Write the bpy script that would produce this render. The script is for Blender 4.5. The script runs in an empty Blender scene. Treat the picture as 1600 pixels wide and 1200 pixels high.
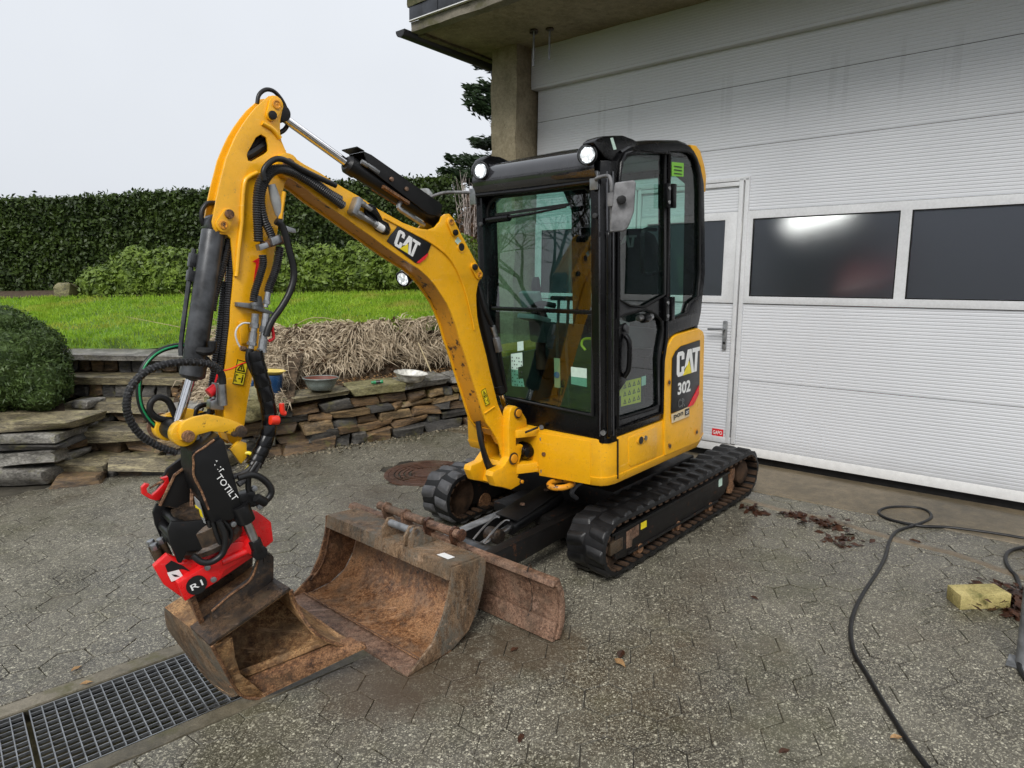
import bpy, bmesh, math, random
from math import sin, cos, pi, radians
from mathutils import Vector, Matrix, Euler, noise
from mathutils.geometry import tessellate_polygon

random.seed(7)
sc = bpy.context.scene
COL = sc.collection
V = Vector

# ------------------------------------------------------------------ frames
# GF: the sloping yard (z = 0 is the paving); BF: the garage (x along the door, y inward, z up); WF: world
GF = Matrix(((0.6768, -0.7351, -0.0393, 0), (0.7339, 0.6779, -0.0420, 0), (0.0575, -0.0004, 0.9983, 0), (0, 0, 0, 1)))
GF = GF.to_quaternion().to_matrix().to_4x4()
WF = Matrix.Identity(4)
_u = V((0.7597, -0.6503, 0)).normalized(); _i = V((0.6503, 0.7597, 0)).normalized()
BF = Matrix(((_u.x, _i.x, 0, 2.1394), (_u.y, _i.y, 0, 5.2929), (0, 0, 1, 0.3069), (0, 0, 0, 1)))

# ------------------------------------------------------------------ camera
cd = bpy.data.cameras.new("camera"); cam = bpy.data.objects.new("camera", cd); COL.objects.link(cam)
cd.sensor_width = 36; cd.lens = 24.23; cd.clip_start = 0.05; cd.clip_end = 2000
_p, _r = radians(8.0613), radians(0.6543)
def _camaxes():
    # rows of the world->camera rotation (x right, y down, z forward)
    B = Matrix(((1, 0, 0), (0, 0, -1), (0, 1, 0)))
    P = Matrix(((1, 0, 0), (0, cos(_p), -sin(_p)), (0, sin(_p), cos(_p))))
    R = Matrix(((cos(_r), -sin(_r), 0), (sin(_r), cos(_r), 0), (0, 0, 1)))
    return R @ P @ B
_C = _camaxes()
CAMPOS = V((-0.0668, -0.0714, 1.6972))
cam.matrix_world = Matrix.LocRotScale(CAMPOS, Matrix((_C[0], -_C[1], -_C[2])).transposed(), None)
sc.camera = cam

# ------------------------------------------------------------------ sky, sun, exposure (overcast, raining)
SUN_EL, SUN_AZ = radians(42), radians(-104)      # soft light from behind the camera
w = bpy.data.worlds.new("World"); sc.world = w; w.use_nodes = True
nt = w.node_tree; nt.nodes.clear()
wo = nt.nodes.new("ShaderNodeOutputWorld"); bg = nt.nodes.new("ShaderNodeBackground")
sky = nt.nodes.new("ShaderNodeTexSky"); sky.sky_type = 'NISHITA'; sky.sun_disc = False
sky.sun_elevation = SUN_EL; sky.sun_rotation = SUN_AZ + pi; sky.air_density = 2.0; sky.dust_density = 6.0; sky.ozone_density = 1.0
hs = nt.nodes.new("ShaderNodeHueSaturation"); hs.inputs['Saturation'].default_value = 0.10; hs.inputs['Value'].default_value = 1.0
mx = nt.nodes.new("ShaderNodeMix"); mx.data_type = 'RGBA'; mx.inputs[0].default_value = 0.78
mx.inputs[7].default_value = (6.95, 7.3, 7.85, 1)
tc = nt.nodes.new("ShaderNodeTexCoord")
cn = nt.nodes.new("ShaderNodeTexNoise"); cn.inputs['Scale'].default_value = 1.6; cn.inputs['Detail'].default_value = 5
cm = nt.nodes.new("ShaderNodeMapRange"); cm.inputs[3].default_value = 0.86; cm.inputs[4].default_value = 1.12
cc = nt.nodes.new("ShaderNodeMix"); cc.data_type = 'RGBA'; cc.blend_type = 'MULTIPLY'; cc.inputs[0].default_value = 1
L = nt.links.new
L(tc.outputs['Generated'], cn.inputs['Vector']); L(cn.outputs['Fac'], cm.inputs[0])
L(sky.outputs[0], hs.inputs['Color']); L(hs.outputs[0], mx.inputs[6])
L(mx.outputs[2], cc.inputs[6]); L(cm.outputs[0], cc.inputs[7]); L(cc.outputs[2], bg.inputs['Color'])
bg.inputs['Strength'].default_value = 0.072
L(bg.outputs[0], wo.inputs['Surface'])
sd = bpy.data.lights.new("sun", 'SUN'); sd.energy = 1.5; sd.angle = radians(24); sd.color = (1, 0.97, 0.93)
sun = bpy.data.objects.new("sun", sd); COL.objects.link(sun)
_sdir = V((cos(SUN_EL) * cos(SUN_AZ), cos(SUN_EL) * sin(SUN_AZ), sin(SUN_EL)))
sun.rotation_euler = _sdir.to_track_quat('Z', 'Y').to_euler(); sun.location = (0, -6, 9)
vs = sc.view_settings; vs.view_transform = 'Standard'; vs.look = 'None'; vs.gamma = 1; vs.exposure = 0.86
sc.cycles.use_denoising = True
sc.cycles.max_bounces = 5; sc.cycles.use_adaptive_sampling = True; sc.cycles.adaptive_threshold = 0.02; sc.cycles.diffuse_bounces = 2; sc.cycles.glossy_bounces = 3; sc.cycles.transparent_max_bounces = 16; sc.cycles.transmission_bounces = 6
sc.cycles.caustics_reflective = False; sc.cycles.caustics_refractive = False

# ------------------------------------------------------------------ materials
class NB:
    def __init__(s, name):
        s.m = bpy.data.materials.new(name); s.m.use_nodes = True
        s.t = s.m.node_tree; s.t.nodes.clear()
        s.o = s.n("OutputMaterial"); s.b = s.n("BsdfPrincipled"); s.l(s.b.outputs[0], s.o.inputs[0])
        s.pos = s.n("NewGeometry").outputs['Position']
    def n(s, k): return s.t.nodes.new("ShaderNode" + k)
    def l(s, a, b): s.t.links.new(a, b)
    def noise(s, scale, detail=3, rough=.55, vec=None, dist=0):
        n = s.n("TexNoise"); n.inputs['Scale'].default_value = scale; n.inputs['Detail'].default_value = detail
        n.inputs['Roughness'].default_value = rough; n.inputs['Distortion'].default_value = dist
        s.l(vec or s.pos, n.inputs['Vector']); return n.outputs['Fac']
    def vor(s, scale, out='Color', feature='F1', vec=None):
        n = s.n("TexVoronoi"); n.feature = feature; n.inputs['Scale'].default_value = scale
        s.l(vec or s.pos, n.inputs['Vector']); return n.outputs[out]
    def ramp(s, f, stops):
        n = s.n("ValToRGB"); e = n.color_ramp.elements
        while len(e) < len(stops): e.new(.5)
        for k, (p, c) in enumerate(stops):
            e[k].position = p; c = c if hasattr(c, '__len__') else (c, c, c); e[k].color = (*c[:3], 1)
        s.l(f, n.inputs[0]); return n.outputs[0]
    def mix(s, f, a, b, mode='MIX'):
        n = s.n("Mix"); n.data_type = 'RGBA'; n.blend_type = mode
        for v, i in ((f, 0), (a, 6), (b, 7)):
            if hasattr(v, 'is_output'): s.l(v, n.inputs[i])
            elif i == 0: n.inputs[0].default_value = v
            else: n.inputs[i].default_value = (*v[:3], 1) if hasattr(v, '__len__') else (v, v, v, 1)
        return n.outputs[2]
    def rng(s, f, a, b, c, d):
        n = s.n("MapRange"); s.l(f, n.inputs[0])
        for k, v in enumerate((a, b, c, d)): n.inputs[k + 1].default_value = v
        return n.outputs[0]
    def math(s, op, a, b):
        n = s.n("Math"); n.operation = op
        for k, v in enumerate((a, b)):
            if hasattr(v, 'is_output'): s.l(v, n.inputs[k])
            else: n.inputs[k].default_value = v
        return n.outputs[0]
    def mapping(s, sx, sy, sz, rot=None, vec=None):
        n = s.n("Mapping"); n.inputs['Scale'].default_value = (sx, sy, sz)
        if rot: n.inputs['Rotation'].default_value = rot
        s.l(vec or s.pos, n.inputs['Vector']); return n.outputs[0]
    def facing(s, f0, f1):
        """Schlick reflectance that is the same from both sides of a thin pane"""
        ge = s.n("NewGeometry"); d = s.n("VectorMath"); d.operation = 'DOT_PRODUCT'; s.l(ge.outputs['Incoming'], d.inputs[0]); s.l(ge.outputs['Normal'], d.inputs[1])
        a = s.n("Math"); a.operation = 'ABSOLUTE'; s.l(d.outputs['Value'], a.inputs[0])
        return s.math('ADD', s.math('MULTIPLY', s.math('POWER', s.math('SUBTRACT', 1.0, a.outputs[0]), 5.0), f1), f0)
    def objc(s):
        return s.n("TexCoord").outputs['Object']
    def bump(s, f, strength, dist=.002, prev=None):
        n = s.n("Bump"); n.inputs['Strength'].default_value = strength; n.inputs['Distance'].default_value = dist
        s.l(f, n.inputs['Height'])
        if prev is not None: s.l(prev, n.inputs['Normal'])
        s.l(n.outputs[0], s.b.inputs['Normal']); return n.outputs[0]
    def set(s, **k):
        for a, v in k.items():
            i = s.b.inputs[{'base': 'Base Color', 'rough': 'Roughness', 'metal': 'Metallic', 'spec': 'Specular IOR Level', 'coat': 'Coat Weight', 'coatr': 'Coat Roughness',
                            'em': 'Emission Color', 'ems': 'Emission Strength', 'trans': 'Transmission Weight', 'sheen': 'Sheen Weight', 'sss': 'Subsurface Weight', 'alpha': 'Alpha'}[a]]
            if hasattr(v, 'is_output'): s.l(v, i)
            elif hasattr(v, '__len__'): i.default_value = (*v[:3], 1)
            else: i.default_value = v
        return s.m
MT = {}
def simple(name, col, rough=.5, metal=0, var=.12, scale=9, spec=.5, bump=0, bscale=120, coat=0):
    b = NB(name)
    f = b.noise(scale, 4); c2 = tuple(c * (1 - 2.2 * var) for c in col); c1 = tuple(min(1, c * (1 + var)) for c in col)
    fine = b.noise(scale * 11, 2)
    cc = b.mix(b.rng(f, .3, .7, 0, 1), c2, c1); cc = b.mix(.25, cc, b.ramp(fine, [(.3, [c * .6 for c in col]), (.7, col)]))
    if bump: b.bump(b.noise(bscale, 3), bump, .002)
    MT[name] = b.set(base=cc, rough=b.rng(fine, .2, .8, max(.02, rough - .08), min(1, rough + .1)), metal=metal, spec=spec, coat=coat)
    return MT[name]
def paint(name, col, rust=.0, dirt=.3, rough=.32, chips=.72, coat=.15, spec=.5):
    """sprayed paint with orange-peel, grime and chips down to rusty steel"""
    b = NB(name)
    n1 = b.noise(3.2, 5); n2 = b.noise(34, 4, .65); n3 = b.noise(11, 6, .7)
    c = b.mix(b.rng(n1, .35, .7, 0, 1), [x * .88 for x in col], col)
    c = b.mix(b.math('MULTIPLY', b.rng(n3, .52, .72, 0, 1), dirt), c, [x * .45 + (.015 if col[0] > .05 else .004) for x in col])
    chip = b.rng(b.math('ADD', b.math('MULTIPLY', n2, .55), b.math('MULTIPLY', n3, .45)), chips - .02, chips + .01, 0, 1)
    if rust: chip = b.math('MULTIPLY', chip, rust)
    else: chip = b.math('MULTIPLY', chip, 0)
    c = b.mix(chip, c, (.055, .022, .010))
    if col[0] > .3:      # dried splashes and fine scratches
        c = b.mix(b.math('MULTIPLY', b.rng(b.noise(75, 3, .7), .63, .69, 0, 1), .38), c, (.22, .14, .06))
        c = b.mix(b.math('MULTIPLY', b.rng(b.noise(16, 4, .7, b.mapping(.5, 1, 7, (.4, .3, .2))), .64, .68, 0, 1), .22), c, (.95, .72, .30) if col[1] > .1 else (.85, .35, .3))
    b.bump(b.noise(260, 2), .06, .001)
    MT[name] = b.set(base=c, rough=b.rng(n3, .3, .75, rough - .06, rough + .2), coat=coat, coatr=.2, spec=spec)
    return MT[name]
def rusty(name, dark, mid, light, paintc=None, pa=.0, rough=.72, streak=(1, 1, 1), wet=0.0):
    b = NB(name)
    v = b.mapping(*streak)
    a = b.noise(6, 4, .68, v, .5); f = b.noise(38, 4, .75, v); s = b.noise(150, 3, .75)
    c = b.ramp(b.math('ADD', b.math('MULTIPLY', a, .42), b.math('MULTIPLY', f, .58)), [(.36, dark), (.47, mid), (.56, light), (.66, [x * .6 for x in mid])])
    c = b.mix(.8, c, b.ramp(s, [(.32, .10), (.5, .42), (.64, .80)]), 'OVERLAY')
    if paintc:
        c = b.mix(b.math('MULTIPLY', b.rng(b.math('ADD', b.math('MULTIPLY', b.noise(9, 6, .72, v), .6), b.math('MULTIPLY', s, .4)), .49, .57, 0, 1), pa), c, paintc)
    sc1 = b.rng(b.noise(22, 4, .7, b.mapping(.12, 1.2, 1.2, (.2, .1, .5))), .60, .66, 0, .45); c = b.mix(sc1, c, [min(1, x * 1.35 + .06) for x in light])
    c = b.mix(b.math('MULTIPLY', b.rng(b.noise(3.1, 4, .7), .54, .64, 0, 1), .55), c, (.085, .060, .036))
    b.bump(b.noise(70, 4, .8), .6, .0035)
    MT[name] = b.set(base=c, rough=b.rng(a, .35, .7, rough - .25 - wet, rough + .12), spec=.4)
    return MT[name]

YEL = (.86, .425, .008)
paint('yellow', YEL, 0.8, .34, .30, .685)
paint('yellow_clean', (.88, .44, .009), .6, .26, .24, .70)
paint('yellow_worn', (.70, .29, .012), 1, .9, .42, .575)
paint('yellow_link', (.85, .46, .012), 1, .45, .34, .615)
paint('red', (.74, .009, .011), .8, .25, .26, .70)
paint('red_hot', (.75, .03, .01), 0, .2, .4)
paint('black_paint', (.006, .006, .0065), .7, .3, .34, .655, .0, .35)
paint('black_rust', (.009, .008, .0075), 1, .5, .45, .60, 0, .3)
paint('cab_black', (.003, .003, .0035), 0, .3, .18, .72, 0, .32)
simple('visor_black', (.03, .03, .034), .12, 0, .2, 6, .6, 0, 100, .6)
simple('rubber', (.011, .011, .0115), .5, 0, .35, 14, .3, .25, 160)
simple('rubber_dusty', (.014, .014, .0145), .42, 0, .5, 9, .4, .35, 140)
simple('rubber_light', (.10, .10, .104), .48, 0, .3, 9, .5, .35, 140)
simple('hose', (.009, .009, .0095), .4, 0, .2, 20, .4, .1, 300)
simple('conduit', (.024, .024, .026), .36, 0, .2, 20)
simple('cyl_grey', (.060, .063, .068), .34, .2, .5, 16)
simple('chrome', (.72, .72, .74), .10, 1, .06, 10)
simple('steel', (.42, .42, .42), .34, 1, .2, 22)
simple('galv', (.36, .37, .38), .42, .9, .2, 24)
simple('galv_dull', (.30, .31, .32), .55, .6, .3, 14)
simple('mud', (.060, .034, .019), .85, 0, .5, 12, .3, .6, 70)
rusty('rust', (.035, .019, .012), (.13, .062, .030), (.26, .135, .065), None, 0, .75)
rusty('rust_orange', (.055, .028, .014), (.22, .110, .045), (.40, .235, .105), (.070, .050, .034), .6, .68)
rusty('rust_floor', (.055, .027, .016), (.21, .095, .040), (.38, .20, .095), (.15, .115, .085), .5, .55, (1, 1, 1), .12)
rusty('rust_paint', (.045, .028, .017), (.15, .090, .048), (.26, .17, .10), (.105, .108, .092), .75, .70, (1, 1, .4))
rusty('rust_pink', (.055, .029, .019), (.155, .085, .054), (.27, .160, .105), (.12, .088, .062), .5, .7)
rusty('rust_black', (.014, .012, .011), (.045, .030, .020), (.095, .058, .033), (.013, .012, .012), .85, .5, (1, 1, 1))
rusty('cast_iron', (.020, .010, .007), (.055, .024, .014), (.10, .045, .025), None, 0, .55, (1, 1, 1), .1)
simple('white_paint', (.78, .78, .77), .45, 0, .05, 20)
simple('white_decal', (.82, .82, .80), .4, 0, .04, 40)
simple('black_decal', (.008, .008, .009), .35, 0, .1, 20)
simple('yellow_decal', (.85, .68, .02), .4, 0, .06, 30)
simple('red_decal', (.75, .012, .02), .38, 0, .06, 20)
simple('green_decal', (.22, .55, .06), .5, 0, .05, 30)
simple('mint_decal', (.55, .72, .62), .5, 0, .06, 40)
simple('cream_decal', (.72, .58, .36), .45, 0, .05, 30)
simple('blue_decal', (.05, .22, .5), .45, 0, .05, 30)
simple('seat', (.014, .014, .015), .75, 0, .25, 30, .3, .3, 300)
simple('plastic_grey', (.045, .047, .050), .5, 0, .2, 12)
simple('plastic_light', (.30, .31, .31), .5, 0, .15, 12)
simple('mirror_back', (.19, .19, .195), .5, 0, .35, 18, .4, .2, 90)
simple('enamel_green', (.23, .27, .25), .28, 0, .25, 10)
simple('enamel_white', (.70, .68, .62), .35, 0, .45, 14)
simple('terracotta', (.17, .055, .035), .6, 0, .2, 10)
simple('blue_pot', (.012, .055, .15), .25, 0, .2, 10)
simple('yellow_pot', (.70, .52, .10), .4, 0, .15, 10)
simple('green_plastic', (.01, .25, .09), .3, 0, .1, 10)
simple('white_cord', (.6, .6, .58), .6, 0, .1, 20)
simple('floor_inside', (.06, .06, .06), .8)
simple('red_body', (.6, .01, .012), .2, 0, .05, 3)

def glass(name, tint, refl=1.0, rough=.0, drops=False, tr=None):
    b = NB(name); b.t.nodes.remove(b.b)
    t = b.n("BsdfTransparent"); t.inputs[0].default_value = (*tint, 1)
    g = b.n("BsdfGlossy"); g.inputs['Roughness'].default_value = rough; g.inputs[0].default_value = (refl, refl, refl, 1)
    x = b.n("MixShader"); b.l(b.facing(.10, .88), x.inputs[0]); b.l(t.outputs[0], x.inputs[1]); b.l(g.outputs[0], x.inputs[2])
    if drops:
        d = b.vor(210, 'Distance'); k = b.math('MULTIPLY', b.rng(d, .0, .22, 1, 0), b.rng(b.noise(24, 3), .52, .6, 0, 1))
        bp = b.n("Bump"); bp.inputs['Strength'].default_value = .5; bp.inputs['Distance'].default_value = .002; b.l(k, bp.inputs['Height']); b.l(bp.outputs[0], g.inputs['Normal'])
    b.l(x.outputs[0], b.o.inputs[0]); MT[name] = b.m
glass('glass_front', (.42, .66, .60), 1, 0, True)
glass('glass_side', (.56, .76, .70), 1, 0, True)
def frosted():
    b = NB('frosted')
    b.t.nodes.remove(b.b)
    r = b.n("BsdfRefraction"); r.inputs['Roughness'].default_value = .70; r.inputs['IOR'].default_value = 1.30; r.inputs[0].default_value = (.80, .82, .86, 1)
    g = b.n("BsdfGlossy"); g.inputs['Roughness'].default_value = .24; g.inputs[0].default_value = (.8, .85, .95, 1)
    d = b.n("BsdfDiffuse"); d.inputs[0].default_value = (.075, .080, .092, 1)
    m0 = b.n("MixShader"); m0.inputs[0].default_value = .28; b.l(r.outputs[0], m0.inputs[1]); b.l(d.outputs[0], m0.inputs[2])
    x = b.n("MixShader"); b.l(b.facing(.07, .6), x.inputs[0]); b.l(m0.outputs[0], x.inputs[1]); b.l(g.outputs[0], x.inputs[2])
    bp = b.n("Bump"); bp.inputs['Strength'].default_value = .25; bp.inputs['Distance'].default_value = .002; b.l(b.noise(160, 3), bp.inputs['Height']); b.l(bp.outputs[0], g.inputs['Normal'])
    b.l(x.outputs[0], b.o.inputs[0]); MT['frosted'] = b.m
frosted()
def lampmat():
    b = NB('lamp_lit'); d = b.vor(75, 'Distance')
    MT['lamp_lit'] = b.set(base=(.7, .75, .78), em=(.92, .97, 1), ems=b.rng(d, .12, .62, 1.15, .18), rough=.1, spec=.8)
    b = NB('lamp_warm'); MT['lamp_warm'] = b.set(base=(.9, .9, .8), em=(1, .98, .86), ems=7.0, rough=.3)
lampmat()
def water():
    b = NB('bowl_water'); b.bump(b.noise(40, 2), .05, .002); MT['bowl_water'] = b.set(base=(.05, .05, .04), rough=.03, spec=.6)
water()

# ------------------------------------------------------------------ geometry collector
class Geo:
    def __init__(s): s.v = []; s.f = []
    def add(s, v, f):
        k = len(s.v); s.v += [V(p) for p in v]; s.f += [tuple(i + k for i in q) for q in f]; return s
    def box(s, c, d, rot=None):
        hx, hy, hz = d[0] / 2, d[1] / 2, d[2] / 2; c = V(c)
        R = rot or Matrix.Identity(3)
        vs = [c + R @ V((x, y, z)) for x in (-hx, hx) for y in (-hy, hy) for z in (-hz, hz)]
        return s.add(vs, [(0, 1, 3, 2), (4, 6, 7, 5), (0, 4, 5, 1), (2, 3, 7, 6), (0, 2, 6, 4), (1, 5, 7, 3)])
    def hexa(s, b, t):
        """prism between two equal loops (any corner count)"""
        n = len(b); vs = list(b) + list(t)
        fs = [tuple(range(n))[::-1], tuple(range(n, 2 * n))] + [(i, (i + 1) % n, n + (i + 1) % n, n + i) for i in range(n)]
        return s.add(vs, fs)
    def plate(s, outer, vec, holes=()):
        """flat plate with holes: 3D loops, thickness vector"""
        vec = V(vec); loops = [[V(p) for p in l] for l in [outer, *holes]]
        tris = tessellate_polygon(loops)
        flat = [p for l in loops for p in l]; n = len(flat)
        k = len(s.v); s.v += flat + [p + vec for p in flat]
        for t in tris: s.f.append(tuple(k + i for i in t)); s.f.append(tuple(k + n + i for i in reversed(t)))
        o = 0
        for l in loops:
            m = len(l)
            for i in range(m): s.f.append((k + o + i, k + o + (i + 1) % m, k + n + o + (i + 1) % m, k + n + o + i))
            o += m
        return s
    def tube(s, path, r, seg=8, cap=True, closed=False, prof=None):
        P = [V(p) for p in path]; n = len(P); rr = r if hasattr(r, '__len__') else [r] * n
        rings = []; up = None
        for i, p in enumerate(P):
            a = P[(i - 1) % n] if (i or closed) else p; b = P[(i + 1) % n] if (i < n - 1 or closed) else p
            t = (b - a).normalized()
            if up is None:
                up = t.orthogonal().normalized()
            else:
                up = (up - t * up.dot(t)); up = up.normalized() if up.length > 1e-6 else t.orthogonal().normalized()
            sd = t.cross(up)
            if prof: rings.append([p + (up * x + sd * y) * rr[i] for x, y in prof])
            else: rings.append([p + (up * cos(2 * pi * j / seg) + sd * sin(2 * pi * j / seg)) * rr[i] for j in range(seg)])
        m = len(rings[0]); k = len(s.v)
        for q in rings: s.v += q
        for i in range(n if closed else n - 1):
            for j in range(m):
                a = k + i * m; b = k + ((i + 1) % n) * m
                s.f.append((a + j, a + (j + 1) % m, b + (j + 1) % m, b + j))
        if cap and not closed: s.f.append(tuple(k + j for j in reversed(range(m)))); s.f.append(tuple(k + (n - 1) * m + j for j in range(m)))
        return s
    def cyl(s, a, b, r, seg=20, r2=None): return s.tube([a, b], [r, r if r2 is None else r2], seg)
    def lathe(s, o, ax, prof, seg=28):
        o = V(o); ax = V(ax).normalized(); x = ax.orthogonal().normalized(); y = ax.cross(x); k = len(s.v)
        for r, h in prof: s.v += [o + ax * h + (x * cos(2 * pi * j / seg) + y * sin(2 * pi * j / seg)) * r for j in range(seg)]
        for i in range(len(prof) - 1):
            for j in range(seg):
                a = k + i * seg; b = a + seg; s.f.append((a + j, a + (j + 1) % seg, b + (j + 1) % seg, b + j))
        return s
    def strip(s, rows, closed=False):
        m = len(rows[0]); k = len(s.v)
        for r in rows: s.v += [V(p) for p in r]
        for i in range(len(rows) - 1):
            for j in range(m if closed else m - 1):
                a = k + i * m; b = a + m; s.f.append((a + j, a + (j + 1) % m, b + (j + 1) % m, b + j))
        return s

def link(o, parent=None):
    COL.objects.link(o)
    if parent is not None: o.parent = parent
    return o
ORG = {}
def tag(o, label=None, cat=None, group=None, kind=None):
    for k, v in (('label', label), ('category', cat), ('group', group), ('kind', kind)):
        if v: o[k] = v
    return o
def thing(name, label, cat, frame=GF, org=(0, 0, 0), group=None, kind=None):
    o = bpy.data.objects.new(name, None); link(o); o.empty_display_size = .1
    o.matrix_world = frame @ Matrix.Translation(V(org)); ORG[o.name] = V(org)
    return tag(o, label, cat, group, kind)
def tomesh(name, g, mat, org=V((0, 0, 0)), bev=0, smooth=35, bseg=2, merge=True):
    me = bpy.data.meshes.new(name); me.from_pydata([p - org for p in g.v], [], g.f)
    bm = bmesh.new(); bm.from_mesh(me)
    if merge: bmesh.ops.remove_doubles(bm, verts=bm.verts, dist=1e-5)
    bmesh.ops.recalc_face_normals(bm, faces=bm.faces)
    if bev:
        es = [e for e in bm.edges if len(e.link_faces) == 2 and e.calc_face_angle(0) > radians(28)]
        bmesh.ops.bevel(bm, geom=es, offset=bev, segments=bseg, profile=.6, affect='EDGES', clamp_overlap=True)
    bm.to_mesh(me); bm.free()
    if smooth:
        me.shade_smooth(); me.set_sharp_from_angle(angle=radians(smooth))
    ms = mat if isinstance(mat, (list, tuple)) else [mat]
    for m in ms: me.materials.append(MT[m] if isinstance(m, str) else m)
    return me
def part(name, g, mat, parent, bev=0, smooth=35, label=None, bseg=2, merge=True):
    """a mesh that is a child of a thing (or of a part of one); coordinates are the thing's frame"""
    root = parent
    while root.parent: root = root.parent
    o = bpy.data.objects.new(name, tomesh(name, g, mat, ORG[root.name], bev, smooth, bseg, merge)); link(o, parent)
    if label: o['label'] = label
    return o
def solo(name, g, mat, label, cat, frame=GF, org=(0, 0, 0), bev=0, smooth=35, group=None, kind=None, merge=True, bseg=2):
    """a thing that is one mesh"""
    o = bpy.data.objects.new(name, tomesh(name, g, mat, V(org), bev, smooth, bseg, merge)); link(o)
    o.matrix_world = frame @ Matrix.Translation(V(org)); ORG[o.name] = V(org)
    return tag(o, label, cat, group, kind)
def struct(name, g, mat, frame=GF, bev=0, smooth=0, merge=True):
    return solo(name, g, mat, None, None, frame, (0, 0, 0), bev, smooth, None, 'structure', merge)
def catmull(pts, n=6, closed=False):
    P = [V(p) for p in pts]; out = []; m = len(P)
    for i in range(m if closed else m - 1):
        a, b, c, d = (P[(i - 1) % m] if (i or closed) else P[0] * 2 - P[1]), P[i], P[(i + 1) % m], (P[(i + 2) % m] if (closed or i + 2 < m) else P[-1] * 2 - P[-2])
        for k in range(n):
            t = k / n
            out.append(.5 * ((2 * b) + (c - a) * t + (2 * a - 5 * b + 4 * c - d) * t * t + (3 * b - a - 3 * c + d) * t ** 3))
    if not closed: out.append(P[-1])
    return out
def text_geo(s, o, x, y, w, h, extr=.0012, bold=0.0, shear=0):
    """lettering as geometry: the string fitted to a w x h rectangle at o, along x and y"""
    c = bpy.data.curves.new('t', 'FONT'); c.body = s; c.offset = bold; c.resolution_u = 3; c.shear = shear
    ob = bpy.data.objects.new('t', c); COL.objects.link(ob)
    bpy.context.view_layer.update()
    me = bpy.data.meshes.new_from_object(ob.evaluated_get(bpy.context.evaluated_depsgraph_get()))
    xs = [v.co.x for v in me.vertices]; ys = [v.co.y for v in me.vertices]
    x0, x1, y0, y1 = min(xs), max(xs), min(ys), max(ys); x = V(x).normalized(); y = V(y).normalized(); o = V(o); nn = x.cross(y)
    g = Geo(); vs = [o + x * ((v.co.x - x0) / (x1 - x0) * w) + y * ((v.co.y - y0) / (y1 - y0) * h) for v in me.vertices]
    g.add([p + nn * extr for p in vs], [tuple(p.vertices) for p in me.polygons])
    bpy.data.objects.remove(ob); bpy.data.curves.remove(c); bpy.data.meshes.remove(me)
    return g
def decal2(o, x, y, polys, lift=.0015):
    """flat print: list of 2D polygons placed at o along x, y"""
    o = V(o); x = V(x); y = V(y); n = x.cross(y).normalized() * lift; g = Geo()
    for p in polys: g.plate([o + x * a + y * b for a, b in p], n)
    return g
import numpy as np
# ================================================================== setting
def mat_paving(name='paving', dark=1.0):
    b = NB(name)
    big = b.noise(.45, 4); mid = b.noise(3.5, 3, .65)
    def grains(sc_, lo):
        vn = b.n("TexVoronoi"); vn.voronoi_dimensions = '2D'; vn.inputs['Scale'].default_value = sc_; b.l(b.pos, vn.inputs['Vector']); sep = b.n("SeparateColor"); b.l(vn.outputs['Color'], sep.inputs[0]); d1 = vn.outputs['Distance']
        st = b.ramp(sep.outputs[1], [(0, (.11, .103, .083)), (.45, (.21, .195, .15)), (.8, (.35, .325, .245)), (1, (.62, .59, .46))])
        return b.math('MULTIPLY', b.rng(sep.outputs[0], lo, lo + .08, 0, 1), b.rng(d1, .30, .62, 1, 0)), st, d1
    k1, s1, d1 = grains(95, .70); k2, s2, d2 = grains(190, .40)
    binder = b.mix(b.rng(mid, .35, .7, 0, 1), (.052 * dark, .046 * dark, .035 * dark), (.125 * dark, .114 * dark, .088 * dark))
    c = b.mix(k2, binder, s2); c = b.mix(k1, c, s1)
    fine = b.noise(420, 2, .6); c = b.mix(.3, c, b.ramp(fine, [(.35, .12), (.7, .75)]), 'OVERLAY')
    moss = b.math('MULTIPLY', b.rng(b.noise(1.5, 4, .72), .50, .68, 0, 1), .42); c = b.mix(moss, c, (.070, .068, .026))
    soil = b.math('MULTIPLY', b.rng(b.noise(1.1, 4, .68, b.mapping(1, 1, 1, (0, 0, .7))), .55, .72, 0, 1), .55); c = b.mix(soil, c, (.075, .055, .034))
    for sx_, sy_, r_, cc_ in ((-.35, 2.62, .34, (.062, .040, .022)), (-.62, 2.55, .30, (.070, .046, .026)), (.05, 2.8, .26, (.075, .052, .030))):   # rusty run-off beside the buckets
        vd = b.n("VectorMath"); vd.operation = 'DISTANCE'; b.l(b.pos, vd.inputs[0]); vd.inputs[1].default_value = (sx_, sy_, .1)
        k_ = b.rng(b.math('ADD', vd.outputs['Value'], b.math('MULTIPLY', b.noise(5, 4, .7), .5)), r_ * .5 + .25, r_ + .25, .62, 0); c = b.mix(k_, c, cc_)
    grey = b.rng(big, .42, .62, 0, .5); c = b.mix(grey, c, b.mix(1, c, (1.25, 1.27, 1.32), 'MULTIPLY'))
    sx = b.n("SeparateXYZ"); b.l(b.pos, sx.inputs[0])
    low = b.rng(sx.outputs[0], -2.6, .4, .30, 0)      # the yard falls to the drain: wetter there
    wet = b.rng(b.noise(.9, 3, .62, b.mapping(1, 1.3, 1, (0, 0, 1.1))), .42, .62, 0, 1)
    c = b.mix(b.math('MULTIPLY', wet, .40), c, b.mix(1, c, (.55, .54, .52), 'MULTIPLY'))
    wet = b.math('ADD', wet, low)
    b.bump(b.noise(110, 2, .7), .32, .003)
    MT[name] = b.set(base=c, rough=b.math('SUBTRACT', b.rng(fine, .2, .8, .40, .58), b.math('MULTIPLY', wet, .20)), spec=.5)
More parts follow.
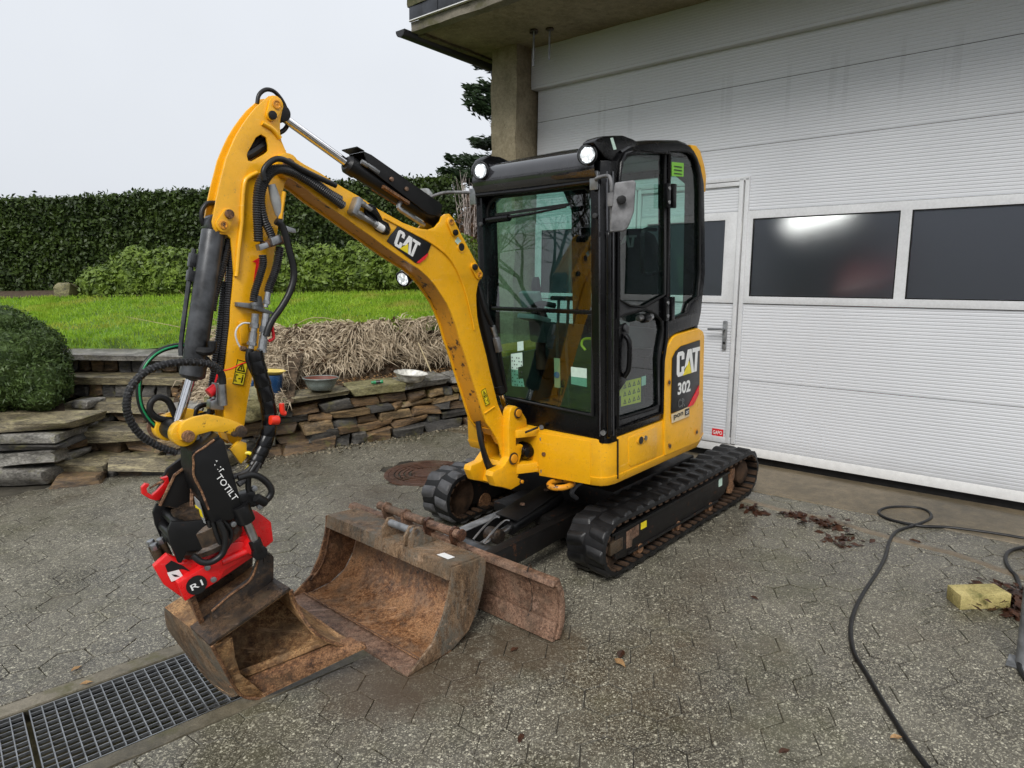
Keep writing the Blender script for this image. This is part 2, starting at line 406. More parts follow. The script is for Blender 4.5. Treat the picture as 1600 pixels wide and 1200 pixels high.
def mat_concrete(name, c1, c2, c3, rough=.8, sc_=1.0, moss=None):
    b = NB(name); a = b.noise(2.2 * sc_, 6, .65); f = b.noise(26 * sc_, 5, .7); s = b.noise(190, 3, .7)
    c = b.ramp(b.math('ADD', b.math('MULTIPLY', a, .6), b.math('MULTIPLY', f, .4)), [(.36, c1), (.5, c2), (.66, c3)])
    c = b.mix(.5, c, b.ramp(s, [(.3, .12), (.7, .62)]), 'OVERLAY')
    if moss: c = b.mix(b.rng(b.noise(4, 6, .7), .52, .62, 0, .85), c, moss)
    pits = b.rng(b.noise(75, 2, .5), .66, .74, 0, 1); c = b.mix(b.math('MULTIPLY', pits, .6), c, (.03, .025, .02))
    b.bump(b.noise(60, 4, .75), .5, .005)
    MT[name] = b.set(base=c, rough=rough)
def mat_stone(name, cols, streak=6, seedrot=0):
    b = NB(name); o = b.objc()
    oi = b.n("ObjectInfo"); rnd = oi.outputs['Random']
    v = b.mapping(1, 1, streak, (.25, .1, seedrot))
    a = b.noise(5, 6, .68, v, .6); f = b.noise(45, 5, .7, v)
    c = b.ramp(b.math('ADD', b.math('MULTIPLY', a, .55), b.math('MULTIPLY', f, .45)), [(.40, cols[0]), (.5, cols[1]), (.61, cols[2])])
    c = b.mix(b.rng(rnd, 0, 1, 0, .75), c, b.mix(1, c, cols[3], 'MULTIPLY'))
    c = b.mix(b.math('MULTIPLY', b.rng(b.noise(7, 6, .7), .56, .66, 0, 1), .6), c, (.14, .13, .035))
    b.bump(b.noise(14, 5, .75, v), .7, .012)
    MT[name] = b.set(base=c, rough=b.rng(f, .3, .7, .42, .75))
mat_paving(); simple('joint_sand', (.062, .055, .041), .75, 0, .5, 5, .3, .4, 200)
mat_concrete('concrete', (.16, .130, .078), (.28, .235, .15), (.42, .36, .245))
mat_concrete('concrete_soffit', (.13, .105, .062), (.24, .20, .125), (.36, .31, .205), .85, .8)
mat_concrete('concrete_apron', (.075, .062, .040), (.15, .120, .075), (.26, .205, .13), .5, .7)
mat_concrete('concrete_edge', (.09, .080, .057), (.165, .145, .105), (.25, .22, .165), .55, 1.2, (.08, .075, .026))
mat_concrete('concrete_moss', (.05, .05, .025), (.13, .115, .06), (.24, .2, .11), .85, 1.5, (.05, .055, .015))
mat_concrete('concrete_wet', (.060, .052, .034), (.115, .100, .068), (.19, .165, .115), .42, 1.2, (.07, .065, .022))
mat_concrete('silt', (.11, .085, .055), (.19, .15, .10), (.30, .25, .18), .5, 1.4)
mat_stone('stone_wall', [(.040, .029, .020), (.15, .095, .050), (.32, .195, .085), (.38, .42, .50)])
mat_stone('stone_slab', [(.045, .038, .026), (.155, .130, .080), (.40, .345, .20), (.70, .70, .66)], 7)
mat_stone('stone_grey', [(.060, .056, .049), (.18, .170, .150), (.37, .355, .315), (.8, .8, .8)], 2)
mat_stone('stone_moss', [(.06, .055, .025), (.19, .17, .08), (.34, .31, .17), (.8, .8, .7)], 2)
mat_stone('stone_dark', [(.022, .021, .020), (.070, .066, .060), (.15, .14, .12), (.6, .6, .62)], 4)
mat_stone('stone_tan', [(.060, .045, .028), (.20, .14, .075), (.40, .28, .14), (.7, .66, .6)], 4)
def mat_alu():
    b = NB('door_alu'); f = b.noise(.8, 2); s = b.noise(70, 2)
    c = b.mix(b.rng(f, .3, .7, 0, 1), (.59, .605, .63), (.66, .675, .70)); c = b.mix(.06, c, b.ramp(s, [(.3, .3), (.7, .7)]))
    o = b.objc(); sp = b.n("SeparateXYZ"); b.l(o, sp.inputs[0])      # a few grime runs under the lintel
    run = b.math('MULTIPLY', b.rng(b.noise(9, 1, .5, b.mapping(1.6, .0, .02, None, o)), .64, .67, 0, 1), b.math('MULTIPLY', b.rng(sp.outputs[2], 2.55, 2.85, 0, 1), b.rng(sp.outputs[2], 3.0, 3.15, 1, 0)))
    c = b.mix(b.math('MULTIPLY', run, .10), c, (.16, .16, .155))
    c = b.mix(b.rng(b.math('ADD', sp.outputs[2], b.math('MULTIPLY', b.noise(6, 3, .7), .10)), .10, .26, .28, 0), c, (.20, .19, .165))   # splash dirt along the foot
    MT['door_alu'] = b.set(base=c, rough=.36, metal=.0, spec=.5)
mat_alu()
simple('door_white', (.66, .67, .68), .4, 0, .05, 6)
simple('slate', (.030, .033, .042), .45, 0, .4, 5, .5, .3, 40)
simple('gutter_black', (.018, .018, .019), .4, 0, .3, 10)
simple('soil', (.050, .034, .021), .9, 0, .55, 5, .2, .8, 30)
simple('soil_litter', (.085, .060, .038), .9, 0, .6, 22, .2, .9, 40)
simple('lawn_ground', (.10, .19, .016), .9, 0, .4, 4)
def leafmat(name, dark, light, scale=7, rough=.5, trans=.25):
    b = NB(name); n = b.noise(scale, 4, .6); g = b.n("ObjectInfo")
    n2 = b.noise(scale * 14, 2)
    c = b.mix(b.rng(b.math('ADD', b.math('MULTIPLY', n, .55), b.math('MULTIPLY', n2, .45)), .36, .64, 0, 1), dark, light)
    b.set(base=c, rough=rough, spec=.35)
    t = b.n("BsdfTranslucent"); b.l(c, t.inputs[0]); x = b.n("MixShader"); x.inputs[0].default_value = trans
    b.l(b.b.outputs[0], x.inputs[1]); b.l(t.outputs[0], x.inputs[2]); b.l(x.outputs[0], b.o.inputs[0]); MT[name] = b.m
leafmat('leaf_hedge', (.009, .021, .004), (.060, .096, .015), 3.5, .5, .1)
leafmat('leaf_shrub', (.018, .042, .006), (.21, .30, .042), 7, .5, .12)
leafmat('leaf_yew', (.014, .032, .008), (.10, .16, .036), 8, .5, .12)
leafmat('needle', (.010, .022, .010), (.040, .070, .026), 4)
leafmat('leaf_beech', (.040, .022, .010), (.12, .062, .030), 5)
leafmat('grass', (.17, .33, .016), (.40, .58, .05), 2.2, .5, .35)
def grass_patches():
    m = MT['grass']; t = m.node_tree; b = NB.__new__(NB); b.m = m; b.t = t; b.pos = b.n("NewGeometry").outputs['Position']
    pr_ = next(n for n in t.nodes if n.type == 'BSDF_PRINCIPLED'); tl = next(n for n in t.nodes if n.type == 'BSDF_TRANSLUCENT'); src = pr_.inputs['Base Color'].links[0].from_socket
    c = b.mix(b.rng(b.noise(1.9, 4, .7), .52, .68, 0, .75), src, (.46, .42, .085)); c = b.mix(b.rng(b.noise(40, 2), .5, .7, 0, .35), c, (.10, .17, .02)); b.l(c, pr_.inputs['Base Color']); b.l(c, tl.inputs[0])
grass_patches()
leafmat('thatch', (.21, .155, .10), (.78, .66, .48), 18, .7, .2)
leafmat('dry_stem', (.42, .33, .18), (.62, .52, .32), 9, .6, .2)
leafmat('dead_leaf', (.018, .008, .0055), (.085, .036, .019), 30, .35, .1)
leafmat('dead_leaf_tan', (.22, .12, .05), (.48, .30, .14), 30, .5, .15)
simple('gravel', (.22, .19, .13), .7, 0, .6, 40)
simple('bark_pale', (.42, .36, .33), .7, 0, .3, 20)
simple('bark', (.050, .042, .034), .85, 0, .4, 14, .3, .6, 40)

rs = np.random.RandomState(3)
def quads_mesh(name, P, A, B, mat):
    """many small leaf faces: centre P, half-axes A and B (n x 3 arrays); folded slightly along A"""
    n = len(P); N = np.cross(A, B); N /= np.maximum(np.linalg.norm(N, axis=1, keepdims=True), 1e-9)
    ln = np.linalg.norm(B, axis=1, keepdims=True)
    v = np.stack([P - A, P - B + N * ln * .25, P + A, P + B + N * ln * .25], 1).reshape(-1, 3)
    me = bpy.data.meshes.new(name); me.vertices.add(4 * n); me.vertices.foreach_set('co', v.ravel())
    me.loops.add(4 * n); me.loops.foreach_set('vertex_index', np.arange(4 * n, dtype=np.int32))
    me.polygons.add(n); me.polygons.foreach_set('loop_start', np.arange(0, 4 * n, 4, dtype=np.int32)); me.polygons.foreach_set('loop_total', np.full(n, 4, np.int32))
    me.update(); me.materials.append(MT[mat]); me.validate(); return me
def blades_mesh(name, base, tip, width, mat, sag=None, side=None):
    """grass blades: two quads each from base to tip, narrowing; sag moves the middle"""
    n = len(base); mid = (base + tip) / 2 + (sag if sag is not None else 0)
    if side is None:
        side = rs.normal(size=(n, 3)); side -= (side * (tip - base)).sum(1, keepdims=True) * (tip - base) / np.maximum(((tip - base) ** 2).sum(1, keepdims=True), 1e-9)
        side /= np.linalg.norm(side, axis=1, keepdims=True)
    s = side * width
    v = np.stack([base - s, base + s, mid - s * .8, mid + s * .8, tip], 1).reshape(-1, 3)
    me = bpy.data.meshes.new(name); me.vertices.add(5 * n); me.vertices.foreach_set('co', v.ravel())
    o = np.arange(n) * 5
    f1 = np.stack([o, o + 1, o + 3, o + 2], 1); f2 = np.stack([o + 2, o + 3, o + 4], 1)
    idx = np.concatenate([f1.ravel(), f2.ravel()]).astype(np.int32)
    me.loops.add(len(idx)); me.loops.foreach_set('vertex_index', idx)
    st = np.concatenate([np.arange(0, 4 * n, 4), 4 * n + np.arange(0, 3 * n, 3)]).astype(np.int32); tt = np.concatenate([np.full(n, 4), np.full(n, 3)]).astype(np.int32)
    me.polygons.add(2 * n); me.polygons.foreach_set('loop_start', st); me.polygons.foreach_set('loop_total', tt)
    me.update(); me.materials.append(MT[mat]); me.validate(); return me
def addmesh(name, me, parent=None, frame=WF, **k):
    o = bpy.data.objects.new(name, me); link(o, parent)
    if parent is None: o.matrix_world = frame; ORG[o.name] = V((0, 0, 0))
    return tag(o, **k)
def rvec(n): 
    a = rs.normal(size=(n, 3)); return a / np.linalg.norm(a, axis=1, keepdims=True)
def leaf_axes(n, size, nrm=None, spread=1.0, asp=.55):
    d = rvec(n)
    if nrm is not None: d = d * spread + nrm; d /= np.linalg.norm(d, axis=1, keepdims=True)
    a = np.cross(d, rvec(n)); a /= np.linalg.norm(a, axis=1, keepdims=True); b = np.cross(d, a)
    s = size * rs.uniform(.45, 1.5, (n, 1)); return a * s, b * s * asp

# ---- yard: drain frame (slightly turned), sheet with the drain hole, pavers
GC = V((1.062, 2.512, 0)); G1 = V((-.9925, .1222, 0)); G2 = V((.1222, .9925, 0)); GWID = .505
def gpt(a, b, z=0): return GC + G1 * a + G2 * b + V((0, 0, z))
hole = [gpt(-.004, 0), gpt(2.6, 0), gpt(2.6, GWID), gpt(-.004, GWID)]
yard = Geo().plate([(-9, -9, -.006), (4.78, -9, -.006), (4.78, 8.2, -.006), (-9, 8.2, -.006)], (0, 0, -.05), [[p + V((0, 0, -.006)) for p in hole]])
yard_o = struct('yard', yard, 'joint_sand')
struct('terrain', Geo().add([(-300, -300, -1.6), (300, -300, -1.6), (300, 300, -1.6), (-300, 300, -1.6)], [(0, 1, 2, 3)]), 'soil', WF)
g = Geo()   # drain channel walls and floor
ch = .34
for a, b, c, d in (((-.004, -.0), (2.6, -.0), 0, 0), ((-.004, GWID), (2.6, GWID), 0, 0), ((-.004, 0), (-.004, GWID), 0, 0), ((2.6, 0), (2.6, GWID), 0, 0)):
    g.add([gpt(*a, -.004), gpt(*b, -.004), gpt(*b, -ch), gpt(*a, -ch)], [(0, 1, 2, 3)])
g.add([gpt(-.004, 0, -ch), gpt(2.6, 0, -ch), gpt(2.6, GWID, -ch), gpt(-.004, GWID, -ch)], [(0, 1, 2, 3)])
struct('drain_channel', g, 'concrete_moss')
WB = [V((x, y, 0)) for x, y in ((-1.5, 6.6), (.3, 6.42), (1.0, 6.31), (1.33, 6.265), (1.634, 6.24), (2.19, 5.97), (2.76, 5.724), (3.16, 5.54), (3.62, 5.396), (4.12, 5.245), (4.71, 5.095), (5.4, 4.88))]
def wally(x):
    for a, b in zip(WB, WB[1:]):
        if a.x <= x <= b.x: return a.y + (b.y - a.y) * (x - a.x) / (b.x - a.x)
    return 7
APX = lambda y: 4.60 + .045 * (1.9 - y)            # where the apron begins
MH = V((3.43, 4.19, 0))
S_ = .105; rowh = S_ * 1.5; colw = S_ * math.sqrt(3); ang = radians(4)
def hexloop(var, inset=0.0, z=0.0):
    r = random.Random(var); out = []
    for k in range(6):
        t = radians(60 * k + 30); rr = (S_ - .0006) * (1 + r.uniform(-.030, .010)) - inset; dt = r.uniform(-.025, .025)
        out.append(V((cos(t + dt) * rr, sin(t + dt) * rr, z)))
    return out
def paver_geo(var):
    g = Geo(); a = hexloop(var, 0, -.012); b = hexloop(var, 0, -.0014); c = hexloop(var, .0025, 0)
    g.strip([a + [], b, c], closed=True); k = len(g.v) - 6; g.f.append(tuple(range(k, k + 6))); return g
PV = [paver_geo(i) for i in range(20)]
PVM = [tomesh('paver', p, 'paving', V((0, 0, 0)), 0, 30) for p in PV]
EDG0, EDG1 = -.085, GWID + .095
def clip_half(poly, o, n):
    """keep the part of a polygon behind a line (n points to the removed side)"""
    out = []
    for p, q in zip(poly, poly[1:] + poly[:1]):
        a, b = (p - o).dot(n), (q - o).dot(n)
        if a <= 0: out.append(p)
        if a * b < 0: out.append(p.lerp(q, a / (a - b)))
    return out
cutp = []
cand = []
Ginv = GF.inverted(); camg = Ginv @ CAMPOS
VM = cam.matrix_world.inverted()
for i in range(-60, 60):
    for j in range(-70, 70):
        x0 = 2 + colw * (i + (.5 if j % 2 else 0)); y0 = 2.5 + rowh * j
        x = 2 + (x0 - 2) * cos(ang) - (y0 - 2.5) * sin(ang); y = 2.5 + (x0 - 2) * sin(ang) + (y0 - 2.5) * cos(ang)
        if not (-3.2 < x < 5.3 and -3 < y < 6.6): continue
        if y > wally(x) + .02 or x > APX(y) + .1: continue
        d = V((x, y, 0)) - GC; a, b = d.dot(G1), d.dot(G2)
        planes = []
        if x > APX(y) - .12: planes.append((V((APX(y) + .004, y, 0)), V((1, -.045, 0))))
        if -.42 < a < 2.9 and -.24 < b < GWID + .25:
            if b < GWID / 2: planes.append((gpt(0, EDG0 - .004), -G2 * -1))
            else: planes.append((gpt(0, EDG1 + .004), G2 * -1))
        if planes:
            pl = [V((x, y, 0)) + Matrix.Rotation(ang, 3, 'Z') @ q for q in hexloop(random.randrange(20))]
            for o_, n_ in planes: pl = clip_half(pl, o_, n_)
            if len(pl) > 2 and (VM @ (GF @ V((x, y, 0)))).z < 0: cutp.append(pl)
            continue
        if (V((x, y, 0)) - MH).length < .345: continue
        p = VM @ (GF @ V((x, y, 0))); vis = p.z < -.2 and abs(p.x / -p.z) < .78 and abs(p.y / -p.z) < .6
        cand.append((not vis, (V((x, y, 0)) - camg).length, x, y))
cand.sort()
rest = Geo()
for k, (nv, dd, x, y) in enumerate(cand):
    rz = ang + radians(60) * random.randrange(6); v = random.randrange(20)
    M_ = Matrix.Translation((x, y, random.uniform(-.0012, .0008))) @ Euler((random.uniform(-.009, .009), random.uniform(-.009, .009), rz)).to_matrix().to_4x4()
    if k < 300:
        o = bpy.data.objects.new('paver', PVM[v]); link(o, yard_o); o.matrix_local = M_
    else:
        rest.add([M_ @ p for p in PV[v].v], PV[v].f)
for pl in cutp:
    if sum((b - a).length for a, b in zip(pl, pl[1:] + pl[:1])) < .08: continue
    c = sum(pl, V((0, 0, 0))) / len(pl); z = random.uniform(-.0010, .0006); n0 = len(pl)
    rest.strip([[p + V((0, 0, -.012)) for p in pl], [p + V((0, 0, z - .002)) for p in pl], [p + (c - p).normalized() * .0035 + V((0, 0, z)) for p in pl]], True); k = len(rest.v) - n0; rest.f.append(tuple(range(k, k + n0)))
o = part('paver_field', rest, 'paving', yard_o, 0, 30, merge=False); o['kind'] = 'stuff'
# concrete edging beside the grating, apron by the door, silt in the gutter line
def rag(pts, amp=.012, n=10, seed=0):
    r = random.Random(seed); out = []
    for a, b in zip(pts, pts[1:] + pts[:1]):
        for k in range(n): out.append(V(a).lerp(V(b), k / n) + V((r.uniform(-amp, amp), r.uniform(-amp, amp), 0)))
    return out
for k, (b0, b1) in enumerate(((EDG0, -.006), (GWID + .006, EDG1))):
    g = Geo(); n = 40
    top = []
    for i in range(n + 1):
        a = -.10 + 2.75 * i / n - .42 * (i == 0)
        e0 = b0 + (random.uniform(-.004, .004) if k == 0 else 0); e1 = b1 + (random.uniform(-.004, .004) if k == 1 else 0)
        top.append([gpt(a, e0, -.02), gpt(a, e0 + .004, .001), gpt(a, e1 - .003, .001), gpt(a, e1, -.06)])
    g.strip(top); struct('drain_edging', g, ('concrete_wet', 'concrete_edge')[k], GF, 0, 40)
g = Geo(); rows = []
for i in range(61):
    y = -9 + 17.2 * i / 60; e = APX(max(-3, min(6, y))) + random.uniform(-.012, .012)
    rows.append([(e, y, -.012), (e + .012, y, .004), (5.12, y, .006), (5.34, y, -.040), (5.50, y, -.052), (5.9, y, -.055)])
g.strip(rows); struct('garage_apron', g, 'concrete_apron', GF, 0, 40)
g = Geo(); rows = []
sl = catmull([(4.42, 2.5, 0), (4.40, 2.0, 0), (4.38, 1.81, 0), (4.37, 1.59, 0), (4.385, 1.36, 0), (4.33, 1.1, 0), (4.312, .97, 0), (4.283, .643, 0), (4.208, .40, 0), (4.15, 0, 0)], 6)
for i, p in enumerate(sl):
    wd = .045 + .03 * noise.noise(V((i * .35, 1, 0))); sh = .02 * noise.noise(V((i * .5, 9, 3)))
    rows.append([p + V((-wd + sh, 0, -.004)), p + V((-wd * .4 + sh, 0, .0035)), p + V((wd * .5 + sh, 0, .0035)), p + V((wd + sh, 0, -.004))])
g.strip(rows); o = struct('silt_streak', g, 'silt', GF, 0, 60); o['kind'] = 'stuff'; o['label'] = 'pale wet silt washed along the gutter line of the paving'; o['category'] = 'silt'

# ---- gratings
def grating(a0, a1, label):
    t = thing('drain_grating', label, 'grating', GF, gpt(a0, 0), 'steel gratings over the drain')
    h = .028; z0 = -.004
    M3 = Matrix((G1, G2, V((0, 0, 1)))).transposed()
    for b in (.006, GWID - .006): part('frame_bar', Geo().box(gpt((a0 + a1) / 2, b, z0 - h / 2), (a1 - a0 - .006, .005, h), M3), 'galv', t)
    n = max(3, int((a1 - a0) / .040))
    base = tomesh('bearing_bar', Geo().box((0, 0, 0), (.0042, GWID - .02, h), M3), 'galv')
    for i in range(n + 1):
        o = bpy.data.objects.new('bearing_bar', base); link(o, t); o.location = gpt(a0 + .005 + (a1 - a0 - .01) * i / n, GWID / 2, z0 - h / 2) - ORG[t.name]
    cb = tomesh('cross_bar', Geo().box((0, 0, 0), (a1 - a0 - .012, .0032, .012), M3), 'galv')
    for i in range(1, 14):
        o = bpy.data.objects.new('cross_bar', cb); link(o, t); o.location = gpt((a0 + a1) / 2, GWID * i / 14, z0 - .0062) - ORG[t.name]
grating(.0, .668, 'galvanised steel drain grating under the edge of the rusty digging bucket')
grating(.680, 1.35, 'galvanised steel drain grating cut off by the left edge of the photo')

# ---- manhole cover
t = thing('manhole_cover', 'round rusty cast iron manhole cover with curved slots near the left track', 'manhole cover', GF, MH)
part('frame', Geo().lathe(MH, (0, 0, 1), [(.335, -.02), (.335, .003), (.318, .004), (.300, .002), (.298, -.01)], 48), 'cast_iron', t)
part('cover_plate', Geo().lathe(MH, (0, 0, 1), [(.297, -.012), (.297, .0015), (.255, .0015), (.254, -.014), (0.001, -.014)], 48), 'cast_iron', t)
for k, r in enumerate((.232, .192, .152)):
    for q in range(4):
        a0 = radians(90 * q + 6); rows = []
        for i in range(13):
            a = a0 + radians(78) * i / 12; c = V((cos(a), sin(a), 0))
            rows.append([MH + c * (r - .0135) + V((0, 0, -.013)), MH + c * (r - .012) + V((0, 0, .0015)), MH + c * (r + .012) + V((0, 0, .0015)), MH + c * (r + .0135) + V((0, 0, -.013))])
        part('ring_rib', Geo().strip(rows), 'cast_iron', t)
part('centre_disc', Geo().lathe(MH, (0, 0, 1), [(.118, -.013), (.116, .002), (.06, .003), (.001, .003)], 40), 'cast_iron', t)
for q in range(4):
    c = V((cos(radians(90 * q)), sin(radians(90 * q)), 0)); R3 = Matrix.Rotation(radians(90 * q), 3, 'Z')
    part('spoke', Geo().box(MH + c * .185 + V((0, 0, -.006)), (.14, .022, .015), R3), 'cast_iron', t)

# ================================================================== garage
gar = thing('garage', 'garage with a wide grey sectional door under a concrete canopy', 'garage', BF)
def ribbed(s0, s1, h0, h1, y=0.0, pitch=.0235):
    n = max(1, round((h1 - h0) / pitch)); p = (h1 - h0) / n; prof = []
    for i in range(n):
        b = h0 + p * i; prof += [(y + .0024, b), (y + .0024, b + p * .16), (y, b + p * .30), (y, b + p * .88)]
    prof += [(y + .0024, h1)]
    g = Geo(); g.strip([[(s0, d, h) for d, h in prof], [(s1, d, h) for d, h in prof]])
    return g
W0, W1 = -1.45, -.475          # walk door
D0, D1 = -2.61, 2.75
door = part('sectional_door', Geo().box(((D0 + D1) / 2, .06, -.012), (D1 - D0, .03, .07)), 'rubber', gar, 0, 0)
SEC = [(.098, .647), (.651, 1.272), (2.012, 2.508), (2.512, 2.982), (2.986, 3.30)]
for k, (a, b) in enumerate(SEC):
    for s0, s1 in (((D0, W0 - .03), (W1 + .032, D1)) if k < 2 else ((D0, D1),) if k > 2 else ((D0, W0 - .03), (W1 + .032, D1))):
        part('door_section', ribbed(s0, s1, a, b), 'door_alu', door, 0, 25)
part('door_section', ribbed(W0 - .03, W1 + .032, 2.275, 2.508), 'door_alu', door, 0, 25)
def frame_rect(s0, s1, h0, h1, cuts, y0=-.012, y1=.02):
    """window band: a plate with pane openings"""
    ho = [[(a, y0, c), (b, y0, c), (b, y0, d), (a, y0, d)] for a, b, c, d in cuts]
    return Geo().plate([(s0, y0, h0), (s1, y0, h0), (s1, y0, h1), (s0, y0, h1)], (0, y1 - y0, 0), ho)
PH0, PH1 = 1.332, 1.945
pr = [(-.392, .655), (.727, 1.772), (1.845, 2.69)]
part('window_band', frame_rect(W1 + .032, D1, 1.276, 2.008, [(a, b, PH0, PH1) for a, b in pr]), 'door_white', door, .002, 30)
part('window_band', frame_rect(D0, W0 - .03, 1.276, 2.008, [(-2.53, W0 - .11, PH0, PH1)]), 'door_white', door, .002, 30)
for a, b in pr + [(-2.53, W0 - .11)]:
    part('window_pane', Geo().box(((a + b) / 2, .006, (PH0 + PH1) / 2), (b - a + .01, .006, PH1 - PH0 + .01)), 'frosted', door)
    g = Geo()
    for q in ((a + .004, PH0, .008, PH1 - PH0), (b - .004, PH0, .008, PH1 - PH0)): g.box((q[0], -.001, (PH0 + PH1) / 2), (q[2], .012, q[3]))
    for q in (PH0 + .004, PH1 - .004): g.box(((a + b) / 2, -.001, q), (b - a, .012, .008))
    part('pane_gasket', g, 'rubber', door)
part('bottom_strip', Geo().box(((D0 + D1) / 2, .004, .06), (D1 - D0, .022, .072)), 'white_paint', door, .003)
wd = part('walk_door', Geo().box(((W0 + W1) / 2, .04, 1.18), (W1 - W0, .02, 2.14)), 'door_white', gar)
part('door_section', ribbed(W0 + .045, W1 - .045, .15, .647), 'door_alu', wd, 0, 25)
part('door_section', ribbed(W0 + .045, W1 - .045, .651, 1.272), 'door_alu', wd, 0, 25)
part('door_section', ribbed(W0 + .045, W1 - .045, 2.012, 2.215), 'door_alu', wd, 0, 25)
part('window_band', frame_rect(W0 + .045, W1 - .045, 1.276, 2.008, [(W0 + .11, -.622, PH0, PH1)]), 'door_white', wd, .002, 30)
part('window_pane', Geo().box(((W0 + .11 - .622) / 2, .006, (PH0 + PH1) / 2), (-.622 - W0 - .10, .006, PH1 - PH0 + .01)), 'frosted', wd)
g = Geo()
for s in (W0, W1):
    for q in (-.024, .024): g.box((s + q, -.006, 1.185), (.034, .03, 2.16))
g.box(((W0 + W1) / 2, -.006, 2.262), (W1 - W0 + .08, .03, .03)); g.box(((W0 + W1) / 2, -.004, 2.226), (W1 - W0 - .02, .026, .034)); g.box(((W0 + W1) / 2, -.005, .126), (W1 - W0, .028, .05))
part('door_frame', g, 'door_white', wd, .003)
hp = part('handle_plate', Geo().box((-.572, -.017, 1.01), (.036, .012, .235)), 'galv_dull', wd, .004)
part('lever', Geo().tube(catmull([(-.572, -.02, 1.06), (-.572, -.06, 1.06), (-.59, -.068, 1.06), (-.70, -.068, 1.056)], 4), .0095, 10), 'galv', wd)
part('keyhole', Geo().cyl((-.572, -.024, .945), (-.572, -.0225, .945), .012, 14), 'black_decal', wd)
part('maker_label', Geo().box((-.592, -.008, .182), (.098, .004, .060)), 'red_decal', wd, .001)
part('label_print', text_geo('GAPO', (-.633, -.0105, .165), (1, 0, 0), (0, 0, 1), .082, .033, .0006, .02), 'white_decal', wd)
part('lintel_panel', ribbed(D0 - .03, D1, 3.305, 3.66, -.075, .0225).box(((D0 + D1) / 2, -.03, 3.292), (D1 - D0 + .05, .09, .022)), 'door_alu', gar, 0, 25)
part('track_cover', Geo().box((D0 + .012, .05, 1.65), (.03, .05, 3.4)), 'gutter_black', gar)
def rough_box(x0, x1, y0, y1, z0, z1, n=(4, 4, 24), amp=.012, freq=4, seed=0):
    g = Geo(); nx, ny, nz = n
    def face(o, a, b, na, nb):
        rows = []
        for i in range(na + 1):
            r = []
            for j in range(nb + 1):
                p = V(o) + V(a) * (i / na) + V(b) * (j / nb)
                q = V((noise.noise(p * freq + V((seed, 0, 0))), noise.noise(p * freq + V((7, seed, 0))), 0)) * amp + V((noise.noise(p * freq * 6), noise.noise(p * freq * 6 + V((3, 3, 3))), 0)) * amp * .35
                r.append(p + q)
            rows.append(r)
        g.strip(rows)
    X, Y_, Z_ = x1 - x0, y1 - y0, z1 - z0
    face((x0, y0, z0), (X, 0, 0), (0, 0, Z_), nx, nz); face((x1, y0, z0), (0, Y_, 0), (0, 0, Z_), ny, nz)
    face((x1, y1, z0), (-X, 0, 0), (0, 0, Z_), nx, nz); face((x0, y1, z0), (0, -Y_, 0), (0, 0, Z_), ny, nz)
    face((x0, y0, z1), (X, 0, 0), (0, Y_, 0), nx, ny); face((x0, y0, z0), (X, 0, 0), (0, Y_, 0), nx, ny)
    return g
part('pillar', rough_box(-2.965, -2.645, -.29, .25, -.35, 3.70, (8, 8, 70), .016, 5), 'concrete', gar, 0, 50)
part('side_wall', Geo().box((-2.86, 2.4, 1.6), (.2, 4.2, 4.1)), 'concrete', gar)
part('pillar', rough_box(2.75, 3.1, -.29, .25, -.35, 3.70, (4, 4, 20), .012, 5), 'concrete', gar, 0, 50)
part('back_wall', Geo().box((0, 4.6, 1.6), (6, .2, 4.1)), 'concrete', gar)
part('side_wall', Geo().box((3.0, 2.4, 1.6), (.2, 4.2, 4.1)), 'concrete', gar)
part('floor_slab', Geo().box((0, 2.3, -.12), (5.6, 4.5, .1)), 'floor_inside', gar)
# canopy
CS0, CS1, CY0 = -3.17, 3.7, -1.10
g = Geo(); rows = []
for i in range(41):
    s = CS0 + (CS1 - CS0) * i / 40; r = []
    for j in range(13):
        y = CY0 + (.10 - CY0) * j / 12
        r.append((s, y, 3.655 + .012 * noise.noise(V((s * 2.4, y * 2.4, 1))) + .006 * noise.noise(V((s * 9, y * 9, 4)))))
    rows.append(r)
g.strip(rows)
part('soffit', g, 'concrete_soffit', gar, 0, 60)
part('canopy_slab', Geo().box(((CS0 + CS1) / 2, (CY0 + 4.7) / 2 + .02, 3.80), (CS1 - CS0 - .03, 4.7 - CY0 - .05, .25)), 'concrete_moss', gar)
part('canopy_lip', rough_box(CS0 - .005, CS1, CY0 - .03, CY0 + .06, 3.64, 3.722, (90, 2, 3), .014, 7), 'concrete_edge', gar, 0, 50)
part('canopy_lip', rough_box(CS0 - .03, CS0 + .05, CY0 + .065, .3, 3.63, 3.722, (2, 30, 3), .012, 7), 'concrete_moss', gar, 0, 50)
part('canopy_cap', rough_box(CS0 - .04, CS1, CY0 - .05, CY0 + .12, 3.852, 3.93, (90, 2, 3), .014, 9), 'concrete_moss', gar, 0, 50)
s = CS0 - .02; r_ = random.Random(5); k = 0
while s < 2.2:
    wdt = r_.uniform(.13, .21)
    part('slate', Geo().box((s + wdt / 2, CY0 - .036 - .004 * (k % 2), 3.787 + r_.uniform(-.004, .004)), (wdt - .004, .012, .128)), 'slate', gar, .002); s += wdt; k += 1
part('drip_edge', Geo().box(((CS0 + 2.2) / 2, CY0 - .048, 3.726), (2.2 - CS0, .03, .008)), 'white_paint', gar)
gp_ = [(CS0 - .02, CY0 - .10, 3.60), (CS0 - .02, 1.2, 3.57)]
prof = [(cos(radians(a)) * 1.0, sin(radians(a)) * 1.0) for a in range(180, 361, 20)] + [(cos(radians(a)) * .9, sin(radians(a)) * .9) for a in range(360, 179, -20)]
g = Geo()
rows = [[(x - .055 + px * .06, y, z + .055 + pz * .06) for px, pz in prof] for x, y, z in gp_]
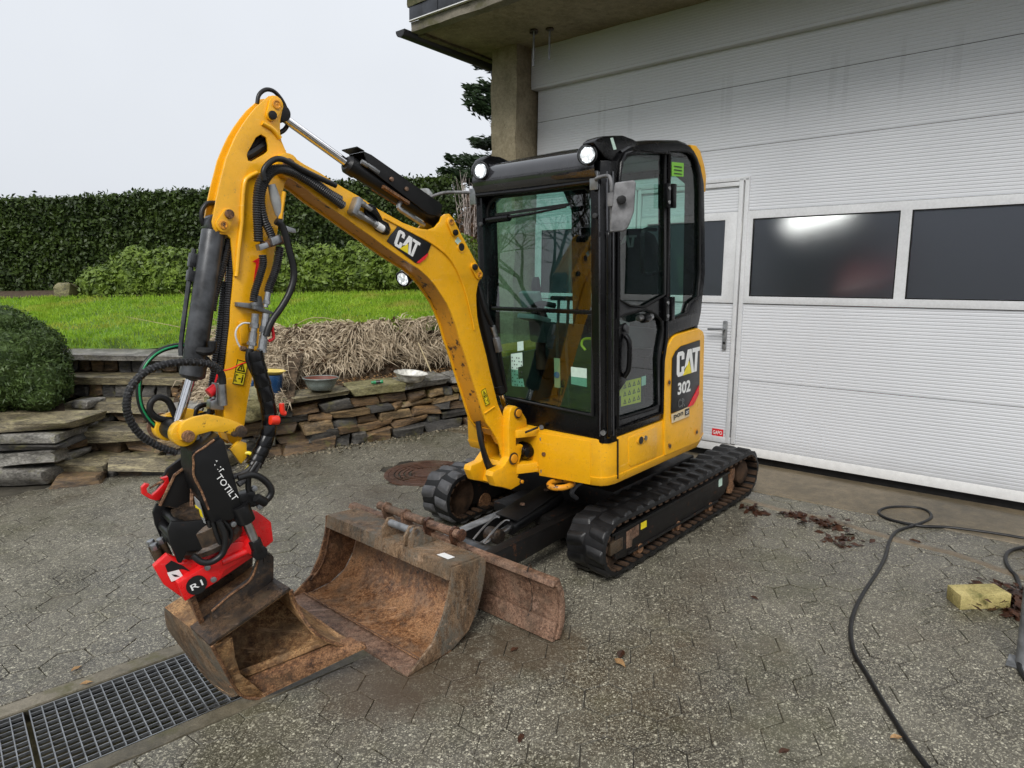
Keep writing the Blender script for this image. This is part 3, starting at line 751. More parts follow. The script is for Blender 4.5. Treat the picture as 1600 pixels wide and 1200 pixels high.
g.strip(rows, True); g.f.append(tuple(range(len(prof)))); part('gutter', g, 'gutter_black', gar)
part('gutter_end', Geo().plate([(CS0 - .02 - .055 + cos(radians(a)) * .062, CY0 - .10, 3.655 + sin(radians(a)) * .062) for a in range(180, 361, 20)], (0, .006, 0)), 'gutter_black', gar)
part('downpipe', Geo().tube(catmull([(-3.22, .02, 3.64), (-3.2, .04, 3.5), (-3.06, .12, 3.38), (-3.02, .14, 3.2), (-3.02, .14, 0)], 5), .036, 12), 'gutter_black', gar)
for s, y, l in ((-2.30, -.46, .25), (-2.335, -.42, .30), (-2.17, -.40, .27)):
    hr = part('hanger_rod', Geo().cyl((s, y, 3.66 - l), (s, y, 3.67), .009, 10), 'galv', gar)
    part('washer', Geo().cyl((s, y, 3.638), (s, y, 3.652), .036, 16), 'rust_black', hr)
# garage interior seen blurred through the panes
t = thing('parked_car', 'blurred red car body inside the garage behind the frosted pane', 'car', BF, (.45, .3, .0))
g = Geo(); prof = [(.0, .35), (.02, .9), (.12, 1.34), (.42, 1.56), (1.2, 1.55), (1.6, 1.35), (1.75, .9), (1.75, .35)]
g.strip([[(.18, .06 + x, z) for x, z in prof], [(.66, .05 + x, z + .10) for x, z in prof]]); g.f.append(tuple(range(8))); g.f.append(tuple(range(15, 7, -1)))
part('body', g, 'red_body', t, .05, 40, bseg=3)
for x in (.16, .58):
    for y in (.45, 1.65): part('wheel', Geo().cyl((x - .1, y, .24), (x + .1, y, .24), .3, 20), 'rubber', t, .02)
t = thing('ceiling_lamp', 'lit lamp blurred behind the upper left of the first long pane', 'lamp', BF, (-.02, .40, 2.02))
part('lamp_tube', Geo().cyl((-.27, .46, 1.93), (.20, .40, 2.03), .040, 14), 'lamp_warm', t)
part('housing', Geo().box((-.04, .40, 2.06), (.56, .12, .04), Matrix.Rotation(-.11, 3, 'Z')), 'plastic_grey', t)

# ================================================================== stones: retaining wall, steps, pier
def rock(dx, dy, dz, seed, amp=.16, cuts=2):
    """an irregular quarried block, centred"""
    bm = bmesh.new(); bmesh.ops.create_cube(bm, size=1)
    bmesh.ops.scale(bm, vec=(dx, dy, dz), verts=bm.verts)
    r = random.Random(seed)
    for v in bm.verts: v.co += V((r.uniform(-1, 1) * min(dx * .16, dz * .5), r.uniform(-1, 1) * dy * .12, r.uniform(-1, 1) * dz * amp * 1.25))
    bmesh.ops.bevel(bm, geom=list(bm.edges), offset=min(dx, dy, dz) * .11, segments=1, affect='EDGES', clamp_overlap=True)
    bmesh.ops.subdivide_edges(bm, edges=[e for e in bm.edges if e.calc_length() > min(dx, dz) * .5], cuts=1, use_grid_fill=True)
    for v in bm.verts:
        q = v.co * (9 / max(.2, dx)) + V((seed * 3.1, 0, 0)); v.co += V((noise.noise(q), noise.noise(q + V((5, 0, 0))), noise.noise(q + V((0, 9, 0))))) * min(dx, dy, dz) * .15
    g = Geo(); bm.verts.index_update(); g.add([v.co.copy() for v in bm.verts], [tuple(v.index for v in f.verts) for f in bm.faces]); bm.free(); return g
ROCKS = {}
def place_rock(name, parent, c, dx, dy, dz, rz, mat, tilt=0, tilt2=0):
    key = (round(dx / dz), mat, random.randrange(9))
    if key not in ROCKS: ROCKS[key] = tomesh(name, rock(key[0] or 1, 1.2, 1, hash(key) % 997), mat, V((0, 0, 0)), 0, 30)
    o = bpy.data.objects.new(name, ROCKS[key]); link(o, parent)
    root = parent
    o.matrix_local = Matrix.Translation(V(c) - ORG[root.name]) @ Euler((tilt2, tilt, rz)).to_matrix().to_4x4() @ Matrix.Diagonal((dx / (key[0] or 1), dy / 1.2, dz, 1))
    return o
wl = thing('retaining_wall', 'low dry stone retaining wall of brown slabs behind the excavator', 'stone wall', GF, (3.2, 5.5, 0))
path = [p for p in WB if p.x >= 2.1]
def along(d):
    for a, b in zip(path, path[1:]):
        l = (b - a).length
        if d <= l: return a.lerp(b, d / l), (b - a).normalized()
        d -= l
    return path[-1], (path[-1] - path[-2]).normalized()
TOT = sum((b - a).length for a, b in zip(path, path[1:]))
def topz(x): return .445 + (.012 if x > 3.3 else 0)
r_ = random.Random(21)
z = -.03; courses = [.13, .078, .092, .068, .10]
for ci, h in enumerate(courses):
    d = r_.uniform(-.25, 0); sc_h = 1.0
    while d < TOT:
        l = r_.choice((.12, .17, .22, .28, .36)) * (1.2 if ci == 0 else 1); p, t_ = along(max(0, d + l / 2))
        zz = z * (topz(p.x) / .47) + .018 * p.x * 0; hh = h * (topz(p.x) / .47) * r_.uniform(.82, 1.06)
        nrm = V((-t_.y, t_.x, 0)); nrm = nrm if nrm.y > 0 else -nrm
        c = p + nrm * (.10 + ci * .012 + r_.uniform(-.028, .028)) + V((0, 0, zz + h / 2 + r_.uniform(-.008, .008)))
        place_rock('stone', wl, c, l * .985, r_.uniform(.2, .26), hh, math.atan2(t_.y, t_.x) + r_.uniform(-.07, .07), r_.choice(('stone_wall', 'stone_wall', 'stone_dark', 'stone_tan', 'stone_dark')), r_.uniform(-.09, .03))
        d += l
    z += h
d = -.05
for l, m in ((.30, 'stone_grey'), (.26, 'stone_grey'), (.46, 'stone_slab'), (.55, 'stone_slab'), (.52, 'stone_moss'), (.5, 'stone_grey'), (.55, 'stone_grey'), (.5, 'stone_grey')):
    p, t_ = along(max(0, d + l / 2)); nrm = V((-t_.y, t_.x, 0)); nrm = nrm if nrm.y > 0 else -nrm
    place_rock('cap_stone', wl, p + nrm * .17 + V((0, 0, topz(p.x) + .035)), l * .98, .34, .085, math.atan2(t_.y, t_.x), m, -.02); d += l
g = Geo(); rows = []      # earth behind the joints
for i in range(31):
    p, t_ = along(TOT * i / 30); nrm = V((-t_.y, t_.x, 0)); nrm = nrm if nrm.y > 0 else -nrm
    rows.append([p + nrm * .10 + V((0, 0, -.05)), p + nrm * .14 + V((0, 0, topz(p.x) * .98)), p + nrm * .6 + V((0, 0, topz(p.x) + .02))])
part('backing_earth', Geo().strip(rows), 'soil', wl)

st = thing('stone_steps', 'garden steps of rough stone slabs climbing to the lawn', 'steps', WF, (-3.4, 6.0, 0))
SLABS = [(5.42, .235, -3.75, -2.45, 1), (5.72, .42, -4.0, -2.45, 0), (6.02, .605, -4.13, -2.55, 0), (6.32, .815, -4.38, -2.85, 0), (6.62, 1.01, -4.60, -3.10, 2)]
for k, (y, zt, x0, x1, f) in enumerate(SLABS):
    th = .085 if k < 4 else .06
    L_ = x1 - x0; cuts = [.0, .28, 1.0] if k == 0 else [0, .62, 1] if k in (1, 2) else [0, 1]
    for a, b in zip(cuts, cuts[1:]):
        xa, xb = x0 + L_ * a, x0 + L_ * b
        place_rock('tread', st, ((xa + xb) / 2, y + .21, zt - th / 2 + (-.02 if (k == 0 and a == 0) else 0)), (xb - xa) * 1.0, .44 if k < 4 else .62, th * 1.15, r_.uniform(-.02, .02), 'stone_slab' if k < 4 else 'stone_grey', r_.uniform(-.012, .012))
    zb = (SLABS[k - 1][1] if k else .05); x = x0 + .02
    while x < x1 - .05:
        l = r_.uniform(.10, .16) if k > 2 else r_.uniform(.2, .42)
        place_rock('riser_stone', st, (x + l / 2, y + .17, (zb + zt - th) / 2), l * .97, .2, max(.05, zt - th - zb + .012), r_.uniform(-.03, .03), r_.choice(('stone_wall', 'stone_dark', 'stone_dark')), r_.uniform(-.03, .03)); x += l
rows = [[(-4.75, y + .30, zt - .10 - .15), (-2.4, y + .30, zt - .25)] for y, zt, *_ in SLABS]
part('earth_fill', Geo().strip([[(-4.75, 5.5, -.1), (-2.4, 5.5, -.1)]] + rows + [[(-4.75, 7.3, .95), (-2.4, 7.3, .95)]]), 'soil', st)
pr_ = thing('stone_pier', 'grey stone pier with a mossy cap slab left of the steps', 'stone pier', WF, (-4.1, 5.4, 0))
for (dx, dy, dz, cx, cz, m) in ((.62, .46, .15, -4.05, .165, 'stone_grey'), (.5, .46, .14, -4.6, .165, 'stone_grey'), (.44, .45, .11, -3.96, .30, 'stone_grey'), (.55, .45, .12, -4.45, .30, 'stone_grey'), (.60, .44, .055, -3.98, .39, 'stone_dark'), (.5, .44, .06, -4.5, .39, 'stone_slab'), (.7, .44, .065, -4.05, .455, 'stone_grey'), (.4, .44, .06, -4.6, .455, 'stone_dark'), (1.16, .72, .085, -4.21, .54, 'stone_slab')):
    place_rock('stone', pr_, (cx, 5.22 + dy / 2 + (.0 if dz > .1 else .02), cz), dx, dy, dz, .10, m)
for k in range(3):
    for q in range(5 + k): place_rock('stone', pr_, (-3.80 - .06 * k + random.uniform(-.02, .02), 5.60 + .25 * k, .09 + .085 * q), .25, .2, .08, 1.5, ('stone_grey', 'stone_wall')[q % 2])
place_rock('stone', pr_, (-3.56, 5.36, .10), .36, .26, .10, .2, 'stone_wall')

# ================================================================== bank, lawn, beds
def gf(x, y, z=0): return GF @ V((x, y, z))
bankrows = []
NB_ = 40
def wallpt(i):
    d = TOT * i / NB_; p, t_ = along(d); nrm = V((-t_.y, t_.x, 0)); nrm = nrm if nrm.y > 0 else -nrm
    return GF @ (p + nrm * .3 + V((0, 0, topz(p.x) + .055))), GF @ (p + nrm * .52 + V((0, 0, topz(p.x) + .075)))
lawnf = catmull([(-7.5, 7.0, 1.25), (-5.327, 7.0, 1.199), (-4.9, 7.0, 1.08), (-3.686, 7.05, 1.15), (-2.566, 7.1, 1.22), (-1.646, 7.15, 1.30), (-.86, 7.3, 1.35), (.2, 7.4, 1.38), (1.2, 7.5, 1.4)], 10)
def lawn_edge(x):
    q = min(lawnf, key=lambda p: abs(p.x - x)); return q
bank = []
for i in range(NB_ + 1):
    a, b = wallpt(i); e = lawn_edge(a.x - .0) ; e = V((a.x + (e.x - a.x) * .2, e.y, e.z))
    r = [a, b]
    for k in range(1, 9):
        f = k / 8; p = b.lerp(e, f); p.z += .02 * sin(f * pi) + .04 * noise.noise(V((p.x * 3, p.y * 3, 0))); r.append(p)
    bank.append(r)
struct('bank', Geo().strip(bank), 'soil_litter', WF, 0, 60)
# left of the wall, round the steps
struct('bank', Geo().strip([[(-6.5, 5.5, .45), (-3.9, 5.75, .55)], [(-6.5, 6.3, .8), (-4.35, 6.4, .82)], [(-6.5, 7.1, 1.15), (-4.6, 7.1, 1.06)]]), 'soil', WF, 0, 60)
struct('bank', Geo().strip([[(-2.55, 5.75, .50), (-2.0, 5.95, .66)], [(-2.75, 6.4, .80), (-2.1, 6.4, .86)], [(-3.15, 7.15, 1.12), (-2.2, 7.15, 1.22)]]), 'soil_litter', WF, 0, 60)
rows = []
for p in lawnf:
    far = V((p.x * 1.28, 9.55, 1.40 + .035 * (p.x + 7)))
    rows.append([p + V((0, -.06, -.12))] + [p.lerp(far, k / 6) for k in range(7)] + [far + V((0, .9, .06)), far + V((0, 2.2, .10)), far + V((0, 6, .2))])
lawn_rows = rows
struct('lawn', Geo().strip(rows), 'lawn_ground', WF, 0, 60)
bedr = [[r[-4] + V((0, -.05, .008)), r[-3] + V((0, 0, .015)), r[-2] + V((0, 0, .02)), r[-1] + V((0, 0, .02))] for r in rows]
struct('flower_bed', Geo().strip(bedr), 'soil_litter', WF, 0, 60)
# grass blades on the lawn
n = 52000
u_ = rs.uniform(0, len(lawn_rows) - 1.001, n); v_ = rs.uniform(0, 1, n) ** .8 * 7.0
A_ = np.array([[list(p) for p in r[0:8]] for r in lawn_rows]); iu = u_.astype(int); fu = (u_ - iu)[:, None]; iv = np.minimum(v_.astype(int), 6); fv = (v_ - iv)[:, None]
base = (A_[iu, iv] * (1 - fu) + A_[iu + 1, iv] * fu) * (1 - fv) + (A_[iu, iv + 1] * (1 - fu) + A_[iu + 1, iv + 1] * fu) * fv
tip = base + np.stack([rs.normal(0, .014, n), rs.normal(-.004, .014, n), rs.uniform(.025, .055, n)], 1)
addmesh('lawn_grass', blades_mesh('lawn_grass', base, tip, .0045, 'grass'), label='bright green mown lawn grass above the steps', cat='grass', kind='stuff')
# thatch of dead grass hanging over the bank
BK = np.array([[list(p) for p in r] for r in bank]); n = 7000
u_ = rs.uniform(0, NB_ - .001, n); v_ = rs.uniform(2.6, 9.0, n); iu = u_.astype(int); fu = (u_ - iu)[:, None]; iv = np.minimum(v_.astype(int), 8); fv = (v_ - iv)[:, None]
base = (BK[iu, iv] * (1 - fu) + BK[iu + 1, iv] * fu) * (1 - fv) + (BK[iu, iv + 1] * (1 - fu) + BK[iu + 1, iv + 1] * fu) * fv
cl = np.array([noise.noise(V((a * .22, b_ * .35, 5))) for a, b_ in zip(u_, v_)]); cl2 = np.array([noise.noise(V((a * .6, b_ * .8, 15))) for a, b_ in zip(u_, v_)])
ph = cl * 3.4 + cl2 * 1.6 + rs.normal(0, .42, n)
ln = rs.uniform(.08, .38, n)
dirv = np.stack([np.sin(ph) * .8, -np.cos(ph) * .60, -.10 - .32 * np.cos(ph)], 1)
base[:, 2] += .004 + .035 * np.abs(cl2) + rs.uniform(0, .02, n)
tip = base + dirv * ln[:, None]; tip[:, 2] += rs.normal(.0, .018, n)
sag = np.stack([rs.normal(0, .02, n), rs.normal(0, .02, n), rs.uniform(.005, .05, n)], 1)
addmesh('dead_grass', blades_mesh('dead_grass', base, tip, .0062, 'thatch', sag), label='matted straw coloured dead grass hanging over the stone wall', cat='grass', kind='stuff')
n = 2600
yy = rs.uniform(5.85, 7.15, n); cx = rs.uniform(-2.75, -2.0, n) - (yy - 5.8) * .30; base = np.stack([cx, yy, .60 + (yy - 5.8) * .45 + rs.uniform(0, .06, n)], 1)
ph = rs.normal(-.5, .6, n); ln = rs.uniform(.12, .34, n); tip = base + np.stack([np.sin(ph) * ln, -np.cos(ph) * ln * .6, -ln * .4], 1)
addmesh('dead_grass', blades_mesh('dead_grass', base, tip, .0042, 'thatch', np.stack([rs.normal(0, .02, n), rs.normal(0, .02, n), rs.uniform(.02, .07, n)], 1)), label='tuft of straw coloured dead grass beside the top of the steps', cat='grass', kind='stuff')
# litter on the wall top
n = 1500; u_ = rs.uniform(0, NB_ - .001, n); iu = u_.astype(int); fu = (u_ - iu)[:, None]; fv = rs.uniform(0, 1.6, n)[:, None]
P = (BK[iu, 0] * (1 - fu) + BK[iu + 1, 0] * fu); Q_ = (BK[iu, 1] * (1 - fu) + BK[iu + 1, 1] * fu); P = P + (Q_ - P) * fv; P[:, 2] += .012
a, b = leaf_axes(n, .014, np.array([[0, 0, 1.0]]), .6)
addmesh('leaf_litter', quads_mesh('leaf_litter', P, a, b, 'dead_leaf_tan'), label='leaf litter and gravel along the top of the stone wall', cat='litter', kind='stuff')
n = 2600; u_ = rs.uniform(0, NB_ - .001, n); iu = u_.astype(int); fu = (u_ - iu)[:, None]; v_ = rs.uniform(1, 8.5, n); iv = v_.astype(int); fv = (v_ - iv)[:, None]
P = (BK[iu, iv] * (1 - fu) + BK[iu + 1, iv] * fu) * (1 - fv) + (BK[iu, iv + 1] * (1 - fu) + BK[iu + 1, iv + 1] * fu) * fv; P[:, 2] += rs.uniform(.01, .07, n)
a, b = leaf_axes(n, .022, np.array([[0, -.4, .8]]), 1.0)
addmesh('leaf_litter', quads_mesh('leaf_litter', P, a, b, 'leaf_beech'), label='brown leaf scraps caught in the dead grass on the bank', cat='litter', kind='stuff')
n = 1500; d_ = rs.uniform(0, TOT, n); PP = []
for q in d_:
    p, t_ = along(q); nrm = V((-t_.y, t_.x, 0)); nrm = nrm if nrm.y > 0 else -nrm; PP.append(list(GF @ (p - nrm * (abs(random.gauss(0, .13)) - .02) + V((0, 0, .006)))))
a, b = leaf_axes(n, .011, np.array([[0, 0, 1.0]]), .9, .8)
addmesh('gravel', quads_mesh('gravel', np.array(PP), a, b, 'gravel'), label='gravel and crumbs along the foot of the stone wall', cat='gravel', kind='stuff')
# long dry stems leaning over
stems = [((338, 560), (295, 505), (215, 498)), ]
def stem(pts, k):
    solo('dry_stem', Geo().tube(catmull(pts, 5), [.0055 - .004 * i / (5 * (len(pts) - 1)) for i in range(5 * (len(pts) - 1) + 1)], 5), 'dry_stem', k, 'stem', WF, pts[0], group='long dry stems leaning over the lawn')
stem([(-2.85, 6.9, 1.1), (-3.2, 6.8, 1.22), (-3.85, 6.7, 1.36)], 'long pale dry stem lying almost level toward the steps')
stem([(-2.85, 7.2, 1.15), (-3.05, 7.1, 1.5), (-3.28, 7.0, 1.9)], 'pale dry stem standing tall in front of the low hedge')
stem([(-2.9, 7.2, 1.15), (-3.2, 7.0, 1.38), (-3.42, 6.9, 1.62)], 'short pale dry stem slanting up before the lawn')
stem([(-2.5, 7.2, 1.15), (-2.1, 7.0, 1.36), (-1.5, 6.9, 1.26)], 'pale dry stem arching right across the dead grass')

# ================================================================== hedges, shrubs, trees
def box_leaves(x0, x1, y0, y1, zf, n, size, mat, bulge=.05, topfrac=.22):
    """leaves over the front, top and ends of a clipped hedge"""
    t = rs.uniform(0, 1, n); which = rs.uniform(0, 1, n)
    x = x0 + (x1 - x0) * t; zl = np.array([zf(v)[0] for v in x]); zh = np.array([zf(v)[1] for v in x]); h = rs.uniform(0, 1, n)
    y = np.where(which < topfrac, rs.uniform(y0, y1, n), y0); z = np.where(which < topfrac, zh, zl + (zh - zl) * h)
    nr = np.where((which < topfrac)[:, None], np.array([[0, 0, 1.0]]), np.array([[0, -1.0, .25]]))
    bump = np.array([noise.noise(V((a * 2.1, c * 2.1, 3))) for a, c in zip(x, z)]) * bulge + np.array([noise.noise(V((a * 7, c * 7, 8))) for a, c in zip(x, z)]) * bulge * .6
    P = np.stack([x + rs.normal(0, .02, n), y, z], 1) + nr * (bump + rs.normal(-.02, .035, n))[:, None]
    a, b = leaf_axes(n, size, nr, 1.1); return P, a, b
def hz(x):  # tall hedge: bottom and top of its face by x
    f = (x + 8.9) / 7.9; return 1.35 + .2 * f, 2.985 + .50 * f
t = thing('tall_hedge', 'tall clipped dark green hedge along the back of the lawn', 'hedge', WF, (-5, 11.6, 1.4))
g = Geo(); g.strip([[(x, 11.72, 1.3), (x, 11.66, hz(x)[1] - .10), (x, 12.5, hz(x)[1] - .10), (x, 12.5, 1.3)] for x in (-10.5, -8, -5, -3, -1.15)])
g.f.append((0, 1, 2, 3)); g.f.append((19, 18, 17, 16)); part('inner_foliage', g, 'leaf_hedge', t)
P, a, b = box_leaves(-10.4, -1.05, 11.55, 12.5, hz, 46000, .034, 'leaf_hedge')
o = addmesh('foliage', quads_mesh('foliage', P - np.array([list(ORG[t.name])]), a, b, 'leaf_hedge'), t)
n = 2500; yy = rs.uniform(11.55, 12.5, n); zz = rs.uniform(1.4, 3.42, n); P = np.stack([np.full(n, -1.03) + rs.normal(0, .03, n), yy, zz], 1); a, b = leaf_axes(n, .034, np.array([[1.0, 0, 0]]), 1.1)
addmesh('foliage', quads_mesh('foliage', P - np.array([list(ORG[t.name])]), a, b, 'leaf_hedge'), t)
for x in np.arange(-10, -1, .9): part('trunk', Geo().tube([(x, 12.1, 1.2), (x + .03, 12.1, 2.8)], [.04, .015], 7), 'bark', t)
def blob_leaves(c, r, n, size, nz=.17, flat=None, freq=2.2):
    d = rvec(n); k = np.array([1 + nz * noise.noise(V(q) * freq + V(c)) + nz * .5 * noise.noise(V(q) * freq * 3.3 + V(c)) for q in d])
    P = np.array(c) + d * np.array(r) * (k * rs.uniform(.90, 1.03, n))[:, None]
    a, b = leaf_axes(n, size, d, .9, .26 if size < .02 else .55); 
    if flat is not None: keep = P[:, 2] > flat; P, a, b = P[keep], a[keep], b[keep]
    return P, a, b
def mound(name, label, blobs, mat, size, per, cat='shrub', core=True, group=None, stems=True):
    org = V(blobs[0][0]); org.z -= blobs[0][1][2] * .8
    t = thing(name, label, cat, WF, org, group)
    Ps, As, Bs = [], [], []; g = Geo()
    for c, r in blobs:
        P, a, b = blob_leaves(c, r, int(per * r[0] * r[2]), size); Ps.append(P); As.append(a); Bs.append(b)
        g.lathe(V(c), (0, 0, 1), [(r[0] * .01, r[2] * .8), (r[0] * .5, r[2] * .68), (r[0] * .78, r[2] * .3), (r[0] * .8, -r[2] * .3), (r[0] * .5, -r[2] * .75), (r[0] * .01, -r[2] * .8)], 14)
    cen = np.array([list(org)])
    addmesh('foliage', quads_mesh('foliage', np.concatenate(Ps) - cen, np.concatenate(As), np.concatenate(Bs), mat), t)
    if core:
        for v in g.v: pass
        part('inner_foliage', g, mat, t)
    if stems:
        for c, r in blobs[:6]: part('stem', Geo().tube([(c[0], c[1], c[2] - r[2] * 1.05), (c[0] + .05, c[1], c[2])], [.03, .012], 6), 'bark', t)
    return t
bl = []
for k, x in enumerate(np.linspace(-6.0, -1.65, 9)): bl.append(((x, 9.95 + .06 * (k % 2), 1.66 + .022 * k + .012 * (k % 3)), (.50, .42, .44 + .02 * (k % 2))))
bl[0] = ((-5.9, 9.95, 1.55), (.42, .4, .36))
mound('low_hedge', 'low rounded light green hedge in front of the tall dark one', bl, 'leaf_shrub', .034, 26000, 'hedge')
mound('yew_bush', 'dense dark green bush spilling over the pier at the left edge', [((-4.55, 5.95, .98), (.52, .42, .46)), ((-4.22, 5.9, .84), (.26, .28, .26)), ((-4.9, 6.0, 1.12), (.45, .45, .42)), ((-4.3, 5.98, 1.06), (.26, .26, .28)), ((-4.15, 5.8, .72), (.18, .16, .13)), ((-4.62, 5.72, .74), (.24, .2, .16)), ((-4.5, 5.9, 1.34), (.2, .2, .14))], 'leaf_yew', .0195, 62000, 'bush')
mound('beech_shrub', 'brown leaved shrub between the hedge end and the cab', [((-.62, 10.9, 2.3), (.36, .4, .85)), ((-.2, 11.2, 2.2), (.4, .4, .8))], 'leaf_beech', .030, 7000, 'shrub')
mound('box_ball', 'small round green bush beside the boom ear, before the brown shrub', [((-.80, 9.8, 2.05), (.26, .26, .36))], 'leaf_shrub', .026, 14000, 'bush')
t = thing('bare_shrub', 'leafless shrub of pale upright twigs behind the cab corner', 'shrub', WF, (-.65, 10.7, 1.8))
r_ = random.Random(4); g = Geo()
for k in range(70):
    x = -.92 + r_.uniform(0, .75); y = 10.7 + r_.uniform(-.2, .2); h = r_.uniform(1.2, 1.75) * (1 - .25 * abs(x + .62)); p = V((x * .5 - .33, y, 1.8)); q = V((x + r_.uniform(-.12, .12), y, 1.75 + h))
    g.tube([p, p.lerp(q, .5) + V((r_.uniform(-.05, .05), 0, 0)), q], [.010, .007, .002], 4)
    for j in range(3):
        s0 = p.lerp(q, r_.uniform(.4, .9)); g.tube([s0, s0 + V((r_.uniform(-.14, .14), r_.uniform(-.1, .1), r_.uniform(.1, .28)))], [.005, .0015], 4)
part('twigs', g, 'bark_pale', t)['kind'] = 'stuff'
def conifer(base, h, label):
    t = thing('conifer', label, 'tree', WF, base); b0 = V(base)
    part('trunk', Geo().tube([b0, b0 + V((.03, 0, h * .5)), b0 + V((0, 0, h))], [.16, .1, .02], 10), 'bark', t)
    r_ = random.Random(9); g = Geo(); Ps, As, Bs = [], [], []
    z = .9
    while z < h - .1:
        f = 1 - z / h
        for k in range(7):
            a = r_.uniform(0, 2 * pi); ln = (.55 + 2.1 * f) * r_.uniform(.75, 1.1)
            d = V((cos(a), sin(a), 0)); p = [b0 + V((0, 0, z)) + d * ln * q + V((0, 0, -.20 * ln * q + .22 * ln * q * q)) for q in (0, .35, .7, 1)]
            g.tube(p, [.03, .02, .012, .003], 5)
            m = int(260 * ln); q = rs.uniform(.12, 1.0, m); side = np.array([-d.y, d.x, 0])
            c = np.outer(q * ln, np.array(d)) + np.outer(rs.normal(0, 1, m) * .20 * ln * (1.05 - q) ** .6, side); c[:, 2] += -.20 * ln * q + .22 * ln * q * q + rs.normal(0, .035, m)
            P = c + np.array(b0) + np.array([0, 0, z]); Ps.append(P)
            dd = np.tile(np.array([[d.x, d.y, .25]]), (m, 1)) + rvec(m) * .55; dd /= np.linalg.norm(dd, axis=1, keepdims=True)
            s_ = rs.uniform(.05, .10, (m, 1)); As.append(dd * s_); bb = np.cross(dd, rvec(m)); bb /= np.linalg.norm(bb, axis=1, keepdims=True); Bs.append(bb * s_ * .28)
        z += r_.uniform(.26, .4)
    part('branches', g, 'bark', t)
    addmesh('crown', quads_mesh('crown', np.concatenate(Ps) - np.array([base]), np.concatenate(As), np.concatenate(Bs), 'needle'), t)
conifer((.15, 14.2, 1.6), 5.6, 'dark layered conifer showing beside the concrete pillar')
place = [((-6.6, 9.75, 1.58), .34, .24)]
bo = rock(1, 1, 1, 77); o = solo('boulder', Geo().add([V((p.x * .27, p.y * .24, p.z * .24)) for p in bo.v], bo.f), 'stone_moss', 'pale boulder at the left end of the low hedge', 'boulder', WF @ Matrix.Translation((-6.30, 9.62, 1.53)), smooth=40)
lb = rock(1, 1, 1, 31); o = solo('boulder', Geo().add([V((p.x * .42, p.y * .3, p.z * .24)) for p in lb.v], lb.f), 'stone_moss', 'rounded pale boulder by the steps behind the bucket cylinder rod', 'boulder', WF @ Matrix.Translation((-2.43, 5.78, .68)), smooth=40)
# bare trees left of the yard, seen mirrored in the windscreen
def bare_tree(base, h, seed, label):
    r_ = random.Random(seed); t = thing('bare_tree', label, 'tree', WF, base, 'leafless garden trees'); g = Geo(); tr = Geo(); b0 = V(base)
    def grow(p, d, l, r, dep, gg):
        n = 3; pts = [p]; q = p
        for k in range(n):
            d = (d + V((r_.uniform(-.22, .22), r_.uniform(-.22, .22), r_.uniform(-.06, .16)))).normalized(); q = q + d * l / n; pts.append(q)
        gg.tube(pts, [r, r * .87, r * .75, r * .62], 6 if dep < 3 else 4, cap=False)
        if dep >= 6: return
        for k in range(3 if dep < 4 else 2):
            a = r_.uniform(.35, .85); ax = d.orthogonal(); ax.rotate(Matrix.Rotation(r_.uniform(0, 2 * pi), 3, d)); nd = d.copy(); nd.rotate(Matrix.Rotation(a, 3, ax))
            grow(pts[-1] if k else pts[2].lerp(pts[3], .5), nd, l * r_.uniform(.62, .85), r * .6, dep + 1, g)
    grow(b0, V((0, 0, 1)), h * .3, h * .018, 0, tr)
    part('trunk', tr, 'bark', t); part('crown', g, 'bark', t, merge=False)
bare_tree((-8.3, 2.35, -.15), 4.9, 3, 'leafless spreading tree mirrored in the middle of the windscreen')
bare_tree((-10.6, 3.9, .1), 5.6, 8, 'leafless tree mirrored toward the right side of the windscreen')
bare_tree((-11.0, .7, .0), 6.0, 12, 'leafless tree mirrored toward the left side of the windscreen')
struct('garden_ground', Geo().strip([[(-40, -14, -.6), (-5.2, -6, -.38)], [(-40, 0, -.3), (-5.6, 2, -.1)], [(-40, 6, .0), (-5.6, 5.2, .15)], [(-40, 7.2, .6), (-6.2, 7.0, 1.1)], [(-40, 12, 1.2), (-9, 12, 1.4)]]), 'lawn_ground', WF, 0, 60)
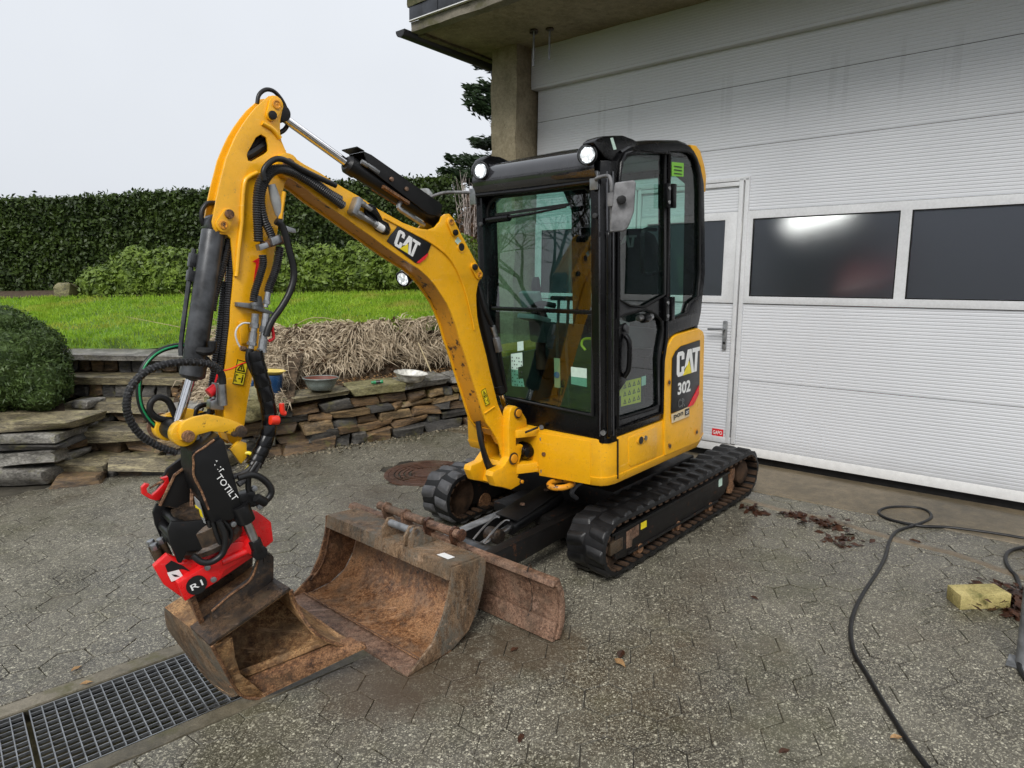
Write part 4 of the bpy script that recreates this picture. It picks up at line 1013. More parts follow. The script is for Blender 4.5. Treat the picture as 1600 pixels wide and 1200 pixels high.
T = {
 'boom': [(1.402,2.475,2.09),(1.425,2.475,2.104),(1.446,2.475,2.103),(1.464,2.475,2.097),(1.506,2.475,2.075),(1.572,2.475,2.048),(1.628,2.475,2.019),(1.686,2.475,1.992),(1.746,2.475,1.967),(1.84,2.475,1.918),(1.974,2.475,1.861),(2.049,2.475,1.84),(2.116,2.475,1.832),(2.16,2.475,1.844),(2.193,2.475,1.871),(2.206,2.475,1.894),(2.227,2.475,1.905),(2.251,2.475,1.907),(2.278,2.475,1.884),(2.289,2.475,1.866),(2.32,2.475,1.816),(2.359,2.475,1.761),(2.399,2.475,1.702),(2.44,2.475,1.645),(2.45,2.475,1.614),(2.438,2.475,1.592),(2.423,2.475,1.574),(2.409,2.475,1.521),(2.407,2.475,1.473),(2.41,2.475,1.409),(2.421,2.475,1.354),(2.44,2.475,1.287),(2.464,2.475,1.209),(2.483,2.475,1.13),(2.516,2.475,1.014),(2.537,2.475,0.942),(2.586,2.475,0.839),(2.618,2.475,0.772),(2.651,2.475,0.687),(2.664,2.475,0.626),(2.647,2.475,0.59),(2.61,2.475,0.584),(2.571,2.475,0.612),(2.553,2.475,0.662),(2.539,2.475,0.719),(2.513,2.475,0.767),(2.481,2.475,0.813),(2.444,2.475,0.86),(2.414,2.475,0.947),(2.382,2.475,1.042),(2.351,2.475,1.129),(2.328,2.475,1.2),(2.305,2.475,1.26),(2.29,2.475,1.297),(2.269,2.475,1.368),(2.239,2.475,1.439),(2.21,2.475,1.493),(2.172,2.475,1.541),(2.143,2.475,1.578),(2.099,2.475,1.621),(2.048,2.475,1.658),(2.012,2.475,1.676),(1.928,2.475,1.723),(1.862,2.475,1.762),(1.798,2.475,1.803),(1.736,2.475,1.839),(1.676,2.475,1.877),(1.618,2.475,1.911),(1.562,2.475,1.944),(1.509,2.475,1.981),(1.456,2.475,2.012),(1.425,2.475,2.026),(1.4,2.475,2.041),(1.39,2.475,2.066)],
 'boom_weld': [(1.868,2.471,1.881),(2.004,2.471,1.825),(2.076,2.471,1.795),(2.151,2.471,1.76),(2.227,2.471,1.709),(2.281,2.471,1.644),(2.319,2.471,1.569),(2.345,2.471,1.493),(2.367,2.471,1.413),(2.381,2.471,1.348)],
 'boom_slot': [(1.771,2.469,1.926),(1.797,2.469,1.932),(1.822,2.469,1.92),(1.84,2.469,1.894),(1.855,2.469,1.867),(1.885,2.469,1.854),(1.893,2.469,1.833),(1.882,2.469,1.816),(1.858,2.469,1.813),(1.822,2.469,1.829),(1.792,2.469,1.866),(1.771,2.469,1.895)],
 'boom_logo': [(1.876,2.471,1.781),(1.896,2.471,1.806),(1.941,2.471,1.846),(1.956,2.471,1.847),(2.125,2.471,1.776),(2.126,2.471,1.763),(2.102,2.471,1.723),(2.085,2.471,1.7),(2.05,2.471,1.682),(2.031,2.471,1.684)],
 'boom_pins': [(2.257,2.475,1.869),(2.274,2.475,1.819),(2.417,2.475,1.621),(2.388,2.475,1.656),(2.32,2.475,1.75),(2.633,2.475,0.622),(1.426,2.475,2.066),(2.297,2.475,1.783)],
 'boom_warn': [(2.411,2.472,1.031),(2.443,2.472,1.043),(2.474,2.472,0.957),(2.441,2.472,0.946)],
 'stick': [(1.412,2.5,2.319),(1.394,2.5,2.314),(1.366,2.5,2.29),(1.339,2.5,2.267),(1.311,2.5,2.236),(1.283,2.5,2.202),(1.254,2.5,2.161),(1.231,2.5,2.121),(1.207,2.5,2.075),(1.194,2.5,2.039),(1.175,2.5,1.989),(1.157,2.5,1.935),(1.142,2.5,1.883),(1.132,2.5,1.854),(1.133,2.5,1.836),(1.14,2.5,1.818),(1.158,2.5,1.809),(1.181,2.5,1.807),(1.194,2.5,1.793),(1.195,2.5,1.752),(1.193,2.5,1.669),(1.185,2.5,1.625),(1.168,2.5,1.543),(1.16,2.5,1.487),(1.145,2.5,1.42),(1.122,2.5,1.32),(1.111,2.5,1.276),(1.102,2.5,1.17),(1.098,2.5,1.093),(1.108,2.5,1.046),(1.131,2.5,1.021),(1.148,2.5,1.02),(1.158,2.5,1.045),(1.174,2.5,1.097),(1.198,2.5,1.193),(1.223,2.5,1.276),(1.252,2.5,1.356),(1.267,2.5,1.429),(1.286,2.5,1.488),(1.316,2.5,1.584),(1.345,2.5,1.683),(1.369,2.5,1.767),(1.391,2.5,1.861),(1.41,2.5,1.945),(1.432,2.5,2.006),(1.463,2.5,2.043),(1.474,2.5,2.077),(1.45,2.5,2.111),(1.431,2.5,2.158),(1.428,2.5,2.186),(1.432,2.5,2.228),(1.444,2.5,2.266),(1.45,2.5,2.292),(1.443,2.5,2.31),(1.428,2.5,2.319)],
 'stick_hole': [(1.349,2.5,2.173),(1.369,2.5,2.164),(1.374,2.5,2.139),(1.372,2.5,2.116),(1.355,2.5,2.103),(1.302,2.5,2.073),(1.289,2.5,2.075),(1.286,2.5,2.093),(1.29,2.5,2.104),(1.307,2.5,2.128),(1.328,2.5,2.16)],
 'stick_ridge': [(1.318,2.496,2.033),(1.286,2.496,2.017),(1.27,2.496,2.003),(1.26,2.496,1.975),(1.249,2.496,1.915),(1.238,2.496,1.846),(1.217,2.496,1.752),(1.202,2.496,1.675),(1.197,2.496,1.657)],
 'stick_top_ridge': [(1.356,2.496,2.214),(1.373,2.496,2.207),(1.393,2.496,2.198),(1.41,2.496,2.183),(1.424,2.496,2.166)],
 'stick_arrow': [(1.265,2.496,1.709),(1.316,2.496,1.733),(1.316,2.496,1.71),(1.3,2.496,1.703),(1.277,2.496,1.63),(1.262,2.496,1.633),(1.28,2.496,1.704)],
 'stick_warn': [(1.169,2.496,1.352),(1.212,2.496,1.335),(1.183,2.496,1.249),(1.141,2.496,1.262)],
 'link_out': [(0.913,2.44,1.133),(0.922,2.44,1.156),(0.937,2.44,1.167),(0.968,2.44,1.175),(1.019,2.44,1.175),(1.063,2.44,1.159),(1.095,2.44,1.143),(1.116,2.44,1.13),(1.141,2.44,1.113),(1.149,2.44,1.091),(1.139,2.44,1.074),(1.119,2.44,1.068),(1.103,2.44,1.077),(1.085,2.44,1.09),(1.064,2.44,1.099),(1.021,2.44,1.113),(0.979,2.44,1.11),(0.953,2.44,1.099),(0.932,2.44,1.09),(0.916,2.44,1.102)],
 'guard': [(1.783,2.48,2.144),(1.818,2.48,2.134),(2.225,2.48,1.941),(2.206,2.48,1.886),(2.118,2.48,1.852),(1.798,2.48,2.084)],
 'king': [(2.566,2.43,0.801),(2.58,2.43,0.892),(2.596,2.43,0.916),(2.626,2.43,0.921),(2.661,2.43,0.901),(2.71,2.43,0.832),(2.714,2.43,0.785),(2.651,2.43,0.776),(2.625,2.43,0.76),(2.622,2.43,0.701),(2.664,2.43,0.702),(2.699,2.43,0.68),(2.699,2.43,0.658),(2.661,2.43,0.642),(2.644,2.43,0.606),(2.664,2.43,0.572),(2.705,2.43,0.544),(2.642,2.43,0.542),(2.626,2.43,0.524),(2.687,2.43,0.486),(2.639,2.43,0.477),(2.572,2.43,0.468),(2.514,2.43,0.497),(2.456,2.43,0.519),(2.43,2.43,0.579),(2.441,2.43,0.604),(2.514,2.43,0.61),(2.565,2.43,0.65)],
 'cab_side': [(2.824,1.93,0.787),(3.295,1.93,0.796),(3.289,1.93,1.145),(3.335,1.93,1.228),(3.41,1.93,1.261),(3.666,1.93,1.279),(3.694,1.93,1.347),(3.712,1.93,1.457),(3.733,1.93,1.574),(3.716,1.93,1.853),(3.698,1.93,2.074),(3.657,1.93,2.158),(3.618,1.93,2.206),(3.574,1.93,2.24),(3.516,1.93,2.261),(3.433,1.93,2.268),(3.195,1.93,2.244),(3.023,1.93,2.219),(2.945,1.93,2.2),(2.884,1.93,2.174),(2.847,1.93,2.142),(2.825,1.93,2.099),(2.815,1.93,1.988)],
 'win_door': [(2.852,1.93,1.99),(2.863,1.93,2.073),(2.884,1.93,2.127),(2.923,1.93,2.159),(2.978,1.93,2.174),(3.277,1.93,2.208),(3.295,1.93,1.478),(3.23,1.93,1.461),(3.073,1.93,1.425),(2.954,1.93,1.44),(2.858,1.93,1.478)],
 'win_rear': [(3.316,1.93,2.217),(3.496,1.93,2.233),(3.56,1.93,2.222),(3.604,1.93,2.188),(3.64,1.93,2.123),(3.656,1.93,2.027),(3.676,1.93,1.576),(3.659,1.93,1.442),(3.621,1.93,1.433),(3.563,1.93,1.412),(3.535,1.93,1.359),(3.435,1.93,1.346),(3.339,1.93,1.329)],
 'win_low': [(2.83,1.93,1.386),(2.897,1.93,1.399),(3.104,1.93,1.41),(3.18,1.93,1.384),(3.252,1.93,1.344),(3.273,1.93,1.29),(3.242,1.93,1.189),(3.23,1.93,1.138),(3.242,1.93,0.882),(3.189,1.93,0.87),(2.847,1.93,0.876),(2.824,1.93,0.903)],
 'side_panel': [(3.272,1.918,1.169),(3.362,1.918,1.24),(3.403,1.918,1.25),(3.651,1.918,1.262),(3.707,1.918,1.238),(3.724,1.918,1.206),(3.723,1.918,0.719),(3.681,1.918,0.577),(3.296,1.918,0.58),(3.288,1.918,0.627)],
 'cat_plate': [(3.347,1.912,1.125),(3.381,1.912,1.16),(3.437,1.912,1.182),(3.658,1.912,1.194),(3.663,1.912,0.91),(3.522,1.912,0.815),(3.342,1.912,0.815)],
 'cat_red': [(3.656,1.91,0.926),(3.654,1.91,0.873),(3.595,1.91,0.822),(3.523,1.91,0.815)],
 'hatch': [(2.946,1.926,0.761),(3.197,1.926,0.769),(3.217,1.926,0.758),(3.22,1.926,0.608),(3.201,1.926,0.594),(2.959,1.926,0.599),(2.941,1.926,0.614),(2.934,1.926,0.75)],
 'pon': [(3.34,1.91,0.809),(3.542,1.91,0.82),(3.544,1.91,0.762),(3.348,1.91,0.759)],
 'greensticker': [(3.343,1.93,2.165),(3.467,1.93,2.168),(3.466,1.93,2.098),(3.345,1.93,2.094)],
 'windsh': [(2.745,2.727,1.777),(2.745,2.704,1.946),(2.745,2.682,1.985),(2.745,2.633,2.015),(2.745,2.549,2.019),(2.745,2.104,2.024),(2.745,2.051,2.018),(2.745,2.017,1.992),(2.745,1.999,1.949),(2.745,1.997,1.752),(2.745,2.01,1.446),(2.745,2.031,0.894),(2.745,2.652,0.916),(2.745,2.714,0.991)],
 'visor': [(2.72,2.78,2.18),(2.72,2.776,2.059),(2.72,1.907,2.061),(2.72,1.921,2.164)],
 'mirror': [(2.653,1.816,2.012),(2.702,1.751,2.02),(2.709,1.742,2.009),(2.704,1.748,1.885),(2.689,1.768,1.816),(2.677,1.784,1.799),(2.639,1.834,1.796),(2.639,1.834,1.832)],
 'mirror_arm': [(2.644,1.9,2.019),(2.548,1.9,2.014),(2.72,1.9,2.032),(2.755,1.9,2.011),(2.755,1.9,1.931)],
 'TW': [(0.9587,-0.1177,0.2588),(-0.1219,-0.9925,0),(-0.2569,0.0315,0.9659)],
 'r1': [(0.858,2.429,0.521),(0.84,2.431,0.597),(0.997,2.412,0.653),(1.032,2.408,0.688),(1.064,2.404,0.688),(1.119,2.397,0.661),(1.12,2.397,0.63),(1.105,2.399,0.619),(1.004,2.411,0.591),(0.98,2.414,0.56)],
 'redframe': [(0.784,2.473,0.668),(0.833,2.467,0.7),(0.888,2.461,0.653),(0.977,2.45,0.669),(1.029,2.443,0.684),(1.081,2.437,0.744),(1.123,2.432,0.784),(1.156,2.428,0.77),(1.182,2.425,0.742),(1.205,2.422,0.715),(1.207,2.422,0.635),(1.147,2.429,0.606),(0.999,2.447,0.548),(0.872,2.463,0.51),(0.809,2.47,0.592)],
 'wlabel': [(0.823,2.465,0.634),(0.862,2.46,0.633),(0.874,2.458,0.6),(0.833,2.463,0.597)],
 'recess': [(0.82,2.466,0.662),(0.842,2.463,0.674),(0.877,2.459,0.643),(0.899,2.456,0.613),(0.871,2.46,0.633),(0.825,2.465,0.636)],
 'r1_c': [(0.901,2.422,0.572),(0.904,2.421,0.605)],
 'cover': [(0.926,2.391,1.063),(1.023,2.379,1.106),(1.04,2.377,1.081),(1.05,2.375,1.008),(1.07,2.373,0.883),(1.083,2.371,0.805),(1.033,2.377,0.785),(0.962,2.386,0.795),(0.944,2.388,0.867),(0.932,2.39,0.917),(0.92,2.391,1.002)],
 'cover_left': [(0.88,2.396,1.09),(0.882,2.396,1.01),(0.895,2.394,0.922),(0.943,2.389,0.815)],
 'rototext': [(0.996,2.38,0.963),(1.048,2.374,0.859),(1.03,2.376,0.859),(0.987,2.381,1.017),(0.994,2.38,0.985)],
 'hook': [(0.908,2.584,0.943),(0.909,2.584,0.911),(0.867,2.589,0.86),(0.841,2.592,0.874),(0.817,2.595,0.899),(0.819,2.595,0.923),(0.833,2.593,0.934),(0.845,2.592,0.929),(0.833,2.593,0.915),(0.835,2.593,0.899),(0.849,2.592,0.886),(0.867,2.589,0.897),(0.89,2.586,0.918),(0.896,2.586,0.928),(0.884,2.587,0.941)],
 'brack': [(0.916,2.543,0.956),(0.979,2.535,0.991),(0.988,2.534,0.87),(0.959,2.538,0.803),(0.856,2.55,0.855)],
 'disc': [(0.847,2.431,0.827),(0.891,2.425,0.814),(0.95,2.418,0.805),(0.973,2.415,0.774),(0.999,2.412,0.698),(0.964,2.416,0.684),(0.883,2.426,0.704),(0.863,2.429,0.667),(0.852,2.43,0.67),(0.834,2.432,0.748),(0.831,2.432,0.796)],
 'hosebox': [(0.965,2.416,0.801),(0.973,2.415,0.73),(0.997,2.412,0.678),(1.018,2.41,0.729),(1.001,2.412,0.784)],
 'smallcyl': [(1.088,2.381,0.764),(1.109,2.378,0.687),(1.121,2.377,0.635)],
 'clamp': [(1.068,2.383,0.868),(1.119,2.377,0.818),(1.098,2.379,0.799),(1.047,2.386,0.817),(1.129,2.376,0.875),(1.144,2.374,0.806)],
 'rhose': [(1.066,2.363,0.941),(1.108,2.358,0.944),(1.141,2.354,0.929),(1.173,2.35,0.891),(1.18,2.349,0.857),(1.156,2.352,0.833),(1.121,2.357,0.84)],
 'bolts': [(1.013,2.395,0.835),(1.042,2.391,0.768),(1.13,2.381,0.882),(1.142,2.379,0.808),(1.028,2.393,0.812),(0.941,2.404,0.626),(0.957,2.402,0.574)],
 'bolts_fit': [(0.804,2.486,0.724),(0.814,2.485,0.702),(0.832,2.483,0.638)],
 'bk_A': [(1.064,2.474,-0)],
 'bk_B': [(1.438,2.195,0.16)],
 'bk_Bt': [(1.448,2.236,0.165)],
 'bk_P1': [(0.885,2.727,0.385)],
 'bk_P2': [(0.909,2.368,0.35)],
 'bk_P3': [(1.216,2.337,0.455)],
 'bk_Q1': [(0.924,2.813,0.22)],
 'bk_Q2': [(1.036,2.474,0.04)],
 'bk_L1': [(1.098,2.446,0)],
 'bk_S1': [(1.24,2.344,0.37)],
 'bk_S2': [(1.288,2.3,0.25)],
 'bk_S3': [(1.385,2.269,0.17)],
 'ear_r': [(0.949,2.458,0.377),(0.957,2.457,0.433),(1.028,2.449,0.472),(1.109,2.439,0.509),(1.148,2.434,0.588),(1.167,2.432,0.601),(1.191,2.429,0.591),(1.204,2.427,0.565),(1.195,2.428,0.477),(0.95,2.458,0.358)],
 'cable': [(2.366,0.387,0.008),(2.459,0.466,0.008),(2.613,0.577,0.008),(2.779,0.69,0.008),(2.912,0.779,0.008),(3.087,0.847,0.008),(3.274,0.888,0.008),(3.501,0.911,0.008),(3.764,0.925,0.008),(4,0.947,0.008),(4.247,0.988,0.008),(4.427,0.993,0.008),(4.567,0.946,0.008),(4.693,0.905,0.008),(4.799,0.892,0.008),(4.896,0.931,0.008),(4.921,1.01,0.008),(4.858,1.108,0.008),(4.771,1.162,0.008),(4.681,1.164,0.008),(4.612,1.108,0.008),(4.587,1.004,0.008),(4.602,0.902,0.008),(4.674,0.781,0.008),(4.723,0.625,0.008),(4.748,0.502,0.008),(4.761,0.412,0.008),(4.795,0.297,0.008)],
 'cable2': [(4.753,0.293,0.008),(4.614,0.395,0.008),(4.52,0.442,0.008),(4.425,0.453,0.008),(4.314,0.435,0.008),(4.222,0.403,0.008),(4.131,0.365,0.008),(3.803,0.3,0.008),(3.471,0.268,0.008),(3.291,0.257,0.008),(3.158,0.224,0.008),(3.019,0.13,0.008)],
 'brick': [(3.694,0.59,0),(3.634,0.526,0),(3.816,0.345,0)],
 'brick_top': [(3.699,0.596,0.07),(3.854,0.43,0.07),(3.778,0.349,0.07),(3.61,0.522,0.07)],
 'post': [(3.266,0.236,0)],
 'leaves': [(4.226,1.787,0),(4.251,1.557,-0),(4.342,1.478,0),(4.282,1.332,0),(4.111,1.185,0),(4.328,0.874,-0),(4.009,0.428,0),(3.875,0.332,0),(2.213,1.494,0),(2.268,1.524,0),(0.674,3.246,-0),(2.459,0.505,-0),(0.947,3.207,0),(2.138,0.771,0),(0.668,3.093,0)],
 'bowl': [(-2.014,6.223,0.855),(-1.853,6.207,0.746),(-1.678,6.226,0.876),(-1.177,6.233,0.928),(-1.011,6.217,0.814),(-0.847,6.234,0.932),(-2.456,6.229,0.896),(-2.233,6.233,0.928),(-2.237,6.208,0.753),(-1.364,6.214,0.792),(-1.235,6.216,0.805)],
 'boom_cat': [(1.91,2.475,1.765),(2.029,2.475,1.704),(1.944,2.475,1.833)],
 'bump_l': [(2.669,1.945,2.202),(2.704,1.945,2.222),(2.764,1.945,2.239),(2.912,1.945,2.257),(3.001,1.945,2.248),(3.076,1.945,2.232),(2.973,1.945,2.201),(2.89,1.945,2.159),(2.847,1.945,2.12),(2.764,1.945,2.14)],
 'bump_r': [(2.703,2.79,2.136),(2.706,2.79,2.18),(2.742,2.79,2.223),(2.792,2.79,2.243),(2.872,2.79,2.243),(2.959,2.79,2.222),(2.985,2.79,2.2),(2.852,2.79,2.146),(2.748,2.79,2.055)],
 'rear_yellow': [(3.694,2.02,2.296),(3.769,2.02,2.299),(3.823,2.02,2.272),(3.874,2.02,2.197),(3.9,2.02,2.137),(3.897,2.02,2.045),(3.857,2.02,2.044),(3.835,2.02,2.18),(3.756,2.02,2.245)],
 'hz_conA': [(1.655,2.452,1.921),(1.607,2.452,1.952),(1.551,2.452,1.984),(1.498,2.452,2.014),(1.44,2.452,2.039),(1.383,2.452,2.047),(1.335,2.452,2.032),(1.304,2.452,1.994),(1.289,2.452,1.948),(1.281,2.452,1.891),(1.278,2.452,1.833),(1.275,2.452,1.78)],
 'hz_conB': [(1.643,2.44,1.945),(1.586,2.44,1.972),(1.532,2.44,2.006),(1.478,2.44,2.029),(1.426,2.44,2.046),(1.387,2.44,2.046),(1.349,2.44,2.03),(1.318,2.44,1.994),(1.3,2.44,1.947),(1.298,2.44,1.902),(1.306,2.44,1.856),(1.323,2.44,1.817),(1.33,2.44,1.789)],
 'hz_conA2': [(1.291,2.462,1.733),(1.29,2.462,1.7),(1.272,2.462,1.654),(1.253,2.462,1.612),(1.242,2.462,1.582),(1.238,2.462,1.561)],
 'hz_conB2': [(1.358,2.452,1.761),(1.345,2.452,1.708),(1.324,2.452,1.657),(1.302,2.452,1.617),(1.294,2.452,1.591)],
 'hz_big': [(1.334,2.42,1.855),(1.356,2.42,1.839),(1.37,2.42,1.797),(1.38,2.42,1.738),(1.389,2.42,1.69),(1.387,2.42,1.642),(1.363,2.42,1.587),(1.326,2.42,1.537),(1.288,2.42,1.496),(1.267,2.42,1.465),(1.254,2.42,1.435)],
 'hz_over': [(1.31,2.43,1.999),(1.308,2.43,2.031),(1.326,2.43,2.056),(1.358,2.43,2.077),(1.389,2.43,2.079),(1.425,2.43,2.066),(1.461,2.43,2.05),(1.514,2.43,2.03),(1.555,2.43,2.016),(1.611,2.43,1.997)],
 'hz_top': [(1.369,2.545,2.291),(1.377,2.545,2.319),(1.394,2.545,2.338),(1.416,2.545,2.348),(1.442,2.545,2.345),(1.464,2.545,2.327),(1.48,2.545,2.303),(1.489,2.545,2.276)],
 'hz_top2': [(1.497,2.56,2.249),(1.495,2.56,2.23),(1.48,2.56,2.211),(1.457,2.56,2.197)],
 'hz_cylt': [(1.181,2.56,1.924),(1.15,2.56,1.921),(1.132,2.56,1.905),(1.122,2.56,1.882),(1.122,2.56,1.855),(1.132,2.56,1.844)],
 'hz_con1': [(1.201,2.53,1.792),(1.187,2.53,1.751),(1.167,2.53,1.698),(1.148,2.53,1.652),(1.134,2.53,1.618),(1.12,2.53,1.576),(1.109,2.53,1.533)],
 'hz_con2': [(1.206,2.53,1.75),(1.192,2.53,1.662),(1.175,2.53,1.568),(1.163,2.53,1.498),(1.143,2.53,1.404),(1.12,2.53,1.322),(1.097,2.53,1.265)],
 'hz_con3': [(1.18,2.55,1.639),(1.16,2.55,1.545),(1.14,2.55,1.451),(1.115,2.55,1.357),(1.098,2.55,1.287),(1.082,2.55,1.229)],
 'hz_thin': [(1.056,2.56,1.383),(1.082,2.56,1.361),(1.103,2.56,1.315),(1.1,2.56,1.261),(1.075,2.56,1.167),(1.062,2.56,1.133)],
 'hz_spiral': [(1.081,2.44,1.277),(1.08,2.44,1.312),(1.06,2.44,1.345),(1.014,2.44,1.363),(0.949,2.44,1.374),(0.879,2.44,1.372),(0.822,2.44,1.354),(0.777,2.44,1.313),(0.757,2.44,1.259),(0.762,2.44,1.202),(0.791,2.44,1.145),(0.839,2.44,1.099),(0.894,2.44,1.064)],
 'hz_green': [(1.06,2.62,1.407),(0.996,2.62,1.412),(0.934,2.62,1.396),(0.885,2.62,1.353),(0.861,2.62,1.292),(0.857,2.62,1.223),(0.874,2.62,1.168),(0.902,2.62,1.124)],
 'hz_coil': [(0.953,2.6,1.144),(0.906,2.6,1.16),(0.881,2.6,1.191),(0.887,2.6,1.223),(0.914,2.6,1.237),(0.944,2.6,1.22),(0.959,2.6,1.179),(0.966,2.6,1.134),(0.96,2.6,1.086)],
 'hz_coil2': [(1.04,2.62,1.141),(1.053,2.62,1.169),(1.088,2.62,1.177),(1.121,2.62,1.161),(1.104,2.62,1.142),(1.06,2.62,1.142),(1.037,2.62,1.129)],
 'hz_sleeve': [(1.204,2.42,1.385),(1.207,2.42,1.344),(1.218,2.42,1.282),(1.23,2.42,1.219),(1.237,2.42,1.156),(1.236,2.42,1.101),(1.218,2.42,1.048),(1.193,2.42,1.008),(1.17,2.42,0.976),(1.155,2.42,0.954)],
 'hz_drop1': [(1.192,2.43,1.393),(1.183,2.43,1.358),(1.192,2.43,1.321),(1.208,2.43,1.278)],
 'hz_drop2': [(1.232,2.43,1.364),(1.226,2.43,1.329),(1.227,2.43,1.292)],
 'hz_out1': [(1.166,2.42,0.967),(1.133,2.42,0.942),(1.1,2.42,0.933),(1.068,2.42,0.934)],
 'hz_out2': [(1.166,2.4,0.97),(1.143,2.4,0.936),(1.111,2.4,0.92),(1.08,2.4,0.906)],
 'hz_out3': [(1.157,2.39,0.975),(1.122,2.39,0.934),(1.113,2.39,0.892),(1.119,2.39,0.853),(1.13,2.39,0.812)],
 'cp1': [(1.237,2.455,1.518),(1.231,2.455,1.483),(1.223,2.455,1.448),(1.214,2.455,1.413),(1.207,2.455,1.39)],
 'cp2': [(1.273,2.44,1.516),(1.263,2.44,1.469),(1.253,2.44,1.422),(1.244,2.44,1.386),(1.237,2.44,1.36)],
 'cp3': [(1.294,2.45,1.598),(1.285,2.45,1.563),(1.278,2.45,1.539)],
 'cp0': [(1.237,2.46,1.561),(1.239,2.46,1.537)],
 'brk': [(1.183,2.47,1.564),(1.239,2.47,1.556),(1.32,2.47,1.516),(1.314,2.47,1.507),(1.232,2.47,1.537),(1.181,2.47,1.548)],
 'brk2': [(1.247,2.475,1.589),(1.279,2.475,1.579),(1.284,2.475,1.526),(1.257,2.475,1.54)],
 'clampA': [(1.268,2.44,1.77),(1.304,2.44,1.779),(1.31,2.44,1.761),(1.273,2.44,1.747)],
 'clampB': [(1.313,2.43,1.793),(1.353,2.43,1.807),(1.36,2.43,1.779),(1.32,2.43,1.765)],
 'redcord': [(1.09,2.46,1.321),(1.128,2.46,1.325),(1.169,2.46,1.338),(1.204,2.46,1.339),(1.221,2.46,1.334)],
 'redcord2': [(1.202,2.4,1.344),(1.208,2.4,1.331),(1.222,2.4,1.317),(1.226,2.4,1.283),(1.224,2.4,1.235),(1.224,2.4,1.186),(1.225,2.4,1.149)],
 'orange': [(1.219,2.385,1.144),(1.218,2.385,1.127),(1.251,2.385,1.121)],
 'redcap': [(1.101,2.52,1.302),(1.087,2.52,1.268),(1.06,2.52,1.236),(1.075,2.52,1.241)],
 'valve': [(1.082,2.5,1.275),(1.11,2.5,1.271),(1.102,2.5,1.168),(1.052,2.5,1.179),(1.058,2.5,1.212),(1.077,2.5,1.214)],
 'whitecord': [(1.214,2.46,1.484),(1.189,2.46,1.486),(1.166,2.46,1.472),(1.156,2.46,1.449),(1.16,2.46,1.421),(1.168,2.46,1.401)],
 'pinkcap': [(1.175,2.47,1.395),(1.194,2.47,1.388)],
 'redstrap': [(1.285,2.43,1.484),(1.287,2.43,1.455),(1.287,2.43,1.423),(1.267,2.43,1.413)],
 'lever_g': [(1.345,2.45,1.989),(1.356,2.45,1.939),(1.368,2.45,1.881),(1.374,2.45,1.858)],
 'rodA': [(1.389,2.44,1.963),(1.377,2.44,1.916),(1.364,2.44,1.864)],
 'plate_a': [(1.386,2.45,1.841),(1.43,2.45,1.828),(1.431,2.45,1.813),(1.386,2.45,1.818)],
 'bk_I1': [(0.977,2.349,0.36)],
 'bk_I2': [(0.998,2.395,0.25)],
 'bk_I3': [(1.021,2.418,0.16)],
 'bk_I4': [(1.074,2.42,0.08)],
 'bk_I5': [(1.105,2.434,0.03)],
}
# ================================================================== the excavator
def tr(k): return [V(p) for p in T[k]]
def bk(k): return V(T['bk_' + k][0])
EX = thing('excavator', 'yellow mini excavator with a black cab and a bent boom on rubber tracks', 'excavator', GF, (3.55, 2.54, 0))
YV = V((0, 1, 0))
def shift(pts, d): return [p + V(d) for p in pts]
def hose(name, key, r, mat, parent, n=5, seg=8, dy=0):
    return part(name, Geo().tube(catmull(shift(tr(key), (0, dy, 0)), n), r, seg), mat, parent, 0, 60)
def conduit(name, key, r, mat, parent, pitch=.0085, dy=0):
    """corrugated sleeve: rings along the path"""
    P = catmull(shift(tr(key), (0, dy, 0)), 12); L_ = [0]
    for a, b in zip(P, P[1:]): L_.append(L_[-1] + (b - a).length)
    pts, rr = [], []; s = 0; k = 0; i = 0
    while s < L_[-1]:
        while i < len(L_) - 2 and L_[i + 1] < s: i += 1
        f = (s - L_[i]) / max(1e-9, L_[i + 1] - L_[i]); pts.append(P[i].lerp(P[i + 1], min(1, f))); rr.append(r if k % 2 else r * .80); s += pitch / 2; k += 1
    return part(name, Geo().tube(pts, rr, 10), mat, parent, 0, 20)
def pin(name, c, r, mat, parent, l=.02, bev=.003, ax=(0, -1, 0)):
    c = V(c); return part(name, Geo().cyl(c, c + V(ax) * l, r, 20), mat, parent, bev)
def fitting(name, key, rs_, mat, parent, dy=0):
    """hydraulic coupler: stepped hex and round sections along a path"""
    P = shift(tr(key), (0, dy, 0)); g = Geo()
    for i, (a, b) in enumerate(zip(P, P[1:])):
        g.cyl(a, a.lerp(b, .48), rs_[i % len(rs_)], 6 if i % 2 else 14); g.cyl(a.lerp(b, .48), b, rs_[(i + 1) % len(rs_)] * .82, 14)
    return part(name, g, mat, parent, 0, 25)

# ---------------------------------------------------------------- tracks
FX, RX, ZC, RT = 2.866, 4.44, .180, .155
def stadium(r, n=12):
    out = []
    for k in range(n + 1):
        a = radians(-90 - 180 * k / n); out.append((FX + r * cos(a), ZC + r * sin(a), a))
    for k in range(1, 9): out.append((FX + (RX - FX) * k / 9, ZC + r - .010 * sin(pi * k / 9), radians(90)))
    for k in range(n + 1):
        a = radians(90 - 180 * k / n); out.append((RX + r * cos(a), ZC + r * sin(a), a))
    for k in range(1, 9): out.append((RX + (FX - RX) * k / 9, ZC - r, radians(-90)))
    return out
PER = 2 * (RX - FX) + 2 * pi * RT
def on_track(s, r=RT):
    s %= PER; h = pi * RT; l = RX - FX
    if s < h: a = radians(-90) - pi * s / h; return FX + r * cos(a), ZC + r * sin(a), a
    s -= h
    if s < l: return FX + s, ZC + r - .010 * sin(pi * s / l), radians(90)
    s -= l
    if s < h: a = radians(90) - pi * s / h; return RX + r * cos(a), ZC + r * sin(a), a
    s -= h; return RX - s, ZC - r, radians(-90)
